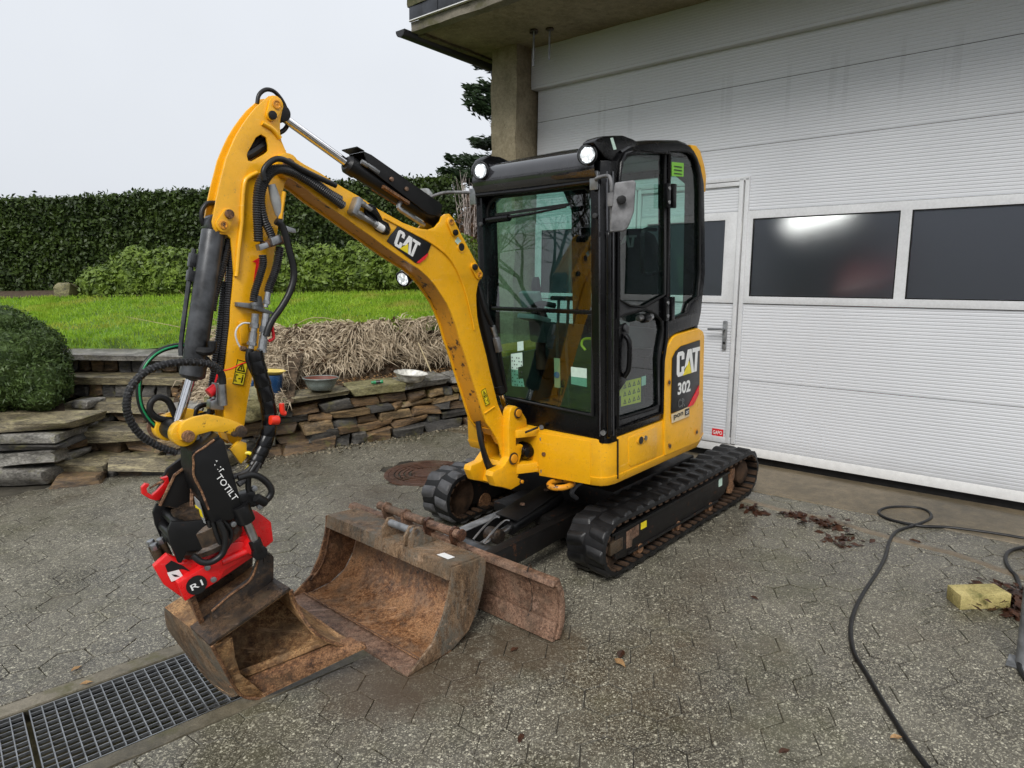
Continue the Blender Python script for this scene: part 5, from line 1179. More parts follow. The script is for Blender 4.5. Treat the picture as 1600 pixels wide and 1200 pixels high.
lug = Geo(); lw, ll, lh = .118, .084, .017
b0 = [(-ll / 2, -lw / 2, -.004), (ll / 2, -lw / 2 + .0, -.004), (ll / 2 - .016, lw / 2, -.004), (-ll / 2 - .016, lw / 2, -.004)]
t0 = [(-ll / 2 + .022, -lw / 2 + .008, lh), (ll / 2 - .024, -lw / 2 + .008, lh), (ll / 2 - .048, lw / 2 - .020, lh * .9), (-ll / 2 + .014, lw / 2 - .020, lh * .9)]
lug.hexa([V(p) for p in b0], [V(p) for p in t0])
LUGA = tomesh('tread_lug', lug, 'rubber_dusty', V((0, 0, 0)), .0085, 60)
LUGB = tomesh('tread_lug', Geo().add([V((p.x, -p.y, p.z)) for p in lug.v], lug.f), 'rubber_dusty', V((0, 0, 0)), .0085, 60)
LUGC = LUGA.copy(); LUGC.materials.clear(); LUGC.materials.append(MT['rubber_light']); LUGD = LUGB.copy(); LUGD.materials.clear(); LUGD.materials.append(MT['rubber_light'])  # paler far-track copies: sky reflection put into the lug colour
def make_track(y0, y1, outer, label):
    yc = (y0 + y1) / 2; g = Geo(); o_, i_ = stadium(RT), stadium(RT - .022)
    ys = sorted((y0, y1)); rows = []
    for (x, z, a), (xi, zi, _) in zip(o_, i_):
        rows.append([(x, ys[0] + .004, z), (x + .004 * cos(a), yc, z + .004 * sin(a)), (x, ys[1] - .004, z), (xi, ys[1], zi), (xi, ys[0], zi)])
    rows.append(rows[0]); g.strip(rows, True)
    tk = part('track', g, 'rubber', EX, 0, 40, label)
    N = 36
    for k in range(N):
        for sd in (-1, 1):
            s = PER * (k + (.5 if sd > 0 else 0)) / N; x, z, a = on_track(s)
            nr = V((cos(a), 0, sin(a))); tg = V((-sin(a), 0, cos(a)))
            R = Matrix((tg, YV, nr)).transposed()
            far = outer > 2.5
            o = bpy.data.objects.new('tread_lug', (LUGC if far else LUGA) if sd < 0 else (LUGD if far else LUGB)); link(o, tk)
            o.matrix_local = Matrix.Translation(V((x, yc + sd * .061, z)) - ORG[EX.name]) @ R.to_4x4()
    # inner guide lugs
    g = Geo()
    for k in range(60):
        x, z, a = on_track(PER * k / 60, RT - .03); nr = V((cos(a), 0, sin(a))); tg = V((-sin(a), 0, cos(a)))
        g.box((x, yc, z), (.032, y1 - y0 if y1 > y0 else y0 - y1, .010), Matrix((tg, YV, nr)).transposed())
    part('track_core_bars', g, 'mud', tk)['kind'] = 'stuff'
    sgn = -1 if outer < 2.5 else 1; yo = outer - sgn * .028
    poly = [(2.86, .10), (2.86, .24), (2.90, .262), (3.40, .262), (4.12, .262), (4.17, .25), (4.19, .17), (4.12, .12), (4.00, .085), (2.95, .085)]
    fr = part('track_frame', Geo().plate([(x, yo, z) for x, z in poly], (0, -sgn * .15, 0)), 'black_rust', tk, .006)
    part('frame_rib', Geo().box((3.5, yo + sgn * .003, .252), (1.36, .014, .014)), 'black_paint', tk, .003)
    part('frame_rib', Geo().box((3.5, yo + sgn * .003, .098), (1.05, .014, .014)), 'black_rust', tk, .003)
    part('idler', Geo().lathe((FX, yo - sgn * .16, ZC), (0, sgn, 0), [(.001, 0), (.128, 0), (.130, .03), (.130, .10), (.122, .13), (.07, .132), (.06, .15), (.001, .15)], 28), 'mud', tk)
    part('idler_fork', Geo().box((2.87, yo - sgn * .01, ZC - .005), (.12, .03, .07)), 'rust_black', tk, .006)
    sp = Geo()
    for k in range(13):
        a = 2 * pi * k / 13; sp.box((RX + .118 * cos(a), yo - sgn * .10, ZC + .118 * sin(a)), (.03, .03, .028), Matrix.Rotation(-a, 3, 'Y'))
    sp.lathe((RX, yo - sgn * .16, ZC), (0, sgn, 0), [(.001, 0), (.112, 0), (.112, .05), (.085, .07), (.082, .135), (.06, .15), (.001, .152)], 28)
    part('sprocket', sp, 'mud', tk)
    part('motor_guard', Geo().plate([(4.19, yo + sgn * .002, .10), (4.215, yo + sgn * .002, .26), (4.27, yo + sgn * .002, .265), (4.275, yo + sgn * .002, .20), (4.25, yo + sgn * .002, .17), (4.27, yo + sgn * .002, .13), (4.23, yo + sgn * .002, .09)], (0, -sgn * .02, 0)), 'rust', tk, .004)
    for x in (3.10, 3.52, 3.93):
        part('roller', Geo().lathe((x, yo - sgn * .16, .085), (0, sgn, 0), [(.001, 0), (.052, 0), (.052, .04), (.04, .05), (.04, .10), (.052, .11), (.052, .15), (.03, .153), (.028, .165), (.001, .166)], 20), 'rust', tk)
    part('top_roller', Geo().cyl((3.45, yo - sgn * .15, .285), (3.45, yo - sgn * .02, .285), .028, 16), 'mud', tk)
    return tk, yo
tk, yo = make_track(1.93, 2.17, 1.93, 'rubber track on the cab door side')
part('rust_patch', Geo().plate([(x, yo - .003, z) for x, z in ((2.965, .130), (2.965, .225), (3.085, .232), (3.085, .17), (3.02, .165), (3.015, .125))], (0, .006, 0)), 'rust_pink', tk, .001)
part('yellow_sticker', Geo().box((3.135, yo - .002, .212), (.056, .003, .038)), 'yellow_decal', tk)
part('white_sticker', Geo().box((4.06, yo - .002, .218), (.045, .003, .062)), 'mint_decal', tk)
make_track(3.12, 3.36, 3.36, 'dusty rubber track on the far side, sky reflection painted grey on its lugs')
# undercarriage
g = Geo().box((3.62, 2.645, .27), (.95, .96, .17)).box((3.62, 2.62, .385), (.7, .62, .09)).box((3.3, 2.6, .2), (.9, .5, .06)).box((3.95, 2.645, .2), (.35, .96, .1))
uc = part('undercarriage', g, 'black_rust', EX, .012)
part('swing_bearing', Geo().lathe((3.56, 2.54, .42), (0, 0, 1), [(.001, 0), (.36, 0), (.36, .05), (.34, .055), (.34, .10), (.001, .10)], 40), 'black_rust', uc)
for x in (3.25, 3.9): part('axle_tube', Geo().cyl((x, 2.1, .21), (x, 3.18, .21), .05, 16), 'rust_black', uc)
part('undercarriage_hose', Geo().tube(catmull([(3.05, 2.36, .30), (2.98, 2.34, .36), (3.05, 2.33, .40), (3.25, 2.34, .40), (3.4, 2.36, .38)], 5), .014, 8), 'rubber_light', uc)
# ---------------------------------------------------------------- dozer blade
BY0, BY1 = 1.815, 3.38
prof = [(2.168, .015), (2.196, .075), (2.203, .15), (2.196, .22), (2.176, .268)]
back = [(2.206, .274), (2.228, .225), (2.236, .15), (2.228, .07), (2.196, .010)]
g = Geo().hexa([V((x, BY0, z)) for x, z in prof + back], [V((x, BY1, z)) for x, z in prof + back])
bl_ = part('dozer_blade', g, 'rust_pink', EX, .003, 40, 'rusty dozer blade')
part('cutting_edge', Geo().hexa([V((x, BY0 - .006, z)) for x, z in ((2.150, .008), (2.176, .09), (2.188, .088), (2.172, .004))], [V((x, BY1 + .006, z)) for x, z in ((2.150, .008), (2.176, .09), (2.188, .088), (2.172, .004))]), 'rust_pink', bl_, .003)
part('top_bar', Geo().hexa([V((x, BY0 - .004, z)) for x, z in ((2.166, .262), (2.178, .286), (2.214, .288), (2.222, .262))], [V((x, BY1 + .004, z)) for x, z in ((2.166, .262), (2.178, .286), (2.214, .288), (2.222, .262))]), 'rust_pink', bl_, .004)
part('end_plate', Geo().plate([V((x, BY0 - .016, z)) for x, z in prof + back], (0, .014, 0)), 'rust_pink', bl_, .003)
part('wire_loop', Geo().tube(catmull([(2.170, 1.968, .07), (2.194, 1.966, .12), (2.200, 1.968, .2), (2.178, 1.972, .27), (2.190, 1.975, .305), (2.215, 1.985, .30), (2.225, 1.98, .24)], 5), .0032, 6), 'rust_black', bl_)
for y, m in ((2.665, 'galv_dull'), (2.34, 'black_rust')):
    part('blade_arm', Geo().hexa([V((2.225, y - .03, .10)), V((2.225, y + .03, .10)), V((2.225, y + .03, .225)), V((2.225, y - .03, .225))], [V((3.15, y - .03, .15)), V((3.15, y + .03, .15)), V((3.15, y + .03, .235)), V((3.15, y - .03, .235))]), m if m != 'galv_dull' else 'black_paint', bl_, .005)
    part('arm_top_edge', Geo().hexa([V((2.22, y - .032, .226)), V((2.22, y + .032, .226)), V((2.22, y + .032, .232)), V((2.22, y - .032, .232))], [V((3.1, y - .032, .236)), V((3.1, y + .032, .236)), V((3.1, y + .032, .242)), V((3.1, y - .032, .242))]), m, bl_, .002)
part('cross_tube', Geo().cyl((2.36, 2.37, .17), (2.36, 2.64, .17), .052, 20), 'cyl_grey', bl_, .004)
bc = part('blade_cylinder', Geo().cyl((2.62, 2.50, .22), (3.05, 2.50, .285), .046, 20), 'black_paint', bl_, .004)
part('cylinder_rod', Geo().cyl((2.40, 2.50, .19), (2.64, 2.50, .222), .02, 14), 'steel', bl_)
part('rod_eye', Geo().cyl((2.50, 2.455, .215), (2.50, 2.545, .215), .042, 18), 'rust_black', bl_, .004)
part('cylinder_cover', Geo().hexa([V((2.60, 2.415, .282)), V((2.60, 2.585, .282)), V((2.60, 2.585, .290)), V((2.60, 2.415, .290))], [V((3.08, 2.44, .345)), V((3.08, 2.60, .345)), V((3.08, 2.60, .353)), V((3.08, 2.44, .353))]), 'black_paint', bl_, .003)
for x in (2.74, 2.95): part('cover_bolt', Geo().cyl((x, 2.505, .300 + (x - 2.6) * .131), (x, 2.505, .309 + (x - 2.6) * .131), .014, 8), 'rust_pink', bl_)
for y in (2.455, 2.53): part('guard_wire', Geo().tube(catmull([(2.37, y, .225), (2.46, y + .01, .262), (2.55, y + .015, .29), (2.58, y + .005, .285)], 4), .0055, 8), 'steel', bl_)

# ---------------------------------------------------------------- upper body
def plan(z, off=0.0):
    P = [(2.716, 2.365), (2.730, 2.02), (2.748, 1.968), (2.775, 1.944), (2.823, 1.930), (3.70, 1.930), (3.86, 1.985), (4.0, 2.10), (4.09, 2.30), (4.12, 2.54), (4.09, 2.78), (4.0, 2.98), (3.86, 3.09), (3.70, 3.14), (3.0, 3.14), (2.86, 3.06), (2.86, 2.66), (2.76, 2.64)]
    c = V((3.4, 2.54, 0)); return [V((x, y, z)) + ((V((x, y, 0)) - c).normalized() * off) for x, y in P]
body = part('body', Geo().hexa(plan(.565), plan(.784)), 'yellow', EX, .006, 35, 'yellow swing body with front panel')
sk = [p for p in plan(.536, .006)]
part('skirt', Geo().hexa(plan(.534, -.012), plan(.585, .007)), 'yellow', body, .008)
part('front_panel', Geo().plate([(2.712, 2.352, .528), (2.712, 2.352, .768), (2.7265, 2.02, .772), (2.7265, 2.02, .542)], (.006, 0, 0)), 'yellow_clean', body, .004)
part('panel_bolt', Geo().cyl((2.716, 2.315, .655), (2.706, 2.315, .655), .012, 10), 'rust', body, .002)
part('hatch', Geo().plate(tr('hatch'), (0, .02, 0)), 'yellow_clean', body, .0022, 30)
hl = [V((3.06 + .052 * cos(radians(a)), 1.925, .725 + .024 * sin(radians(a)))) for a in range(0, 360, 30)]
part('latch_plate', Geo().plate(hl, (0, -.004, 0)), 'yellow', body, .002)
part('lock_hole', Geo().cyl((3.045, 1.9205, .724), (3.045, 1.918, .724), .020, 16), 'black_decal', body)
part('lock_barrel', Geo().cyl((3.088, 1.921, .728), (3.088, 1.915, .728), .013, 14), 'steel', body)
part('panel_gap', Geo().box((2.835, 1.926, .67), (.004, .010, .21)), 'black_decal', body)
ring = Geo(); tp_ = []
for k in range(29):
    a = 2 * pi * k / 28; tp_.append(V((2.73 + .072 * cos(a), 2.215 + .055 * sin(a), .505)))
part('tow_ring', Geo().tube(tp_[:-1], .016, 10, closed=True), 'yellow_worn', body, 0, 60)
# side cover and counterweight
sp_ = part('side_panel', Geo().plate(tr('side_panel'), (0, .05, 0)), 'yellow', EX, .012, 35, bseg=3)
part('engine_hood', Geo().hexa([V((3.68, 1.945, .78)), V((3.86, 1.995, .78)), V((4.0, 2.11, .78)), V((4.09, 2.30, .78)), V((4.12, 2.54, .78)), V((4.0, 2.97, .78)), V((3.70, 3.13, .78)), V((3.68, 3.13, .78))],
     [V((3.70, 1.96, 1.235)), V((3.84, 2.01, 1.23)), V((3.96, 2.12, 1.22)), V((4.04, 2.30, 1.21)), V((4.06, 2.54, 1.2)), V((3.95, 2.95, 1.2)), V((3.70, 3.10, 1.2)), V((3.70, 3.10, 1.2))]), 'yellow', EX, .01)
part('right_hood', Geo().box((3.34, 2.98, .96), (.68, .28, .36)), 'yellow', EX, .03, 35, bseg=3)
for c in ((3.318, .995), (3.335, .628), (3.645, .645)):
    part('panel_recess', Geo().cyl((c[0], 1.9165, c[1]), (c[0], 1.9145, c[1]), .019, 18), 'yellow_worn', sp_); part('panel_screw', Geo().cyl((c[0], 1.916, c[1]), (c[0], 1.911, c[1]), .011, 8), 'rust_black', sp_)
part('logo_plate', Geo().plate(tr('cat_plate'), (0, .004, 0)), 'black_decal', sp_, .001)
part('logo_red_corner', Geo().plate(tr('cat_red'), (0, .003, 0)), 'red_decal', sp_)
CATC = [(.00, .12), (.06, 0), (.24, 0), (.31, .10), (.31, .37), (.20, .37), (.20, .17), (.11, .17), (.11, .83), (.20, .83), (.20, .66), (.31, .66), (.31, .90), (.24, 1), (.06, 1), (0, .88)]
CATA = [(.325, .26), (.46, 1), (.62, 1), (.755, 0), (.645, 0), (.545, .66), (.53, .66), (.47, .40)]
CATT = [(.665, 1), (1.0, 1), (1.0, .83), (.905, .83), (.87, 0), (.765, 0), (.80, .83), (.665, .83)]
CATY = [(.27, .00), (.52, .53), (.635, .0)]
def cat_logo(parent, o, x, y, white='white_decal', yellow='yellow_decal', lift=.0014):
    x = V(x); y = V(y)
    part('logo_letter', decal2(o, x, y, [CATC], lift), white, parent, label='letter C'); part('logo_letter', decal2(o, x, y, [CATA], lift), white, parent, label='letter A'); part('logo_letter', decal2(o, x, y, [CATT], lift), white, parent, label='letter T')
    part('logo_triangle', decal2(o, x, y, [CATY], lift * 1.8), yellow, parent)
cat_logo(sp_, (3.392, 1.911, 1.012), (.262, 0, .004), (0, 0, .140))
part('model_number', text_geo('302', (3.405, 1.911, .908), (1, 0, 0), (0, 0, 1), .145, .070, .0012, .035), 'white_decal', sp_)
part('model_suffix', text_geo('CR', (3.412, 1.911, .832), (1, 0, 0), (0, 0, 1), .080, .050, .0010, .02), 'plastic_light', sp_)
part('model_suffix_core', text_geo('CR', (3.4135, 1.9095, .8335), (1, 0, 0), (0, 0, 1), .077, .047, .0006, -.012), 'black_decal', sp_)
part('dealer_sticker', Geo().plate(tr('pon'), (0, .003, 0)), 'cream_decal', sp_)
part('dealer_print', text_geo('pon', (3.362, 1.908, .772), (1, 0, .03), (0, 0, 1), .105, .030, .0008, .02), 'black_decal', sp_)
part('dealer_badge', Geo().box((3.512, 1.908, .794), (.048, .0022, .036)), 'black_decal', sp_)
part('badge_print', text_geo('CAT', (3.496, 1.9065, .783), (1, 0, 0), (0, 0, 1), .032, .018, .0006, .03), 'white_decal', sp_)

# ---------------------------------------------------------------- cab
YS = 1.93
sidep = tr('cab_side')
cab = part('cab', Geo().plate(sidep, (0, .045, 0), [tr('win_door'), tr('win_rear'), tr('win_low')]), 'cab_black', EX, .004, 35, 'black operator cab with tinted glass')
mir = lambda pts: [V((p.x, 2.80, p.z)) for p in pts]
part('far_side', Geo().plate([(2.815, 2.80, .79), (3.70, 2.80, .79), (3.70, 2.80, 2.0), (3.60, 2.80, 2.2), (2.9, 2.80, 2.2), (2.815, 2.80, 2.0)], (0, -.04, 0), [[(2.87, 2.80, 1.12), (3.60, 2.80, 1.12), (3.60, 2.80, 1.98), (3.5, 2.80, 2.12), (2.94, 2.80, 2.12), (2.87, 2.80, 2.0)]]), 'cab_black', cab, .004)
ws = tr('windsh'); ws = [p for p in ws if not (p.x != p.x)]
def lean(p, extra=0.0):
    """the windscreen leans back a little towards the top"""
    p = V(p); f = max(0, (p.z - .9) / 1.12); k_ = 1 + .0185 * f; return V((p.x * k_ + extra * f, p.y * k_, 1.7 + (p.z - 1.7) * k_))
fo = [(2.745, 1.955, .765), (2.745, 1.955, 2.075), (2.745, 2.79, 2.075), (2.745, 2.80, .80)]
wsl = [V((2.745, 2.012, .905)), V((2.745, 1.998, 1.75)), V((2.745, 1.999, 1.949)), V((2.745, 2.012, 1.992)), V((2.745, 2.05, 2.018)), V((2.745, 2.633, 2.016)), V((2.745, 2.682, 1.99)), V((2.745, 2.708, 1.946)), V((2.745, 2.727, 1.777)), V((2.745, 2.735, 1.0)), V((2.745, 2.70, .925))]
wsl = [lean(p) for p in wsl]; fo = [lean(p) for p in fo]
part('front_frame', Geo().plate(fo, (.05, 0, 0), [wsl]), 'cab_black', cab, .006)
def ringpath(pts, r, name, mat, off=(0, 0, 0)): return part(name, Geo().tube(shift(pts, off), r, 8, closed=True), mat, cab, 0, 60)
ringpath(wsl, .011, 'windscreen_seal', 'rubber', (-.004, 0, 0))
# corner pillars and posts
g = Geo(); pl = [(2.745, 2.02), (2.750, 1.965), (2.775, 1.935), (2.83, 1.928), (2.852, 1.94), (2.852, 2.02)]
part('corner_post', Geo().hexa([V((x, y, .762)) for x, y in pl], [V((x, y, 2.13)) for x, y in pl]), 'cab_black', cab, .006)
for dx, dy in ((2.749, 1.972), (2.768, 1.940), (2.80, 1.928)): part('post_groove', Geo().tube([(dx, dy, .80), (dx, dy, 2.08)], .005, 6), 'visor_black', cab)
part('corner_post', Geo().box((2.79, 2.775, 1.45), (.09, .05, 1.32)), 'cab_black', cab, .01)
part('rear_frame', Geo().plate([(3.70, 1.95, .79), (3.70, 2.80, .79), (3.70, 2.80, 2.10), (3.66, 2.74, 2.22), (3.66, 2.0, 2.22), (3.70, 1.95, 2.10)], (-.04, 0, 0), [[(3.70, 2.03, 1.32), (3.70, 2.72, 1.32), (3.70, 2.72, 2.08), (3.69, 2.66, 2.13), (3.69, 2.09, 2.13), (3.70, 2.03, 2.08)]]), 'cab_black', cab, .004)
part('cab_floor', Geo().box((3.22, 2.37, .80), (.92, .84, .03)), 'plastic_grey', cab)
top = [p for p in sidep if p.z > 2.13 and p.x > 2.86][::-1]
rows = []
for p in top:
    rows.append([(p.x, 1.932, p.z), (p.x, 1.95, p.z + .016), (p.x, 2.0, p.z + .024), (p.x, 2.4, p.z + .03), (p.x, 2.74, p.z + .024), (p.x, 2.785, p.z + .010), (p.x, 2.80, p.z - .012)])
part('roof', Geo().strip(rows), 'cab_black', cab, 0, 50)
part('roof_liner', Geo().box((3.25, 2.36, 2.185), (.74, .80, .03)), 'plastic_grey', cab)
vp = [(2.742, 2.035), (2.722, 2.05), (2.706, 2.075), (2.700, 2.105), (2.708, 2.140), (2.730, 2.170), (2.775, 2.192), (2.85, 2.206), (2.92, 2.212)]
part('visor', Geo().strip([[(x, y, z) for x, z in vp] for y in (1.965, 2.1, 2.4, 2.65, 2.775)]), 'visor_black', cab, 0, 60)
part('visor_lip', Geo().tube([(2.737, 1.96, 2.036), (2.735, 2.4, 2.030), (2.737, 2.785, 2.034)], .013, 8), 'cab_black', cab)
part('light_bracket', Geo().plate(tr('bump_l'), (0, .07, 0)), 'cab_black', cab, .012)
part('light_bracket', Geo().plate(tr('bump_r'), (0, -.07, 0)), 'cab_black', cab, .012)
part('bracket_sticker', Geo().plate([(2.800, 1.9425, 2.232), (2.822, 1.9425, 2.236), (2.852, 1.9425, 2.186), (2.828, 1.9425, 2.182)], (0, .002, 0)), 'mint_decal', cab)
for c, nm in ((V((2.675, 1.99, 2.153)), ''), (V((2.672, 2.69, 2.152)), '')):
    ax = V((-.93, -.30, -.06)).normalized()
    wl_ = part('work_light', Geo().lathe(c - ax * .055, ax, [(.001, -.03), (.030, -.03), (.044, 0), (.047, .05), (.043, .055), (.041, .048)], 24), 'cab_black', cab)
    part('light_lens', Geo().lathe(c - ax * .02, ax, [(.036, .0), (.030, .010), (.018, .014), (.001, .016)], 24), 'lamp_lit', cab)
    part('light_bezel', Geo().lathe(c - ax * .02, ax, [(.047, -.004), (.048, .012), (.041, .016), (.036, .002)], 24), 'plastic_grey', cab)
    part('light_stem', Geo().cyl(c - ax * .06, c - ax * .06 + V((.05, .01, .03)), .014, 10), 'cab_black', cab)
# glass
def pane(name, loop, off, mat): return part(name, Geo().plate(shift(loop, off), (0, .005, 0)) if abs(loop[0].x - loop[1].x) > 1e-6 or abs(loop[0].x - loop[3].x) > 1e-6 else Geo().plate(shift(loop, off), (.005, 0, 0)), mat, cab, 0, 0)
part('windscreen', Geo().add([p + V((.006 + .034 * max(0, (p.z - .9) / 1.12), 0, 0)) for p in wsl], [tuple(range(len(wsl)))]), 'glass_front', cab, 0, 0)
for k in ('win_door', 'win_rear', 'win_low'):
    pts = tr(k); part({'win_door': 'door_glass', 'win_rear': 'quarter_glass', 'win_low': 'lower_door_glass'}[k], Geo().add(shift(pts, (0, .016, 0)), [tuple(t) for t in tessellate_polygon([pts])]), 'glass_side', cab, 0, 0)
    part('glass_seal', Geo().tube(shift(pts, (0, .002, 0)), .0075, 6, closed=True), 'rubber', cab, 0, 60)
part('rear_glass', Geo().add([(3.68, 2.03, 1.32), (3.68, 2.72, 1.32), (3.68, 2.72, 2.08), (3.67, 2.66, 2.13), (3.67, 2.09, 2.13), (3.68, 2.03, 2.08)], [(0, 1, 2, 3, 4, 5)]), 'glass_side', cab, 0, 0)
part('far_glass', Geo().add([(2.87, 2.785, 1.12), (3.60, 2.785, 1.12), (3.60, 2.785, 1.98), (3.5, 2.785, 2.12), (2.94, 2.785, 2.12), (2.87, 2.785, 2.0)], [(0, 1, 2, 3, 4, 5)]), 'glass_side', cab, 0, 0)
part('windscreen_bar', Geo().box((2.776, 2.366, 1.418), (.022, .73, .022)), 'cab_black', cab, .004)
# door furniture
dr = [V((2.832, YS - .006, .83)), V((3.262, YS - .006, .832)), V((3.268, YS - .006, 1.12)), V((3.30, YS - .006, 1.24)), V((3.305, YS - .006, 2.20)), V((2.98, YS - .006, 2.185)), V((2.90, YS - .006, 2.165)), V((2.86, YS - .006, 2.12)), V((2.838, YS - .006, 2.0))]
part('door_rim', Geo().tube(dr, .010, 8, closed=True), 'cab_black', cab, 0, 60)
hd = [V((2.862, 1.918, z)) for z in (0,)]
part('handle_recess', Geo().plate([(2.845, 1.922, 1.02), (2.905, 1.922, 1.06), (2.932, 1.922, 1.12), (2.932, 1.922, 1.33), (2.905, 1.922, 1.36), (2.845, 1.922, 1.35)], (0, .012, 0)), 'cab_black', cab, .004)
part('door_handle', Geo().tube(catmull([(2.875, 1.915, 1.09), (2.88, 1.892, 1.13), (2.885, 1.888, 1.20), (2.885, 1.892, 1.27), (2.88, 1.912, 1.30)], 4), .013, 10), 'cab_black', cab, 0, 60)
part('handle_lock', Geo().cyl((2.892, 1.92, 1.335), (2.892, 1.908, 1.335), .018, 14), 'plastic_grey', cab, .002)
part('door_latch', Geo().cyl((2.985, 1.905, 1.375), (3.115, 1.905, 1.375), .016, 14), 'steel', cab, .003)
part('latch_knob', Geo().cyl((3.02, 1.902, 1.372), (3.075, 1.902, 1.372), .024, 14), 'cab_black', cab, .004)
for z in (1.99, 1.40):
    for x in (3.275, 3.335): part('hinge', Geo().box((x, 1.915, z), (.036, .022, .125)), 'cab_black', cab, .006)
    for q in (-.035, .035): part('hinge_bolt', Geo().cyl((3.275, 1.906, z + q), (3.275, 1.900, z + q), .010, 8), 'steel', cab)
part('grab_rail', Geo().tube(catmull([(2.79, 1.965, 1.79), (2.752, 1.925, 1.79), (2.742, 1.912, 1.74), (2.742, 1.912, 1.2), (2.742, 1.912, .86), (2.76, 1.93, .80)], 6), .012, 10), 'cab_black', cab, 0, 60)
part('rail_bolt', Geo().cyl((2.752, 1.952, .825), (2.735, 1.945, .825), .014, 10), 'steel', cab)
part('grab_handle', Geo().tube(catmull([(3.28, 1.985, 1.82), (3.18, 1.985, 1.82), (3.15, 1.985, 1.79), (3.15, 1.985, 1.63), (3.18, 1.985, 1.59), (3.28, 1.985, 1.59)], 5), .011, 8), 'cab_black', cab, 0, 60)
part('green_notice', Geo().plate(tr('greensticker'), (0, .003, 0)), 'green_decal', cab)
for k in range(3): part('notice_print', Geo().box((3.404, 1.9285, 2.145 - k * .018), (.082, .001, .005)), 'black_decal', cab)
g = Geo()
ysl = [(2.845, 1.045, 3.03, .99), (2.845, 1.0, 3.03, .965), (2.90, .955, 3.03, .925)]
part('warning_sheet', Geo().plate([(2.905, 1.952, 1.055), (3.09, 1.952, 1.052), (3.09, 1.952, .92), (2.905, 1.952, .928), (2.905, 1.952, .985), (2.835, 1.952, .988), (2.835, 1.952, 1.02), (2.875, 1.952, 1.03)], (0, .001, 0)), 'yellow_decal', cab)
g = Geo()
for i in range(4):
    for j in range(3):
        o_ = V((2.918 + i * .043, 1.9505, .932 + j * .041)); g.plate([o_ + V((.006, 0, .004)), o_ + V((.034, 0, .004)), o_ + V((.020, 0, .030))], (0, .0008, 0), [[o_ + V((.012, 0, .008)), o_ + V((.028, 0, .008)), o_ + V((.020, 0, .022))]])
part('warning_symbols', g, 'black_decal', cab)
part('mint_sheet', Geo().box((3.118, 1.952, 1.03), (.042, .001, .05)), 'mint_decal', cab)
# mirrors
mp = tr('mirror'); mn = V((-.8, -.6, 0))
mr = part('mirror', Geo().plate(mp, -mn * .035), 'mirror_back', cab, .008, 35, bseg=3)
ml = [p.lerp(sum(mp, V((0, 0, 0))) / len(mp), .3) + mn * .001 for p in mp]
part('mirror_arm', Geo().tube(catmull([(2.735, 1.975, 2.04), (2.70, 1.95, 2.045), (2.69, 1.90, 2.05), (2.675, 1.86, 2.04), (2.668, 1.845, 1.99), (2.668, 1.845, 1.84)], 6), .0085, 8), 'mirror_back', cab, 0, 60)
part('mirror_clamp', Geo().box((2.660, 1.838, 1.94), (.03, .03, .06)), 'mirror_back', cab, .004)
part('mirror_knob', Geo().cyl((2.672, 1.80, 1.935), (2.65, 1.775, 1.935), .020, 8), 'rubber', cab, .004)
part('mirror_bracket', Geo().box((2.728, 1.985, 2.04), (.012, .045, .085)), 'galv', cab, .003)
part('mirror_bracket', Geo().box((2.728, 2.80, 2.03), (.012, .045, .085)), 'galv', cab, .003)
part('mirror_arm', Geo().tube(catmull([(2.735, 2.80, 2.05), (2.72, 2.84, 2.055), (2.66, 2.96, 2.06), (2.60, 3.06, 2.03)], 5), .0085, 8), 'mirror_back', cab, 0, 60)
part('mirror', Geo().plate([(2.60, 3.02, 1.90), (2.60, 3.02, 2.06), (2.60, 3.05, 2.09), (2.60, 3.12, 2.09), (2.60, 3.15, 2.06), (2.60, 3.15, 1.90)], (.03, 0, 0)), 'plastic_light', cab, .008)
for y in (2.755, 1.985): part('bolt_cap', Geo().cyl((2.742, y, 1.88), (2.728, y, 1.88), .013, 12), 'plastic_grey', cab, .004)
wp = part('wiper_arm', Geo().tube([(2.768, 2.72, 1.90), (2.765, 2.42, 1.915), (2.762, 2.18, 1.935)], [.012, .007, .005], 8), 'cab_black', cab)
part('wiper_blade', Geo().box((2.768, 2.42, 1.935), (.012, .50, .014), Matrix.Rotation(-.04, 3, 'X')), 'rubber', cab)
part('wiper_motor', Geo().cyl((2.768, 2.735, 1.90), (2.768, 2.57, 1.905), .020, 12), 'cab_black', cab, .004)
part('rear_trim', Geo().plate(tr('rear_yellow'), (0, .07, 0)), 'yellow', EX, .008)
# interior
st_ = part('seat', Geo().box((3.28, 2.36, 1.16), (.46, .46, .12)), 'seat', cab, .035, 45, bseg=3)
sb_ = [(.20, 0), (.22, .30), (.21, .48), (.15, .60), (.06, .645), (-.06, .645), (-.15, .60), (-.21, .48), (-.22, .30), (-.20, 0)]
part('seat_back', Geo().hexa([V((3.50 + h * .12, 2.36 + y, 1.20 + h)) for y, h in sb_], [V((3.60 + h * .12, 2.36 + y * .95, 1.20 + h)) for y, h in sb_]), 'seat', cab, .025, 45, bseg=3)
sh = V((0, -.17, 0)); so = V((3.558, 2.445, 1.735))
for nm, pl_ in (('C', CATC), ('A', CATA), ('T', CATT)): part('seat_logo', decal2(so, V((0, -.16, 0)), V((.008, 0, .07)), [pl_], .004), 'plastic_light', cab)
part('seat_base', Geo().box((3.30, 2.36, .96), (.36, .38, .30)), 'plastic_grey', cab, .02)
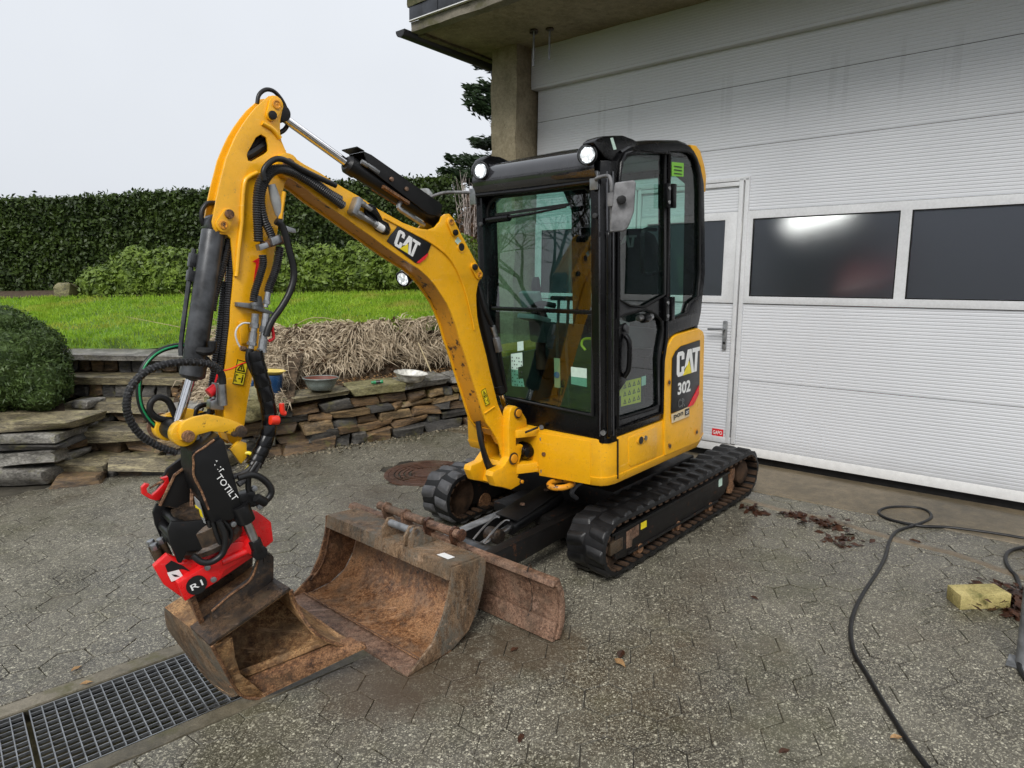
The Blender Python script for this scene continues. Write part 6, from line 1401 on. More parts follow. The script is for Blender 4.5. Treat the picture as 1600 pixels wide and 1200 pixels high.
for y in (2.09, 2.63):
    part('console', Geo().hexa([V((3.05, y - .065, 1.20)), V((3.05, y + .065, 1.20)), V((3.45, y + .065, 1.16)), V((3.45, y - .065, 1.16))], [V((3.03, y - .06, 1.33)), V((3.03, y + .06, 1.33)), V((3.45, y + .06, 1.27)), V((3.45, y - .06, 1.27))]), 'plastic_grey', cab, .015)
    part('console_lid', Geo().box((3.02, y, 1.345), (.16, .13, .03), Matrix.Rotation(.25, 3, 'Y')), 'plastic_light', cab, .01)
    part('boot', Geo().lathe((3.06, y, 1.35), (0, 0, 1), [(.055, 0), (.045, .02), (.050, .03), (.032, .05), (.038, .06), (.018, .09)], 16), 'rubber', cab)
    part('joystick', Geo().tube(catmull([(3.06, y, 1.40), (3.055, y, 1.47), (3.04, y, 1.53), (3.045, y, 1.58)], 4), [.010] * 5 + [.022, .027, .029, .028, .026, .024, .022, .016], 10), 'rubber', cab, 0, 60)
for y in (2.31, 2.375):
    part('travel_lever', Geo().tube([(2.93, y, .85), (2.90, y - .01, 1.2), (2.885, y - .04, 1.47)], .008, 8), 'plastic_grey', cab)
    part('lever_grip', Geo().box((2.885, y - .04, 1.475), (.03, .10, .022)), 'rubber', cab, .006)
    part('pedal', Geo().box((2.93, y + (.03 if y > 2.33 else -.03), .845), (.16, .05, .016)), 'rubber', cab, .004)
part('monitor', Geo().box((2.96, 2.60, 1.46), (.04, .14, .09), Matrix.Rotation(-.3, 3, 'Y')), 'plastic_light', cab, .01)
part('steering_knob', Geo().tube(catmull([(2.95, 2.62, 1.40), (2.92, 2.5, 1.44), (2.93, 2.4, 1.43)], 5), .015, 8), 'rubber', cab, 0, 60)
part('extinguisher', Geo().cyl((3.16, 2.70, 1.02), (3.16, 2.70, 1.24), .035, 16), 'terracotta', cab, .01)
part('far_trim', Geo().plate([(2.85, 2.755, .82), (3.65, 2.755, .82), (3.65, 2.755, 1.14), (2.95, 2.755, 1.14)], (0, -.02, 0)), 'plastic_grey', cab, .006)
part('far_speaker', Geo().cyl((3.25, 2.735, 1.0), (3.25, 2.725, 1.0), .06, 20), 'rubber', cab)
# print stuck to the inside of the windscreen
for nm, lp in (('sheet', [(2.585, .99), (2.585, 1.17), (2.50, 1.185), (2.50, 1.11), (2.535, 1.10), (2.535, 1.035), (2.50, 1.04), (2.49, .995)]), ('sheet', [(2.535, 1.19), (2.535, 1.24), (2.49, 1.248), (2.49, 1.198)]), ('sheet', [(2.165, 1.045), (2.165, 1.135), (2.065, 1.135), (2.065, 1.04)])):
    part('instruction_sheet', Geo().plate([(2.765, y, z) for y, z in lp], (.001, 0, 0)), 'mint_decal', cab)
g = Geo()
for i in range(5):
    for j in range(9):
        if (i + j) % 3: g.box((2.7635, 2.575 - i * .017, 1.0 + j * .019), (.0006, .007, .007))
part('sheet_print', g, 'plastic_grey', cab)
part('blue_tag', Geo().plate([(2.83, 2.33, 1.0), (2.83, 2.29, 1.0), (2.83, 2.29, 1.16), (2.83, 2.33, 1.16)], (.002, 0, 0)), 'cream_decal', cab)
part('blue_disc', Geo().cyl((2.828, 2.31, 1.07), (2.826, 2.31, 1.07), .018, 16), 'blue_decal', cab)
part('safety_bar', Geo().tube(catmull([(2.88, 2.0, 1.265), (2.88, 2.15, 1.27), (2.87, 2.175, 1.24), (2.87, 2.15, 1.21)], 4), .007, 8), 'yellow_decal', cab)
part('gas_strut', Geo().cyl((2.80, 2.02, 1.46), (2.92, 2.04, 1.32), .012, 10), 'plastic_light', cab)

# ---------------------------------------------------------------- kingpost
kp = part('kingpost', Geo().plate(tr('king'), (0, .055, 0)).plate(shift(tr('king'), (0, .165, 0)), (0, .055, 0)), 'yellow', EX, .008, 35, 'yellow swing post that carries the boom')
part('post_core', Geo().hexa([V((2.52, 2.48, .50)), V((2.66, 2.48, .48)), V((2.66, 2.60, .48)), V((2.52, 2.60, .50))], [V((2.56, 2.48, .62)), V((2.64, 2.48, .62)), V((2.64, 2.60, .62)), V((2.56, 2.60, .62))]), 'yellow', kp, .006)
for z0, z1, m in ((.745, .790, 'yellow'), (.545, .60, 'yellow')):
    pts = [(2.62, 2.42, 0), (2.74, 2.35, 0), (2.90, 2.36, 0), (2.90, 2.72, 0), (2.74, 2.70, 0), (2.62, 2.64, 0), (2.585, 2.53, 0)]
    part('swing_bracket', Geo().hexa([V((x, y, z0)) for x, y, _ in pts], [V((x, y, z1)) for x, y, _ in pts]), m, kp, .008)
part('swing_pin', Geo().cyl((2.665, 2.53, .50), (2.665, 2.53, .83), .045, 20), 'rust_black', kp, .004)
part('shadow_plate', Geo().box((2.83, 2.53, .67), (.10, .32, .15)), 'black_rust', kp)  # dark box standing in for the shadow between post and body
part('black_cap', Geo().lathe((2.70, 2.425, .655), (-.3, -1, 0), [(.001, .03), (.03, .026), (.045, .0), (.046, -.05)], 18), 'cab_black', kp)
for y in (2.46,): part('grease_hose', Geo().tube(catmull([(2.70, 2.345, .80), (2.66, 2.35, .795), (2.64, 2.38, .78)], 4), .006, 6), 'rubber', kp)
for c, r in (((2.635, 2.425, .881), .021), ((2.590, 2.425, .640), .024), ((2.648, 2.425, .497), .010)):
    part('pin_head', Geo().cyl(c, V(c) + V((0, -.012, 0)), r, 20), 'yellow_worn', kp, .004); part('pin_washer', Geo().cyl(c, V(c) + V((0, -.004, 0)), r * 1.4, 20), 'rust_black', kp)
for c in ((2.73, 2.345, .80), (2.73, 2.345, .735), (2.73, 2.345, .555)): part('bracket_bolt', Geo().cyl(c, V(c) + V((-.014, -.014, 0)), .012, 8), 'steel', kp)

# ---------------------------------------------------------------- boom
bo_ = tr('boom'); BW = .135
near = Geo().plate(bo_, (0, .012, 0)).plate(shift(bo_, (0, BW - .012, 0)), (0, .012, 0))
boom = part('boom', near, 'yellow_clean', EX, .0035, 35, 'yellow bent boom with the logo plate')
ti = [i for i, p in enumerate(bo_)]
topl = bo_[2:13]; ya, yb = .008, BW - .008
part('top_plate', Geo().strip([[p + V((0, ya, -.012)), p + V((0, yb, -.012))] for p in bo_[1:14]]), 'yellow', boom, 0, 40)
part('top_plate', Geo().strip([[p + V((-.01, ya, -.004)), p + V((-.01, yb, -.004))] for p in bo_[19:38]]), 'yellow', boom, 0, 40)
und = bo_[46:73]
part('underside', Geo().strip([[p + V((.006, ya, .006)), p + V((.006, yb, .006))] for p in und[:26]]), 'yellow_worn', boom, 0, 40)
uf = bo_[46]
part('foot_arch', Geo().plate([uf + V((0, .012, 0)), uf + V((0, BW - .012, 0)), bo_[44] + V((0, BW - .012, 0)), bo_[44] + V((0, BW - .030, 0)), bo_[45] + V((0, BW * .5 + .03, .005)), bo_[45] + V((0, BW * .5 - .03, .005)), bo_[44] + V((0, .030, 0)), bo_[44] + V((0, .012, 0))], (.008, 0, .004)), 'yellow_worn', boom, 0)
part('head_boss', Geo().cyl(V((1.430, 2.462, 2.064)), V((1.430, 2.62, 2.064)), .046, 24), 'yellow', boom, .004)
part('head_pin', Geo().cyl(V((1.430, 2.452, 2.064)), V((1.430, 2.464, 2.064)), .026, 18), 'rust', boom, .003)
part('weld_bead', Geo().tube(catmull(tr('boom_weld'), 4), .0045, 6), 'yellow', boom, 0, 60)
part('hose_slot', Geo().plate(tr('boom_slot'), (0, .004, 0)), 'black_decal', boom)
part('slot_rim', Geo().tube(tr('boom_slot'), .005, 6, closed=True), 'rubber', boom, 0, 60)
lg = part('logo_plate', Geo().plate(tr('boom_logo'), (0, .003, 0)), 'black_decal', boom, .0008)
part('logo_red_corner', Geo().plate([(2.106, 2.4695, 1.728), (2.100, 2.4695, 1.714), (2.085, 2.4695, 1.7), (2.050, 2.4695, 1.682), (2.034, 2.4695, 1.686)], (0, .002, 0)), 'red_decal', boom)
o_, x_, y_ = [V((p.x, 2.4705, p.z)) for p in tr('boom_cat')]
cat_logo(boom, o_, x_ - o_, y_ - o_, lift=.0016)
bp = tr('boom_pins')
def lockplate(parent, a, b, r1, r2, y, mat='yellow', m1='yellow_worn', m2='rubber'):
    """pin head with its retaining plate and bolt"""
    a = V((a.x, y, a.z)); b = V((b.x, y, b.z)); d = (b - a).normalized(); n_ = V((-d.z, 0, d.x)); lp = []
    for k in range(9): t_ = radians(90 + 180 * k / 8); lp.append(a + (n_ * sin(t_) + d * cos(t_)) * r1)
    for k in range(9): t_ = radians(-90 + 180 * k / 8); lp.append(b + (n_ * sin(t_) + d * cos(t_)) * r2)
    part('pin_plate', Geo().plate(lp, (0, -.010, 0)), mat, parent, .002); part('pin_end', Geo().lathe(a + V((0, -.010, 0)), (0, -1, 0), [(r1 * .62, 0), (r1 * .62, .004), (r1 * .45, .005), (r1 * .40, .002), (r1 * .12, .002), (.001, .004)], 20), m1, parent)
    part('pin_bolt', Geo().cyl(b + V((0, -.010, 0)), b + V((0, -.022, 0)), r2 * .80, 16), m2, parent, .003)
lockplate(boom, V((2.252, 0, 1.868)), V((2.272, 0, 1.820)), .022, .018, 2.475)
lockplate(boom, V((2.425, 0, 1.617)), V((2.392, 0, 1.655)), .024, .019, 2.475)
part('lift_hole', Geo().cyl((2.318, 2.4745, 1.752), (2.318, 2.4715, 1.752), .020, 20), 'black_decal', boom); part('hole_rim', Geo().lathe((2.318, 2.475, 1.752), (0, -1, 0), [(.024, 0), (.024, .004), (.019, .004)], 20), 'yellow', boom)
part('white_sticker', Geo().plate([(2.277, 2.4735, 1.780), (2.297, 2.4735, 1.800), (2.318, 2.4735, 1.781), (2.298, 2.4735, 1.761)], (0, -.0015, 0)), 'mint_decal', boom)
def warning(parent, q, y):
    """yellow warning label with a triangle and a figure"""
    q = [V(p) for p in q]; part('warning_label', Geo().plate(q, (0, -.0012, 0)), 'yellow_decal', parent)
    def at(a, b): return q[3].lerp(q[2], a).lerp(q[0].lerp(q[1], a), b) + V((0, -.0016, 0))
    g = Geo()
    g.plate([at(.12, .56), at(.88, .56), at(.5, .93)], (0, -.0006, 0), [[at(.27, .61), at(.73, .61), at(.5, .83)]])
    g.plate([at(.45, .64), at(.55, .64), at(.53, .77), at(.47, .77)], (0, -.0006, 0))
    for a0, b0, a1, b1 in ((.0, .485, 1, .515), (.0, .0, 1, .03), (0, .97, 1, 1), (0, 0, .06, 1), (.94, 0, 1, 1), (.12, .12, .18, .40), (.12, .12, .34, .16), (.12, .37, .34, .41), (.70, .10, .82, .34), (.72, .36, .80, .43), (.40, .24, .62, .28)):
        g.plate([at(a0, b0), at(a1, b0), at(a1, b1), at(a0, b1)], (0, -.0006, 0))
    part('warning_print', g, 'black_decal', parent)
warning(boom, tr('boom_warn'), 2.472)
part('foot_seam', Geo().tube([V((2.432, 2.4725, .91)), V((2.509, 2.4725, .933))], .004, 6), 'yellow', boom)
ax = V((-.93, -.22, -.28)).normalized(); c = V((2.11, 2.655, 1.615))
part('boom_light', Geo().lathe(c, ax, [(.001, -.05), (.028, -.045), (.038, -.01), (.040, .02), (.036, .024)], 20), 'cab_black', boom); part('light_lens', Geo().lathe(c, ax, [(.031, .02), (.023, .028), (.001, .031)], 20), 'lamp_lit', boom)
# fittings on the boom side
g = Geo()
for a, b, r in (((1.715, 1.945), (1.76, 1.928), .014), ((1.76, 1.928), (1.80, 1.905), .011), ((1.70, 1.905), (1.745, 1.882), .016), ((1.745, 1.882), (1.80, 1.855), .012), ((1.80, 1.855), (1.85, 1.828), .015)):
    g.cyl(V((a[0], 2.455, a[1])), V((b[0], 2.455, b[1])), r, 12)
part('boom_fitting', g, 'steel', boom, .002); part('fitting_block', Geo().box((1.712, 2.455, 1.922), (.026, .045, .075), Matrix.Rotation(.5, 3, 'Y')), 'galv', boom, .004)
part('fitting_sleeve', Geo().cyl((1.815, 2.455, 1.848), (1.845, 2.455, 1.832), .0165, 14), 'white_paint', boom); part('boom_hose', Geo().tube(catmull([(1.79, 2.455, 1.912), (1.82, 2.462, 1.892), (1.845, 2.475, 1.872)], 4), .014, 8), 'hose', boom); part('boom_hose', Geo().tube(catmull([(1.845, 2.455, 1.832), (1.872, 2.465, 1.822), (1.885, 2.48, 1.82)], 4), .014, 8), 'hose', boom)
conduit('corrugated_hose', 'hz_conA', .0185, 'conduit', boom); conduit('corrugated_hose', 'hz_conB', .017, 'conduit', boom, dy=.01)
hose('hose', 'hz_over', .011, 'hose', boom)
for x0, z0 in ((2.44, .80), (2.455, .74)):
    part('foot_hose', Geo().tube(catmull([(x0, 2.53, z0 + .06), (x0 - .005, 2.51, z0 - .04), (x0 + .02, 2.50, z0 - .14), (x0 + .06, 2.50, z0 - .20), (x0 + .14, 2.52, z0 - .22)], 5), .014, 8), 'hose', boom)
conduit('foot_spring_hose', 'foot_h', .012, 'galv_dull', boom) if 'foot_h' in T else None
# ---------------------------------------------------------------- cylinders
def hyd(name, a, b, c, rb, rr, barrel, parent, label, eye=.04, ew=.06, rodmat='chrome'):
    """barrel a-b, rod b-c, with gland, eyes and base cap"""
    a, b, c = V(a), V(b), V(c); d = (c - a).normalized()
    o = part(name, Geo().cyl(a + d * eye * .7, b, rb, 28), barrel, parent, .003, 40, label)
    part('gland', Geo().lathe(b, d, [(rb * .99, -.045), (rb * 1.10, -.043), (rb * 1.10, -.002), (rb * .85, .008), (rr * 1.25, .010), (rr * 1.1, .016)], 28), barrel, o)
    part('rod', Geo().cyl(b - d * .02, c - d * eye * .5, rr, 20), rodmat, o)
    part('base_eye', Geo().cyl(a + V((0, -ew / 2, 0)), a + V((0, ew / 2, 0)), eye, 22), barrel, o, .003); part('rod_eye', Geo().cyl(c + V((0, -ew / 2, 0)), c + V((0, ew / 2, 0)), eye * .9, 22), 'black_rust', o, .003)
    return o
sc_ = hyd('stick_cylinder', (2.255, 2.54, 1.868), (1.748, 2.54, 2.101), (1.452, 2.54, 2.262), .036, .0175, 'black_paint', EX, 'black stick cylinder on top of the boom', .034, .07)
gd = tr('guard')
g = Geo(); g.plate([V((1.80, 2.488, 2.150)), V((1.835, 2.488, 2.139)), V((2.222, 2.488, 1.948)), V((2.205, 2.488, 1.893)), V((2.13, 2.488, 1.905)), V((1.815, 2.488, 2.085))], (0, .006, 0)); g.plate([V((1.80, 2.594, 2.150)), V((1.835, 2.594, 2.139)), V((2.222, 2.594, 1.948)), V((2.205, 2.594, 1.893)), V((2.13, 2.594, 1.905)), V((1.815, 2.594, 2.085))], (0, .006, 0))
g.strip([[V((1.800, 2.488, 2.150)), V((1.800, 2.60, 2.150))], [V((1.835, 2.488, 2.1395)), V((1.835, 2.60, 2.1395))], [V((2.222, 2.488, 1.9485)), V((2.222, 2.60, 1.9485))]])
part('cylinder_guard', g, 'black_paint', sc_, .002); part('guard_tab', Geo().plate([(1.80, 2.488, 2.150), (1.80, 2.60, 2.150), (1.765, 2.60, 2.163), (1.765, 2.488, 2.163)], (.0, 0, .004)), 'black_paint', sc_)
for x, z in ((1.93, 2.045), (2.01, 2.008)): part('guard_bolt', Geo().cyl((x, 2.487, z), (x, 2.478, z), .010, 10), 'rust_pink', sc_, .002)
part('cylinder_clamp', Geo().plate([(1.895, 2.49, 2.02), (2.03, 2.49, 1.955), (2.03, 2.59, 1.955), (1.895, 2.59, 2.02)], (0, 0, -.012)), 'rust', sc_)
part('cylinder_port', Geo().tube(catmull([(2.01, 2.52, 1.965), (1.985, 2.515, 1.93), (2.02, 2.51, 1.905), (2.07, 2.51, 1.88), (2.13, 2.52, 1.855)], 4), .011, 8), 'galv', sc_); part('port_hose', Geo().tube(catmull([(1.79, 2.50, 2.11), (1.83, 2.495, 2.09), (1.87, 2.495, 2.07)], 4), .011, 8), 'galv_dull', sc_)
bcyl = hyd('boom_cylinder', (2.455, 2.54, 1.620), (2.628, 2.54, .985), (2.668, 2.54, .872), .037, .0165, 'black_paint', EX, 'black boom cylinder behind the boom', .036, .07)
part('hose_coupling', Geo().cyl((2.535, 2.495, 1.35), (2.565, 2.495, 1.27), .016, 12), 'steel', bcyl, .002); part('hose_coupling', Geo().cyl((2.552, 2.488, 1.29), (2.572, 2.488, 1.215), .021, 6), 'galv', bcyl, .002)
part('cylinder_hose', Geo().tube(catmull([(2.45, 2.50, 1.56), (2.48, 2.49, 1.45), (2.53, 2.495, 1.36)], 5), .012, 8), 'hose', bcyl); part('steel_line', Geo().tube(catmull([(2.575, 2.485, 1.21), (2.60, 2.49, 1.1), (2.63, 2.50, .99)], 4), .008, 8), 'black_paint', bcyl)
kcyl = hyd('bucket_cylinder', (1.158, 2.54, 1.846), (1.016, 2.54, 1.305), (.938, 2.54, 1.118), .0405, .0165, 'cyl_grey', EX, 'grey bucket cylinder in front of the stick', .036, .05)
part('cylinder_tube', Geo().tube(catmull([(1.088, 2.572, 1.76), (1.072, 2.576, 1.70), (1.008, 2.576, 1.44), (.998, 2.572, 1.38)], 4), .009, 8), 'cyl_grey', kcyl); part('tube_clamp', Geo().box((1.078, 2.576, 1.72), (.024, .026, .05), Matrix.Rotation(.25, 3, 'Y')), 'cyl_grey', kcyl, .004); part('tube_clamp', Geo().box((1.065, 2.576, 1.665), (.024, .026, .04), Matrix.Rotation(.25, 3, 'Y')), 'cyl_grey', kcyl, .004)
part('elbow', Geo().tube(catmull([(1.035, 2.51, 1.40), (1.055, 2.49, 1.395), (1.075, 2.488, 1.40), (1.08, 2.488, 1.43)], 4), .016, 10), 'rubber', kcyl)
hose('cylinder_hose', 'hz_cylt', .009, 'hose', kcyl); hose('drop_hose', 'hz_thin', .010, 'hose', kcyl)
# ---------------------------------------------------------------- stick
sk_ = tr('stick'); SW = .082
stick = part('stick', Geo().plate(sk_, (0, .010, 0), [tr('stick_hole')]).plate(shift(sk_, (0, SW - .010, 0)), (0, .010, 0), [shift(tr('stick_hole'), (0, SW - .010, 0))]), 'yellow_clean', EX, .003, 35, 'yellow stick hanging from the boom')
part('front_plate', Geo().strip([[p + V((.020, .008, -.004)), p + V((.020, SW - .008, -.004))] for p in sk_[1:13]]), 'yellow', stick, 0, 40)
part('front_plate', Geo().strip([[p + V((.004, .008, 0)), p + V((.004, SW - .008, 0))] for p in sk_[17:30]]), 'yellow', stick, 0, 40)
part('back_plate', Geo().strip([[p + V((-.004, .002, 0)), p + V((-.004, SW - .002, 0))] for p in sk_[31:46]]), 'yellow', stick, 0, 40)
part('back_plate', Geo().strip([[p + V((-.006, .008, 0)), p + V((-.006, SW - .008, 0))] for p in sk_[46:52]]), 'yellow', stick, 0, 40)
part('weld_ridge', Geo().tube(catmull(tr('stick_ridge'), 4), .009, 8), 'yellow_clean', stick, 0, 60); part('weld_ridge', Geo().tube(catmull(tr('stick_top_ridge'), 4), .009, 8), 'yellow_clean', stick, 0, 60)
lockplate(stick, V((1.417, 0, 2.286)), V((1.394, 0, 2.244)), .028, .020, ST_Y := 2.50, 'yellow_clean')
lockplate(stick, V((1.166, 0, 1.842)), V((1.190, 0, 1.880)), .026, .021, 2.50, 'yellow', 'yellow_worn', 'rust')
part('red_arrow', Geo().plate(tr('stick_arrow'), (0, -.0012, 0)), 'red_decal', stick); part('arrow_print', Geo().box((1.292, 2.4942, 1.668), (.016, .001, .010)), 'white_decal', stick)
warning(stick, [p for p in tr('stick_warn')], 2.496)
for k in ('hz_con1', 'hz_con2', 'hz_con3'): conduit('corrugated_hose', k, .0165, 'conduit', stick)
conduit('corrugated_hose', 'hz_conA2', .0155, 'conduit', stick, .0075); conduit('corrugated_hose', 'hz_conB2', .0165, 'conduit', stick, .0075)
hose('hose', 'hz_big', .0135, 'hose', stick); hose('top_hose', 'hz_top', .008, 'hose', stick); hose('top_hose', 'hz_top2', .009, 'hose', stick)
part('hole_hose', Geo().tube(catmull([(1.25, 2.54, 2.09), (1.31, 2.54, 2.10), (1.40, 2.54, 2.15), (1.46, 2.55, 2.12)], 5), .017, 8), 'conduit', stick); part('hole_hose', Geo().tube(catmull([(1.27, 2.55, 2.05), (1.33, 2.55, 2.12), (1.37, 2.55, 2.16), (1.44, 2.55, 2.15)], 5), .015, 8), 'conduit', stick)
fitting('coupler', 'cp1', (.013, .017, .0145, .018), 'galv', stick); fitting('coupler', 'cp2', (.014, .019, .0155, .019), 'galv', stick); fitting('coupler', 'cp3', (.011, .014), 'galv', stick); fitting('coupler', 'cp0', (.012, .012), 'galv', stick)
part('hose_bracket', Geo().plate(tr('brk'), (0, .03, 0)), 'galv_dull', stick, .003); part('bracket_plate', Geo().plate(tr('brk2'), (0, .006, 0)), 'galv_dull', stick, .002)
part('hose_clamp', Geo().plate(tr('clampA'), (0, .03, 0)), 'galv', stick, .004); part('hose_clamp', Geo().plate(tr('clampB'), (0, .035, 0)), 'galv', stick, .004); part('clamp_bar', Geo().box((1.335, 2.455, 1.778), (.10, .012, .028), Matrix.Rotation(-.25, 3, 'Y')), 'rust', stick, .002)
part('grey_lever', Geo().tube(tr('lever_g'), [.014, .019, .016, .008], 10), 'plastic_light', stick, 0, 50); part('yellow_rod', Geo().tube(tr('rodA'), .008, 8), 'yellow', stick); part('cable_bracket', Geo().plate(tr('plate_a'), (0, .02, 0)), 'galv', stick, .002)
part('cap_bracket', Geo().box((1.205, 2.494, 1.45), (.034, .006, .085)), 'yellow', stick, .002)
hose('white_cord', 'whitecord', .0035, 'white_cord', stick); part('pink_cap', Geo().cyl(tr('pinkcap')[0], tr('pinkcap')[1], .010, 12), 'rust_pink', stick, .002)
hose('red_strap', 'redstrap', .006, 'red_decal', stick); hose('red_cord', 'redcord', .003, 'red_hot', stick); hose('red_cord', 'redcord2', .0035, 'red_hot', stick)
oc = tr('orange'); part('orange_cap', Geo().tube(catmull([(1.272, 2.385, 1.178), (1.272, 2.385, 1.150), (1.276, 2.385, 1.140), (1.284, 2.385, 1.138)], 3), .010, 10), 'red_hot', stick); part('orange_plug', Geo().cyl(oc[1] + V((.002, 0, -.004)), oc[2] + V((.002, 0, -.004)), .018, 16), 'red_hot', stick, .003)
rc = tr('redcap'); part('red_cap', Geo().tube([rc[0], rc[1]], .004, 8).cyl(rc[2], rc[3] + V((.014, 0, .012)), .019, 14), 'red_decal', stick, 0, 40)
va = tr('valve'); part('valve_block', Geo().plate(va, (0, .04, 0)), 'steel', stick, .005); part('valve_neck', Geo().cyl(V((1.098, 2.49, 1.27)), V((1.096, 2.49, 1.19)), .016, 12), 'galv', stick)
hose('spiral_hose', 'hz_spiral', .0125, 'rubber', stick, 8, 10)
P = catmull(tr('hz_spiral'), 30); g = Geo(); pts = []
up = V((0, 1, 0))
for i, p in enumerate(P[:-1]):
    t_ = (P[i + 1] - p).normalized(); n_ = t_.cross(up).normalized(); b_ = t_.cross(n_); a = i * 1.15; pts.append(p + (n_ * cos(a) + b_ * sin(a)) * .0115)
part('spiral_wrap', Geo().tube(pts[40:], .0038, 5), 'conduit', stick, 0, 60)
hose('green_stripe_hose', 'hz_green', .0105, 'hose', stick); hose('green_stripe', 'hz_green', .004, 'green_plastic', stick, dy=-.0085)
hose('coil_hose', 'hz_coil', .012, 'rubber', stick); hose('coil_hose', 'hz_coil2', .010, 'hose', stick); hose('drop_hose', 'hz_drop1', .014, 'hose', stick); hose('drop_hose', 'hz_drop2', .014, 'hose', stick)
# segmented black sleeve
P = catmull(tr('hz_sleeve'), 10); n = 11
for k in range(n):
    a = P[int(len(P) * k / n)]; b = P[min(len(P) - 1, int(len(P) * (k + 1.12) / n))]
    part('sleeve_segment', Geo().tube([a, b], [.027, .031], 16), 'cab_black', stick, .002)
hose('hose', 'hz_out1', .012, 'rubber_light', stick); hose('hose', 'hz_out2', .013, 'rubber_light', stick); hose('hose', 'hz_out3', .011, 'hose', stick)
# ---------------------------------------------------------------- bucket linkage
lo = tr('link_out')
lk = part('bucket_link', Geo().plate(lo, (0, .022, 0)).plate(shift(lo, (0, .175, 0)), (0, .022, 0)), 'yellow_link', EX, .004, 35, 'curved yellow bucket link with chipped paint')
part('link_tube', Geo().cyl((.938, 2.47, 1.118), (.938, 2.655, 1.118), .036, 22), 'black_rust', lk, .003); part('link_boss', Geo().cyl((.938, 2.46, 1.118), (.938, 2.50, 1.118), .046, 22), 'yellow_link', lk, .004); part('link_boss', Geo().cyl((.938, 2.60, 1.118), (.938, 2.645, 1.118), .048, 22), 'yellow_link', lk, .004)
part('pin_disc', Geo().cyl((.932, 2.655, 1.118), (.932, 2.668, 1.118), .050, 24), 'rust_pink', lk, .003); pin('pin_end', (.936, 2.44, 1.114), .021, 'rust', lk, .018); pin('pin_end', (1.126, 2.44, 1.092), .021, 'rust_black', lk, .02); pin('pin_nut', (1.100, 2.44, 1.088), .010, 'rust_black', lk, .02)
part('stick_tip_pin', Geo().cyl((1.128, 2.43, 1.092), (1.128, 2.66, 1.092), .022, 18), 'rust', lk)
part('lower_link', Geo().plate([(1.085, 2.445, 1.03), (1.125, 2.445, 1.055), (1.150, 2.445, 1.04), (1.145, 2.445, .985), (1.12, 2.445, .965)], (0, .02, 0)), 'yellow_link', lk, .003)
# ---------------------------------------------------------------- tiltrotator and digging bucket
TW, TN, TU = [V(p).normalized() for p in T['TW']]
def nplate(name, key, th, mat, parent, bev=.004, off=0, label=None): return part(name, Geo().plate(shift(tr(key), TN * off), -TN * th), mat, parent, bev, 35, label)
trt = nplate('tiltrotator', 'cover', .15, 'black_paint', EX, .012, 0, 'black tiltrotator unit with a red quick coupler')
cv = tr('cover'); tp0 = [cv[0], cv[1], cv[2]]
part('cover_lid', Geo().hexa([p + TN * .002 for p in (cv[0] + V((0, 0, -.012)), cv[1] + V((0, 0, -.012)))] + [cv[1] - TN * .152 + V((0, 0, -.012)), cv[0] - TN * .152 + V((0, 0, -.012))], [p + TN * .002 for p in (cv[0] + V((0, 0, .004)), cv[1] + V((0, 0, .004)))] + [cv[1] - TN * .152 + V((0, 0, .004)), cv[0] - TN * .152 + V((0, 0, .004))]), 'black_paint', trt, .004)
part('rust_edge', Geo().tube(catmull([cv[1] + TN * .002 + V((-.02, 0, -.01)), cv[0].lerp(cv[1], .45) + TN * .002 + V((0, 0, -.006)), cv[0] + TN * .001 + V((.006, 0, -.008)), cv[10] + V((.008, 0, .02)), cv[10] + V((.004, 0, -.02)), cv[9] + V((.012, 0, .0)), cv[8] + V((.016, 0, -.02))], 5), [.004 + .003 * abs(noise.noise(V((i * .7, 0, 0)))) for i in range(31)], 6), 'rust', trt, 0, 60)
pc = (cv[0] + cv[1]) / 2 - TN * .09
part('lid_bolt', Geo().cyl(pc + V((0, 0, -.005)), pc + V((0, 0, .012)), .012, 6).cyl(pc + V((0, 0, .012)), pc + V((0, 0, .02)), .008, 6), 'galv', trt)
rt = tr('rototext'); xd = (rt[1] - rt[0]).normalized(); yd = TN.cross(xd).normalized()
part('maker_print', text_geo('TOTILT', rt[0] + yd * -.004 + TN * .001, xd, yd, (rt[1] - rt[0]).length, .022, .001, .006), 'white_decal', trt)
o = rt[3] + TN * .0015
part('worn_print', decal2(o, xd * .024, yd * .020, [[(0, .6), (.3, .9), (.35, .55), (.2, .7)], [(.45, .1), (.7, .0), (.6, .25)], [(1.2, .7), (1.45, .8), (1.4, .55)], [(1.3, .1), (1.5, .15), (1.45, -.05)], [(1.75, 0), (1.75, .9), (2.05, .9), (2.05, .75), (1.87, .75), (1.87, 0)]], .0006), 'white_decal', trt)
cl = tr('cover_left')
lp = [cv[8] - TN * .02 + V((-.006, 0, .01)), cv[8] - TN * .065 + V((-.010, 0, .02)), cv[7] - TN * .07 + V((-.022, 0, .005)), cv[7] - TN * .02 + V((-.012, 0, -.002))]
part('side_label', Geo().plate(lp, (-.0022, 0, -.0006)), 'plastic_light', trt); mid = [lp[0].lerp(lp[3], .35), lp[1].lerp(lp[2], .35), lp[1].lerp(lp[2], .72), lp[0].lerp(lp[3], .72)]
part('side_label_mark', Geo().plate(shift(mid, (-.003, 0, -.001)), (-.001, 0, 0)), 'yellow_decal', trt)
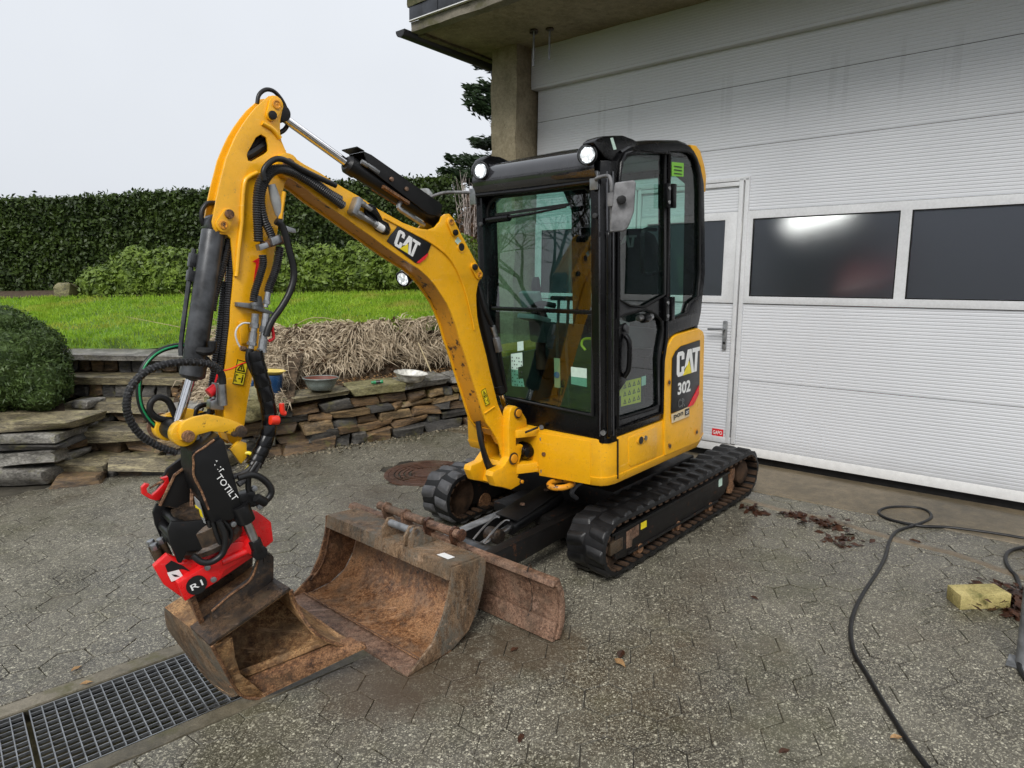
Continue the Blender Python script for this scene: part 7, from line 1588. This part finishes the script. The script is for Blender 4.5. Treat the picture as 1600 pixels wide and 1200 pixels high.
# rotor housing, side plates, cross tubes
dk = part('side_plate', Geo().plate(tr('disc'), -TN * .016), 'black_paint', trt, .004); part('side_plate', Geo().plate(shift(tr('disc'), -TN * .20 + V((-.0, 0, .012))), -TN * .016), 'black_paint', trt, .004)
d = tr('disc')
for c in (d[0] + V((.03, 0, -.03)), d[10] + V((.03, 0, -.045)), d[8] + V((.015, 0, .05))): part('cross_tube', Geo().cyl(c, c - TN * .21, .019, 16), 'black_paint', trt, 0, 50)
rc_ = (tr('disc')[3] + tr('disc')[6]) / 2 + TU * .03 - TN * .09 + TW * .05
part('rotor', Geo().lathe(rc_ - TU * .10, TU, [(.001, 0), (.115, 0), (.118, .02), (.105, .03), (.105, .09), (.085, .11), (.085, .17), (.001, .17)], 32), 'rust_black', trt)
br = tr('brack'); bt = part('upper_bracket', Geo().plate(br, -TN * .02).plate(shift(br, -TN * .10), -TN * .02), 'black_rust', trt, .004)
part('bracket_edge', Geo().tube([br[4] + V((0, -.002, 0)), br[0] + V((0, -.002, 0)), br[1] + V((0, -.002, 0))], .006, 6), 'rust', trt); part('bracket_rib', Geo().tube([br[0].lerp(br[1], .8) + V((0, -.03, -.02)), br[3] + V((-.02, -.05, .02))], .007, 6), 'rust', trt)
part('bracket_web', Geo().plate([br[4] - TN * .0, br[3] - TN * .0, br[3] - TN * .12, br[4] - TN * .12], (0, 0, .012)), 'rust_black', trt, .003)
part('lift_hook', Geo().plate(tr('hook'), -TN * .022), 'red', trt, .005, 35, 'red lifting hook'); hk = tr('hook'); part('hook_tongue', Geo().tube([hk[13] - TN * .01, hk[13].lerp(hk[11], .5) + V((-.012, 0, .01)) - TN * .01, hk[9] + V((.01, 0, .012)) - TN * .01], [.006, .005, .003], 6), 'rust', trt)
# red quick coupler
nplate('tilt_frame', 'redframe', .03, 'red', EX, .006, 0, 'red tilt frame behind the coupler')
r1 = tr('r1'); red = part('quick_coupler', Geo().plate(r1, -TN * .19), 'red', EX, .007, 35, 'red quick coupler marked R1')
part('coupler_slot', Geo().box((r1[1].lerp(r1[2], .5)) - TN * .10 + TU * .002, (.12, .11, .02), Matrix((TW, TN, TU)).transposed()), 'black_decal', red)
part('coupler_rail', Geo().tube([r1[2].lerp(r1[1], .05) + TN * .004 - TU * .02, r1[5] + TN * .002 - TU * .012], .015, 12), 'red', red, 0, 50)
part('coupler_shoulder', Geo().hexa([r1[2] - TN * .01, r1[5] - TN * .01, r1[5] - TN * .16, r1[2] - TN * .16], [r1[2] - TN * .01 + TU * .055, r1[5] - TN * .01 + TU * .04, r1[5] - TN * .16 + TU * .04, r1[2] - TN * .16 + TU * .055]), 'red', red, .008)
part('tilt_lug', Geo().cyl(r1[6] + TU * .03 + TN * .02, r1[6] + TU * .03 - TN * .06, .034, 22), 'red', red, .006)
part('tilt_lug', Geo().plate([r1[4] - TN * .10, r1[5] + TW * .03 - TN * .10, r1[5] + TW * .045 + TU * .05 - TN * .10, r1[5] + TW * .01 + TU * .13 - TN * .10, r1[4] + TU * .12 - TN * .10], -TN * .03), 'red', red, .006)
rcn = V(T['r1_c'][0]) + TN * .001
part('mark_disc', Geo().cyl(rcn, rcn + TN * .0022, .0355, 32), 'black_decal', red); part('mark_print', text_geo('R1', rcn + TN * .003 - TW * .021 - TU * .011, TW, TU, .042, .023, .0008, .01), 'white_decal', red)
b_ = tr('bolts')
for k, p in enumerate(b_): part('bolt', Geo().cyl(p - TN * .006, p + TN * (.012 if k < 5 else -.004), .0105, 12), 'galv', trt if k < 5 else red, .002)
for p in (V(T['bolts'][5]), V(T['bolts'][6])):
    q = p - TN * p.dot(TN) + TN * (r1[0].dot(TN)); part('bolt', Geo().cyl(q, q + TN * .010, .0105, 12), 'galv', red, .002)
part('white_label', Geo().plate(tr('wlabel'), -TN * .002), 'white_decal', red); wq = tr('wlabel'); wm = sum(wq, V((0, 0, 0))) / 4
part('label_tick', Geo().plate([wm + (q - wm) * k_ + TN * .001 for q, k_ in zip(wq, (.5, .15, .5, .2))], TN * .0006), 'black_decal', red)
part('recess_shade', Geo().plate(tr('recess'), -TN * .004), 'black_decal', red)  # flat black plate paints the shade inside the open-top box
for dx, dn in ((0, 0), (.028, -.02), (.0, -.045)): 
    q = tr('bolts_fit')[1] + TW * dx + TN * (dn - .06); part('hydraulic_port', Geo().cyl(q - TU * .10, q, .016, 12), 'rust_black', red); part('port_plug', Geo().cyl(q, q + TU * .022, .014, 6), 'galv', red, .002)
# tilt cylinder on the right, clamp and hoses
sm = tr('smallcyl'); part('tilt_cylinder', Geo().cyl(sm[0] + (sm[0] - sm[1]) * .9, sm[0], .034, 22), 'black_paint', trt, .004); part('tilt_rod', Geo().cyl(sm[0], sm[1], .0165, 18), 'steel', trt); part('tilt_eye', Geo().cyl(sm[1], sm[2], .023, 18).cyl(sm[2] + TN * .02, sm[2] - TN * .05, .028, 20), 'black_paint', trt, .003)
cp = tr('clamp'); part('clamp_block', Geo().plate([cp[0], cp[4], cp[5], cp[1], cp[2], cp[3]], -TN * .05), 'black_paint', trt, .006)
hose('loop_hose', 'rhose', .0125, 'hose', trt, 6); 
hb = tr('hosebox')
for k in range(4):
    o = TN * (.012 * k - .02) + TW * (.010 * k - .02)
    part('loop_hose', Geo().tube(catmull([hb[0] + o, hb[1] + o * 1.3 + TU * .0, hb[2] + o, hb[3] + o * .9 + TW * .01, hb[4] + o + TU * .01], 6), .0085, 8), 'hose', trt, 0, 60)
part('loop_hose', Geo().tube(catmull([V((.985, 2.375, .80)), V((1.0, 2.37, .74)), V((.99, 2.375, .68)), V((.955, 2.385, .655)), V((.92, 2.395, .66)), V((.895, 2.41, .69))], 6), .0115, 8), 'hose', trt, 0, 60)
part('yellow_cable', Geo().tube(catmull([V((1.13, 2.46, 1.0)), V((1.155, 2.44, 1.0)), V((1.16, 2.43, .975)), V((1.14, 2.43, .95)), V((1.12, 2.44, .93))], 5), .007, 8), 'yellow_decal', trt); part('end_cap', Geo().cyl(V((1.10, 2.31, .87)), V((1.135, 2.31, .84)), .017, 14), 'rubber', trt, .003)
# bucket on the coupler
A, B, P1, P2, P3 = bk('A'), bk('B'), bk('P1'), bk('P2'), bk('P3'); P4 = P3 + (P1 - P2); Q1 = bk('Q1')
def sect(f):
    a = P2.lerp(P3, f); b = P1.lerp(P4, f); q = Q1.lerp(V((1.30, 2.76, .335)), f); bt = V((.985, 2.66, .055)).lerp(V((1.40, 2.50, .20)), f); l = (bk('Q2').lerp(bk('L1'), f / .14) if f < .14 else bk('L1').lerp(B, (f - .14) / .86)); l2 = V((1.02, 2.545, .008)).lerp(V((1.42, 2.34, .165)), f)
    return [a] + catmull([b, b.lerp(q, .5) + (b - a) * .06, q, bt, l2, l], 5)
sN, sF = sect(0), sect(1)
bkt = part('bucket', Geo().strip([sect(k / 14) for k in range(15)]), 'rust_orange', EX, 0, 45, 'rusty digging bucket hanging over the drain')
inner = Geo().strip([[p + (p.lerp(P2.lerp(P3, k / 6), .02) - p) + V((0, 0, .006)) for p in sect(k / 6)[2:]] for k in range(7)]); part('inner_skin', inner, 'rust_orange', bkt, 0, 45)
I = [bk('I1'), bk('I2'), bk('I3'), bk('I4'), bk('I5')]
Q2 = bk('Q2'); 
near_free = [bk('L1')] + catmull([bk('L1'), Q2, P2.lerp(Q2, .45) + V((-.004, -.006, 0)), P2], 4)[1:-1] + [P2]
part('side_plate', Geo().plate(sN[:1] + sN[1:] + [], (.014, -.003, .004)), 'rust_paint', bkt, .002)
fl = near_free[::-1]
m = len(I); rows = [[fl[round(i * (len(fl) - 1) / (m - 1))], I[i]] for i in range(m)]
part('side_cutter', Geo().strip(rows).strip([[a + V((-.004, .010, 0)), b + V((-.002, .012, 0))] for a, b in rows]), 'rust_orange', bkt, 0, 50)
part('side_edge', Geo().tube(fl, .007, 6), 'rust', bkt, 0, 50)
S = [P3, bk('S1'), bk('S2'), bk('S3'), bk('Bt'), B]; ff = catmull(S, 4)
part('side_plate', Geo().plate(ff + sF[1:-1][::-1], (-.010, .002, -.003)), 'rust_orange', bkt, .001); part('side_edge', Geo().tube(ff, .006, 6), 'rust', bkt, 0, 50)
lipb = [bk('L1'), B, B + (sF[-2] - B).normalized() * .09 + V((0, 0, .012)), A + (sN[-2] - A).normalized() * .09 + V((0, 0, .012))]
part('cutting_lip', Geo().plate(lipb, (0, 0, .012)), 'rust', bkt, .003); part('lip_bar', Geo().plate([p + V((0, 0, .014)) for p in (lipb[3].lerp(lipb[2], .15), lipb[3].lerp(lipb[2], .88), lipb[2].lerp(lipb[1], -.35).lerp(lipb[3], .12), lipb[3].lerp(lipb[0], -.35).lerp(lipb[2], .15))], (0, 0, .012)), 'rust_orange', bkt, .003)
tpn = (P3 - P2).cross(P1 - P2).normalized(); tpn = tpn if tpn.z > 0 else -tpn
part('top_plate', Geo().plate([P2.lerp(P3, -.02), P3, P3.lerp(P4, .42), P2.lerp(P1, .42)], tpn * .014), 'rust_black', bkt, .003)
er = tr('ear_r'); part('hitch_ear', Geo().plate(er, -TN * .022), 'rust_black', bkt, .004); part('hitch_ear', Geo().plate(shift(er, -TN * .17 + V((-.02, 0, .01))), -TN * .022), 'rust_black', bkt, .004)
part('ear_edge', Geo().tube(catmull(er[1:6], 4), .005, 6), 'rust', bkt, 0, 60)
part('hitch_plate', Geo().plate([r1[0] - TN * .02 - TU * .005 + TW * .02, r1[0] - TN * .17 - TU * .005 + TW * .02, P1.lerp(P4, .25) + tpn * .01, P2.lerp(P3, .12).lerp(P1, .35) + tpn * .01], TW * .02), 'rust', bkt, .003)
part('hitch_pin', Geo().cyl(er[6] - TW * .015 - TU * .02 + TN * .005, er[6] - TW * .015 - TU * .02 - TN * .2, .020, 16), 'rust_black', bkt)

# ================================================================== loose attachments on the ground
gb = thing('grading_bucket', 'wide rusty grading bucket lying open on the paving before the blade', 'bucket', GF, (1.85, 2.6, 0))
y0, y1 = 2.12, 3.085
free = [(1.842, .383), (1.838, .34), (1.825, .285), (1.781, .177), (1.721, .09), (1.644, .043), (1.583, .004)]
backp = [(1.723, .004), (1.83, .012), (1.925, .055), (1.985, .13), (2.02, .215), (2.045, .30), (2.048, .352), (2.03, .368), (1.842, .383)]
bp_ = catmull([(x, 0, z) for x, z in [(1.583, .004)] + backp[:6]], 4)
def gs(x): return x
rows = [[V((p.x, y, p.z)) for p in bp_] for y in (y0, 2.35, 2.6, 2.85, y1)]
part('shell', Geo().strip(rows).strip([[p + V((.012, 0, -.002)) if p.x > 1.8 else p + V((0, 0, -.0035)) for p in r] for r in rows]), 'rust_floor', gb, 0, 45)
side = [(x, z) for x, z in free] + backp[:-1]
for y, d_, m in ((y0 - .013, .012, 'rust_paint'), (y1, .012, 'rust')): part('side_plate', Geo().plate([(x, y, z) for x, z in side], (0, d_, 0)), m, gb, .002)
part('top_beam', Geo().hexa([V((1.832, y0, .325)), V((1.846, y0, .390)), V((2.03, y0, .374)), V((2.045, y0, .345)), V((1.87, y0, .345))], [V((1.832, y1, .325)), V((1.846, y1, .390)), V((2.03, y1, .374)), V((2.045, y1, .345)), V((1.87, y1, .345))]), 'rust_paint', gb, .003)
part('cutting_lip', Geo().hexa([V((1.572, y0 - .012, .001)), V((1.572, y1 + .012, .001)), V((1.68, y1 + .012, .003)), V((1.68, y0 - .012, .003))], [V((1.580, y0 - .012, .014)), V((1.580, y1 + .012, .014)), V((1.68, y1 + .012, .018)), V((1.68, y0 - .012, .018))]), 'rust_pink', gb, .002)
part('heel_plate', Geo().box((1.76, y0 + .02, .007), (.12, .06, .012)), 'rust', gb, .002)
earp = [(1.835, .33), (1.852, .44), (1.885, .478), (1.915, .474), (1.945, .43), (2.02, .378), (1.9, .372)]
for y in (2.40, 2.60, 2.405 + .03):
    if y == 2.435: continue
    part('hitch_ear', Geo().plate([(x, y, z) for x, z in earp], (0, .014, 0)), 'rust_paint', gb, .002)
part('hitch_pin', Geo().cyl((1.895, 2.40, .452), (1.895, 2.61, .452), .018, 16), 'galv_dull', gb)
part('ear_foot', Geo().box((1.90, 2.505, .388), (.04, .16, .012)), 'rust_paint', gb, .002)
part('inner_seam', Geo().tube([V((1.66, y0 + .02, .026)), V((1.665, y1 - .02, .026))], .004, 6), 'rust', gb); part('inner_rib', Geo().tube(catmull([(1.86, y1 - .004, .33), (1.80, y1 - .004, .15), (1.72, y1 - .004, .07)], 4), .004, 6), 'rust', gb)
part('paper_label', Geo().plate([(1.885, 2.18, .3890), (1.925, 2.178, .3855), (1.925, 2.25, .3855), (1.885, 2.255, .3890)], (0, 0, .0012)), 'white_decal', gb)
hb_ = thing('bucket_hitch', 'red brown hitch of ears and pipe standing between grading bucket and blade', 'hitch', GF, (2.1, 2.6, 0))
part('back_plate', Geo().hexa([V((2.085, 2.30, .002)), V((2.085, 2.90, .002)), V((2.13, 2.90, .002)), V((2.13, 2.30, .002))], [V((2.075, 2.30, .36)), V((2.075, 2.90, .36)), V((2.11, 2.90, .36)), V((2.11, 2.30, .36))]), 'rust_pink', hb_, .004)
e2 = [(2.07, .30), (2.04, .40), (2.045, .435), (2.075, .445), (2.10, .43), (2.115, .37)]
for y in (2.33, 2.52, 2.70, 2.86): part('hitch_ear', Geo().plate([(x, y, z) for x, z in e2], (0, .016, 0)), 'cast_iron' if y < 2.6 else 'rust_pink', hb_, .003)
part('hitch_pin', Geo().cyl((2.07, 2.30, .412), (2.07, 2.54, .412), .022, 16), 'rust_pink', hb_, .002); part('hitch_pin', Geo().cyl((2.07, 2.56, .412), (2.07, 2.93, .412), .022, 16), 'rust_pink', hb_, .002)
part('pin_washer', Geo().cyl((2.07, 2.295, .412), (2.07, 2.285, .412), .030, 18), 'cast_iron', hb_, .002)

# ================================================================== small things
cb = solo('power_cable', Geo().tube(catmull(tr('cable'), 8), .0095, 10), 'hose', 'long black cable snaking over the paving with a loop by the garage door', 'cable', GF, (3.3, .9, 0), smooth=60)
solo('power_cable', Geo().tube(catmull(tr('cable2'), 8), .0095, 10), 'hose', 'black cable curving down at the right edge behind the steel post', 'cable', GF, (4.2, .4, 0), smooth=60)
t_ = tr('brick_top'); 
g = Geo().hexa([V((p.x, p.y, .001)) for p in t_], [V((p.x, p.y, .072)) for p in t_])
mat_concrete('yellow_brick', (.30, .24, .08), (.52, .44, .17), (.66, .58, .26), .7, 3, (.12, .12, .03))
solo('brick', g, 'yellow_brick', 'pale yellow brick lying beside dead leaves at the right', 'brick', GF, (3.73, .47, 0), bev=.004)
t = thing('steel_post', 'galvanised steel post standing at the right edge of the photo', 'post', GF, (3.30, .215, 0))
part('tube', Geo().cyl((3.27, .243, 0), (3.27, .243, .66), .024, 20), 'galv_dull', t); part('foot_plate', Geo().box((3.27, .243, .003), (.1, .1, .006)), 'galv_dull', t, .001)
def bowl(name, label, c, r, h, mo, mi, water=None, tilt=0):
    t = thing(name, label, 'bowl', WF, c, 'bowls left on the stone wall'); ax = V((tilt, -tilt * .4, 1)).normalized()
    part('shell', Geo().lathe(c, ax, [(.001, 0), (r * .62, 0), (r * .68, .006), (r * .86, h * .5), (r * .98, h), (r * 1.04, h + .004)], 36), mo, t, 0, 50)
    part('inside', Geo().lathe(c, ax, [(r * 1.04, h + .004), (r * .96, h), (r * .83, h * .5), (r * .62, .010), (.001, .010)], 36), mi, t, 0, 50)
    part('rim', Geo().tube([V(c) + ax * (h + .004) + (ax.orthogonal().normalized() * cos(2 * pi * k / 36) + ax.cross(ax.orthogonal().normalized()) * sin(2 * pi * k / 36)) * r * 1.03 for k in range(36)], .005, 6, closed=True), mo, t, 0, 60)
    if water: part('water', Geo().lathe(c, (0, 0, 1), [(.001, h * .55), (r * .80, h * .55)], 30), 'bowl_water', t)
bowl('bowl', 'grey green enamel bowl with a reddish inside on the stone wall', (-1.83, 6.22, .735), .155, .105, 'enamel_green', 'terracotta')
bowl('bowl', 'shallow whitish enamel bowl of water on the stone wall near the boom', (-1.065, 6.62, .768), .158, .078, 'enamel_white', 'enamel_white', True, .10)
t = thing('blue_pot', 'glossy blue pot under a yellow saucer beside the hanging hoses', 'pot', WF, (-2.215, 6.02, .72))
part('pot', Geo().lathe((-2.215, 6.02, .715), (0, 0, 1), [(.001, 0), (.075, 0), (.09, .06), (.10, .16), (.095, .18), (.09, .17), (.001, .165)], 30), 'blue_pot', t, 0, 50); part('handle', Geo().tube(catmull([(-2.30, 6.0, .86), (-2.36, 5.99, .84), (-2.37, 5.99, .78), (-2.31, 6.0, .75)], 4), .012, 8), 'blue_pot', t)
solo('saucer', Geo().lathe((-2.21, 6.02, .895), (.05, 0, 1), [(.001, 0), (.07, .0), (.115, .03), (.12, .036), (.112, .034), (.068, .008), (.001, .006)], 30), 'yellow_pot', 'yellow dish sitting on top of the blue pot', 'dish', WF, (-2.21, 6.02, .895), smooth=50)
t = thing('green_bottle', 'small green plastic tube lying on the mossy cap stone', 'bottle', WF, (-1.345, 6.46, .775))
part('body', Geo().cyl((-1.39, 6.46, .772), (-1.30, 6.462, .782), .017, 14), 'green_plastic', t, .004); part('cap', Geo().cyl((-1.413, 6.46, .770), (-1.39, 6.46, .772), .014, 12), 'green_plastic', t, .003); part('label_band', Geo().cyl((-1.365, 6.46, .7745), (-1.325, 6.461, .779), .0175, 14), 'black_decal', t)
solo('white_cord', Geo().tube(catmull([(-2.33, 5.93, .70), (-2.30, 5.9, .66), (-2.34, 5.9, .62), (-2.29, 5.9, .60), (-2.25, 5.91, .63), (-2.28, 5.92, .68), (-2.24, 5.93, .70)], 6), .006, 6), 'white_cord', 'tangle of white cord hanging over the wall under the blue pot', 'cord', WF, (-2.3, 5.92, .66), smooth=60)
solo('thin_cane', Geo().cyl((-.86, 6.62, .86), (-1.02, 6.9, 1.12), .006, 6), 'dry_stem', 'pale thin cane leaning behind the whitish enamel bowl', 'cane', WF, (-.86, 6.62, .86))
# wet dead leaves on the paving
def leaf_pile(c, r, n, label, h=.02, mat='dead_leaf'):
    P = np.array(c)[None, :] + np.stack([rs.normal(0, r[0], n), rs.normal(0, r[1], n), np.abs(rs.normal(.004, h * .6, n))], 1); a, b = leaf_axes(n, .026, np.array([[0, 0, 1.0]]), .5)
    addmesh('leaf_pile', quads_mesh('leaf_pile', P, a, b, mat), frame=GF, label=label, cat='leaves', kind='stuff')
leaf_pile((4.27, 1.36, 0), (.045, .06, 0), 60, 'wet brown dead leaves heaped in the gutter line', .022)
leaf_pile((4.32, 1.55, 0), (.03, .05, 0), 40, 'small heap of wet brown leaves nearer the track', .014)
leaf_pile((4.24, 1.80, 0), (.03, .05, 0), 36, 'dark dead leaves against the end of the rubber track', .012)
leaf_pile((4.10, 1.20, 0), (.05, .05, 0), 40, 'thin scatter of brown leaves before the gutter line', .008)
leaf_pile((3.86, .33, 0), (.10, .09, 0), 260, 'pile of dark red brown leaves behind the yellow brick', .035)
for k, (x, y) in enumerate(((4.328, .874), (2.213, 1.494), (2.268, 1.524), (.674, 3.246), (2.459, .505), (2.138, .771), (.668, 3.093), (2.0, 1.9), (3.1, 1.3), (1.6, 1.5))):
    tan = k in (1, 3, 4, 6); a = random.uniform(0, 6.28); s = .034 if k < 3 else .024; g = Geo(); c = V((x, y, .006)); R = Matrix.Rotation(a, 3, 'Z')
    lp = [(-1, 0, .1), (-.6, .35, .25), (0, .5, .35), (.6, .3, .15), (1.1, 0, .0), (.6, -.35, .3), (0, -.5, .2), (-.6, -.3, .3)]
    ctr = c + V((0, 0, .002)); vs_ = [c + R @ V((p[0] * s, p[1] * s, p[2] * s)) for p in lp]; g.add([ctr] + vs_, [(0, i + 1, (i + 1) % 8 + 1) for i in range(8)])
    solo('fallen_leaf', g, 'dead_leaf_tan' if tan else 'dead_leaf', ('brown fallen leaf on the paving between the cable loop and the gutter', 'curled tan leaf on the open paving below the track', 'dark leaf just behind the curled tan leaf on the open paving', 'tan leaf on the paving above the drain grating', 'orange tan leaf beside the cable near the bottom of the photo', 'small red brown leaf at the bottom right of the paving', 'tan leaf on the concrete edge of the drain', 'dark wet leaf on the paving beside the grading bucket', 'small dark leaf on the paving right of the track', 'small dark leaf on the paving in front of the grading bucket')[k], 'leaf', GF, c, group='single leaves on the paving')
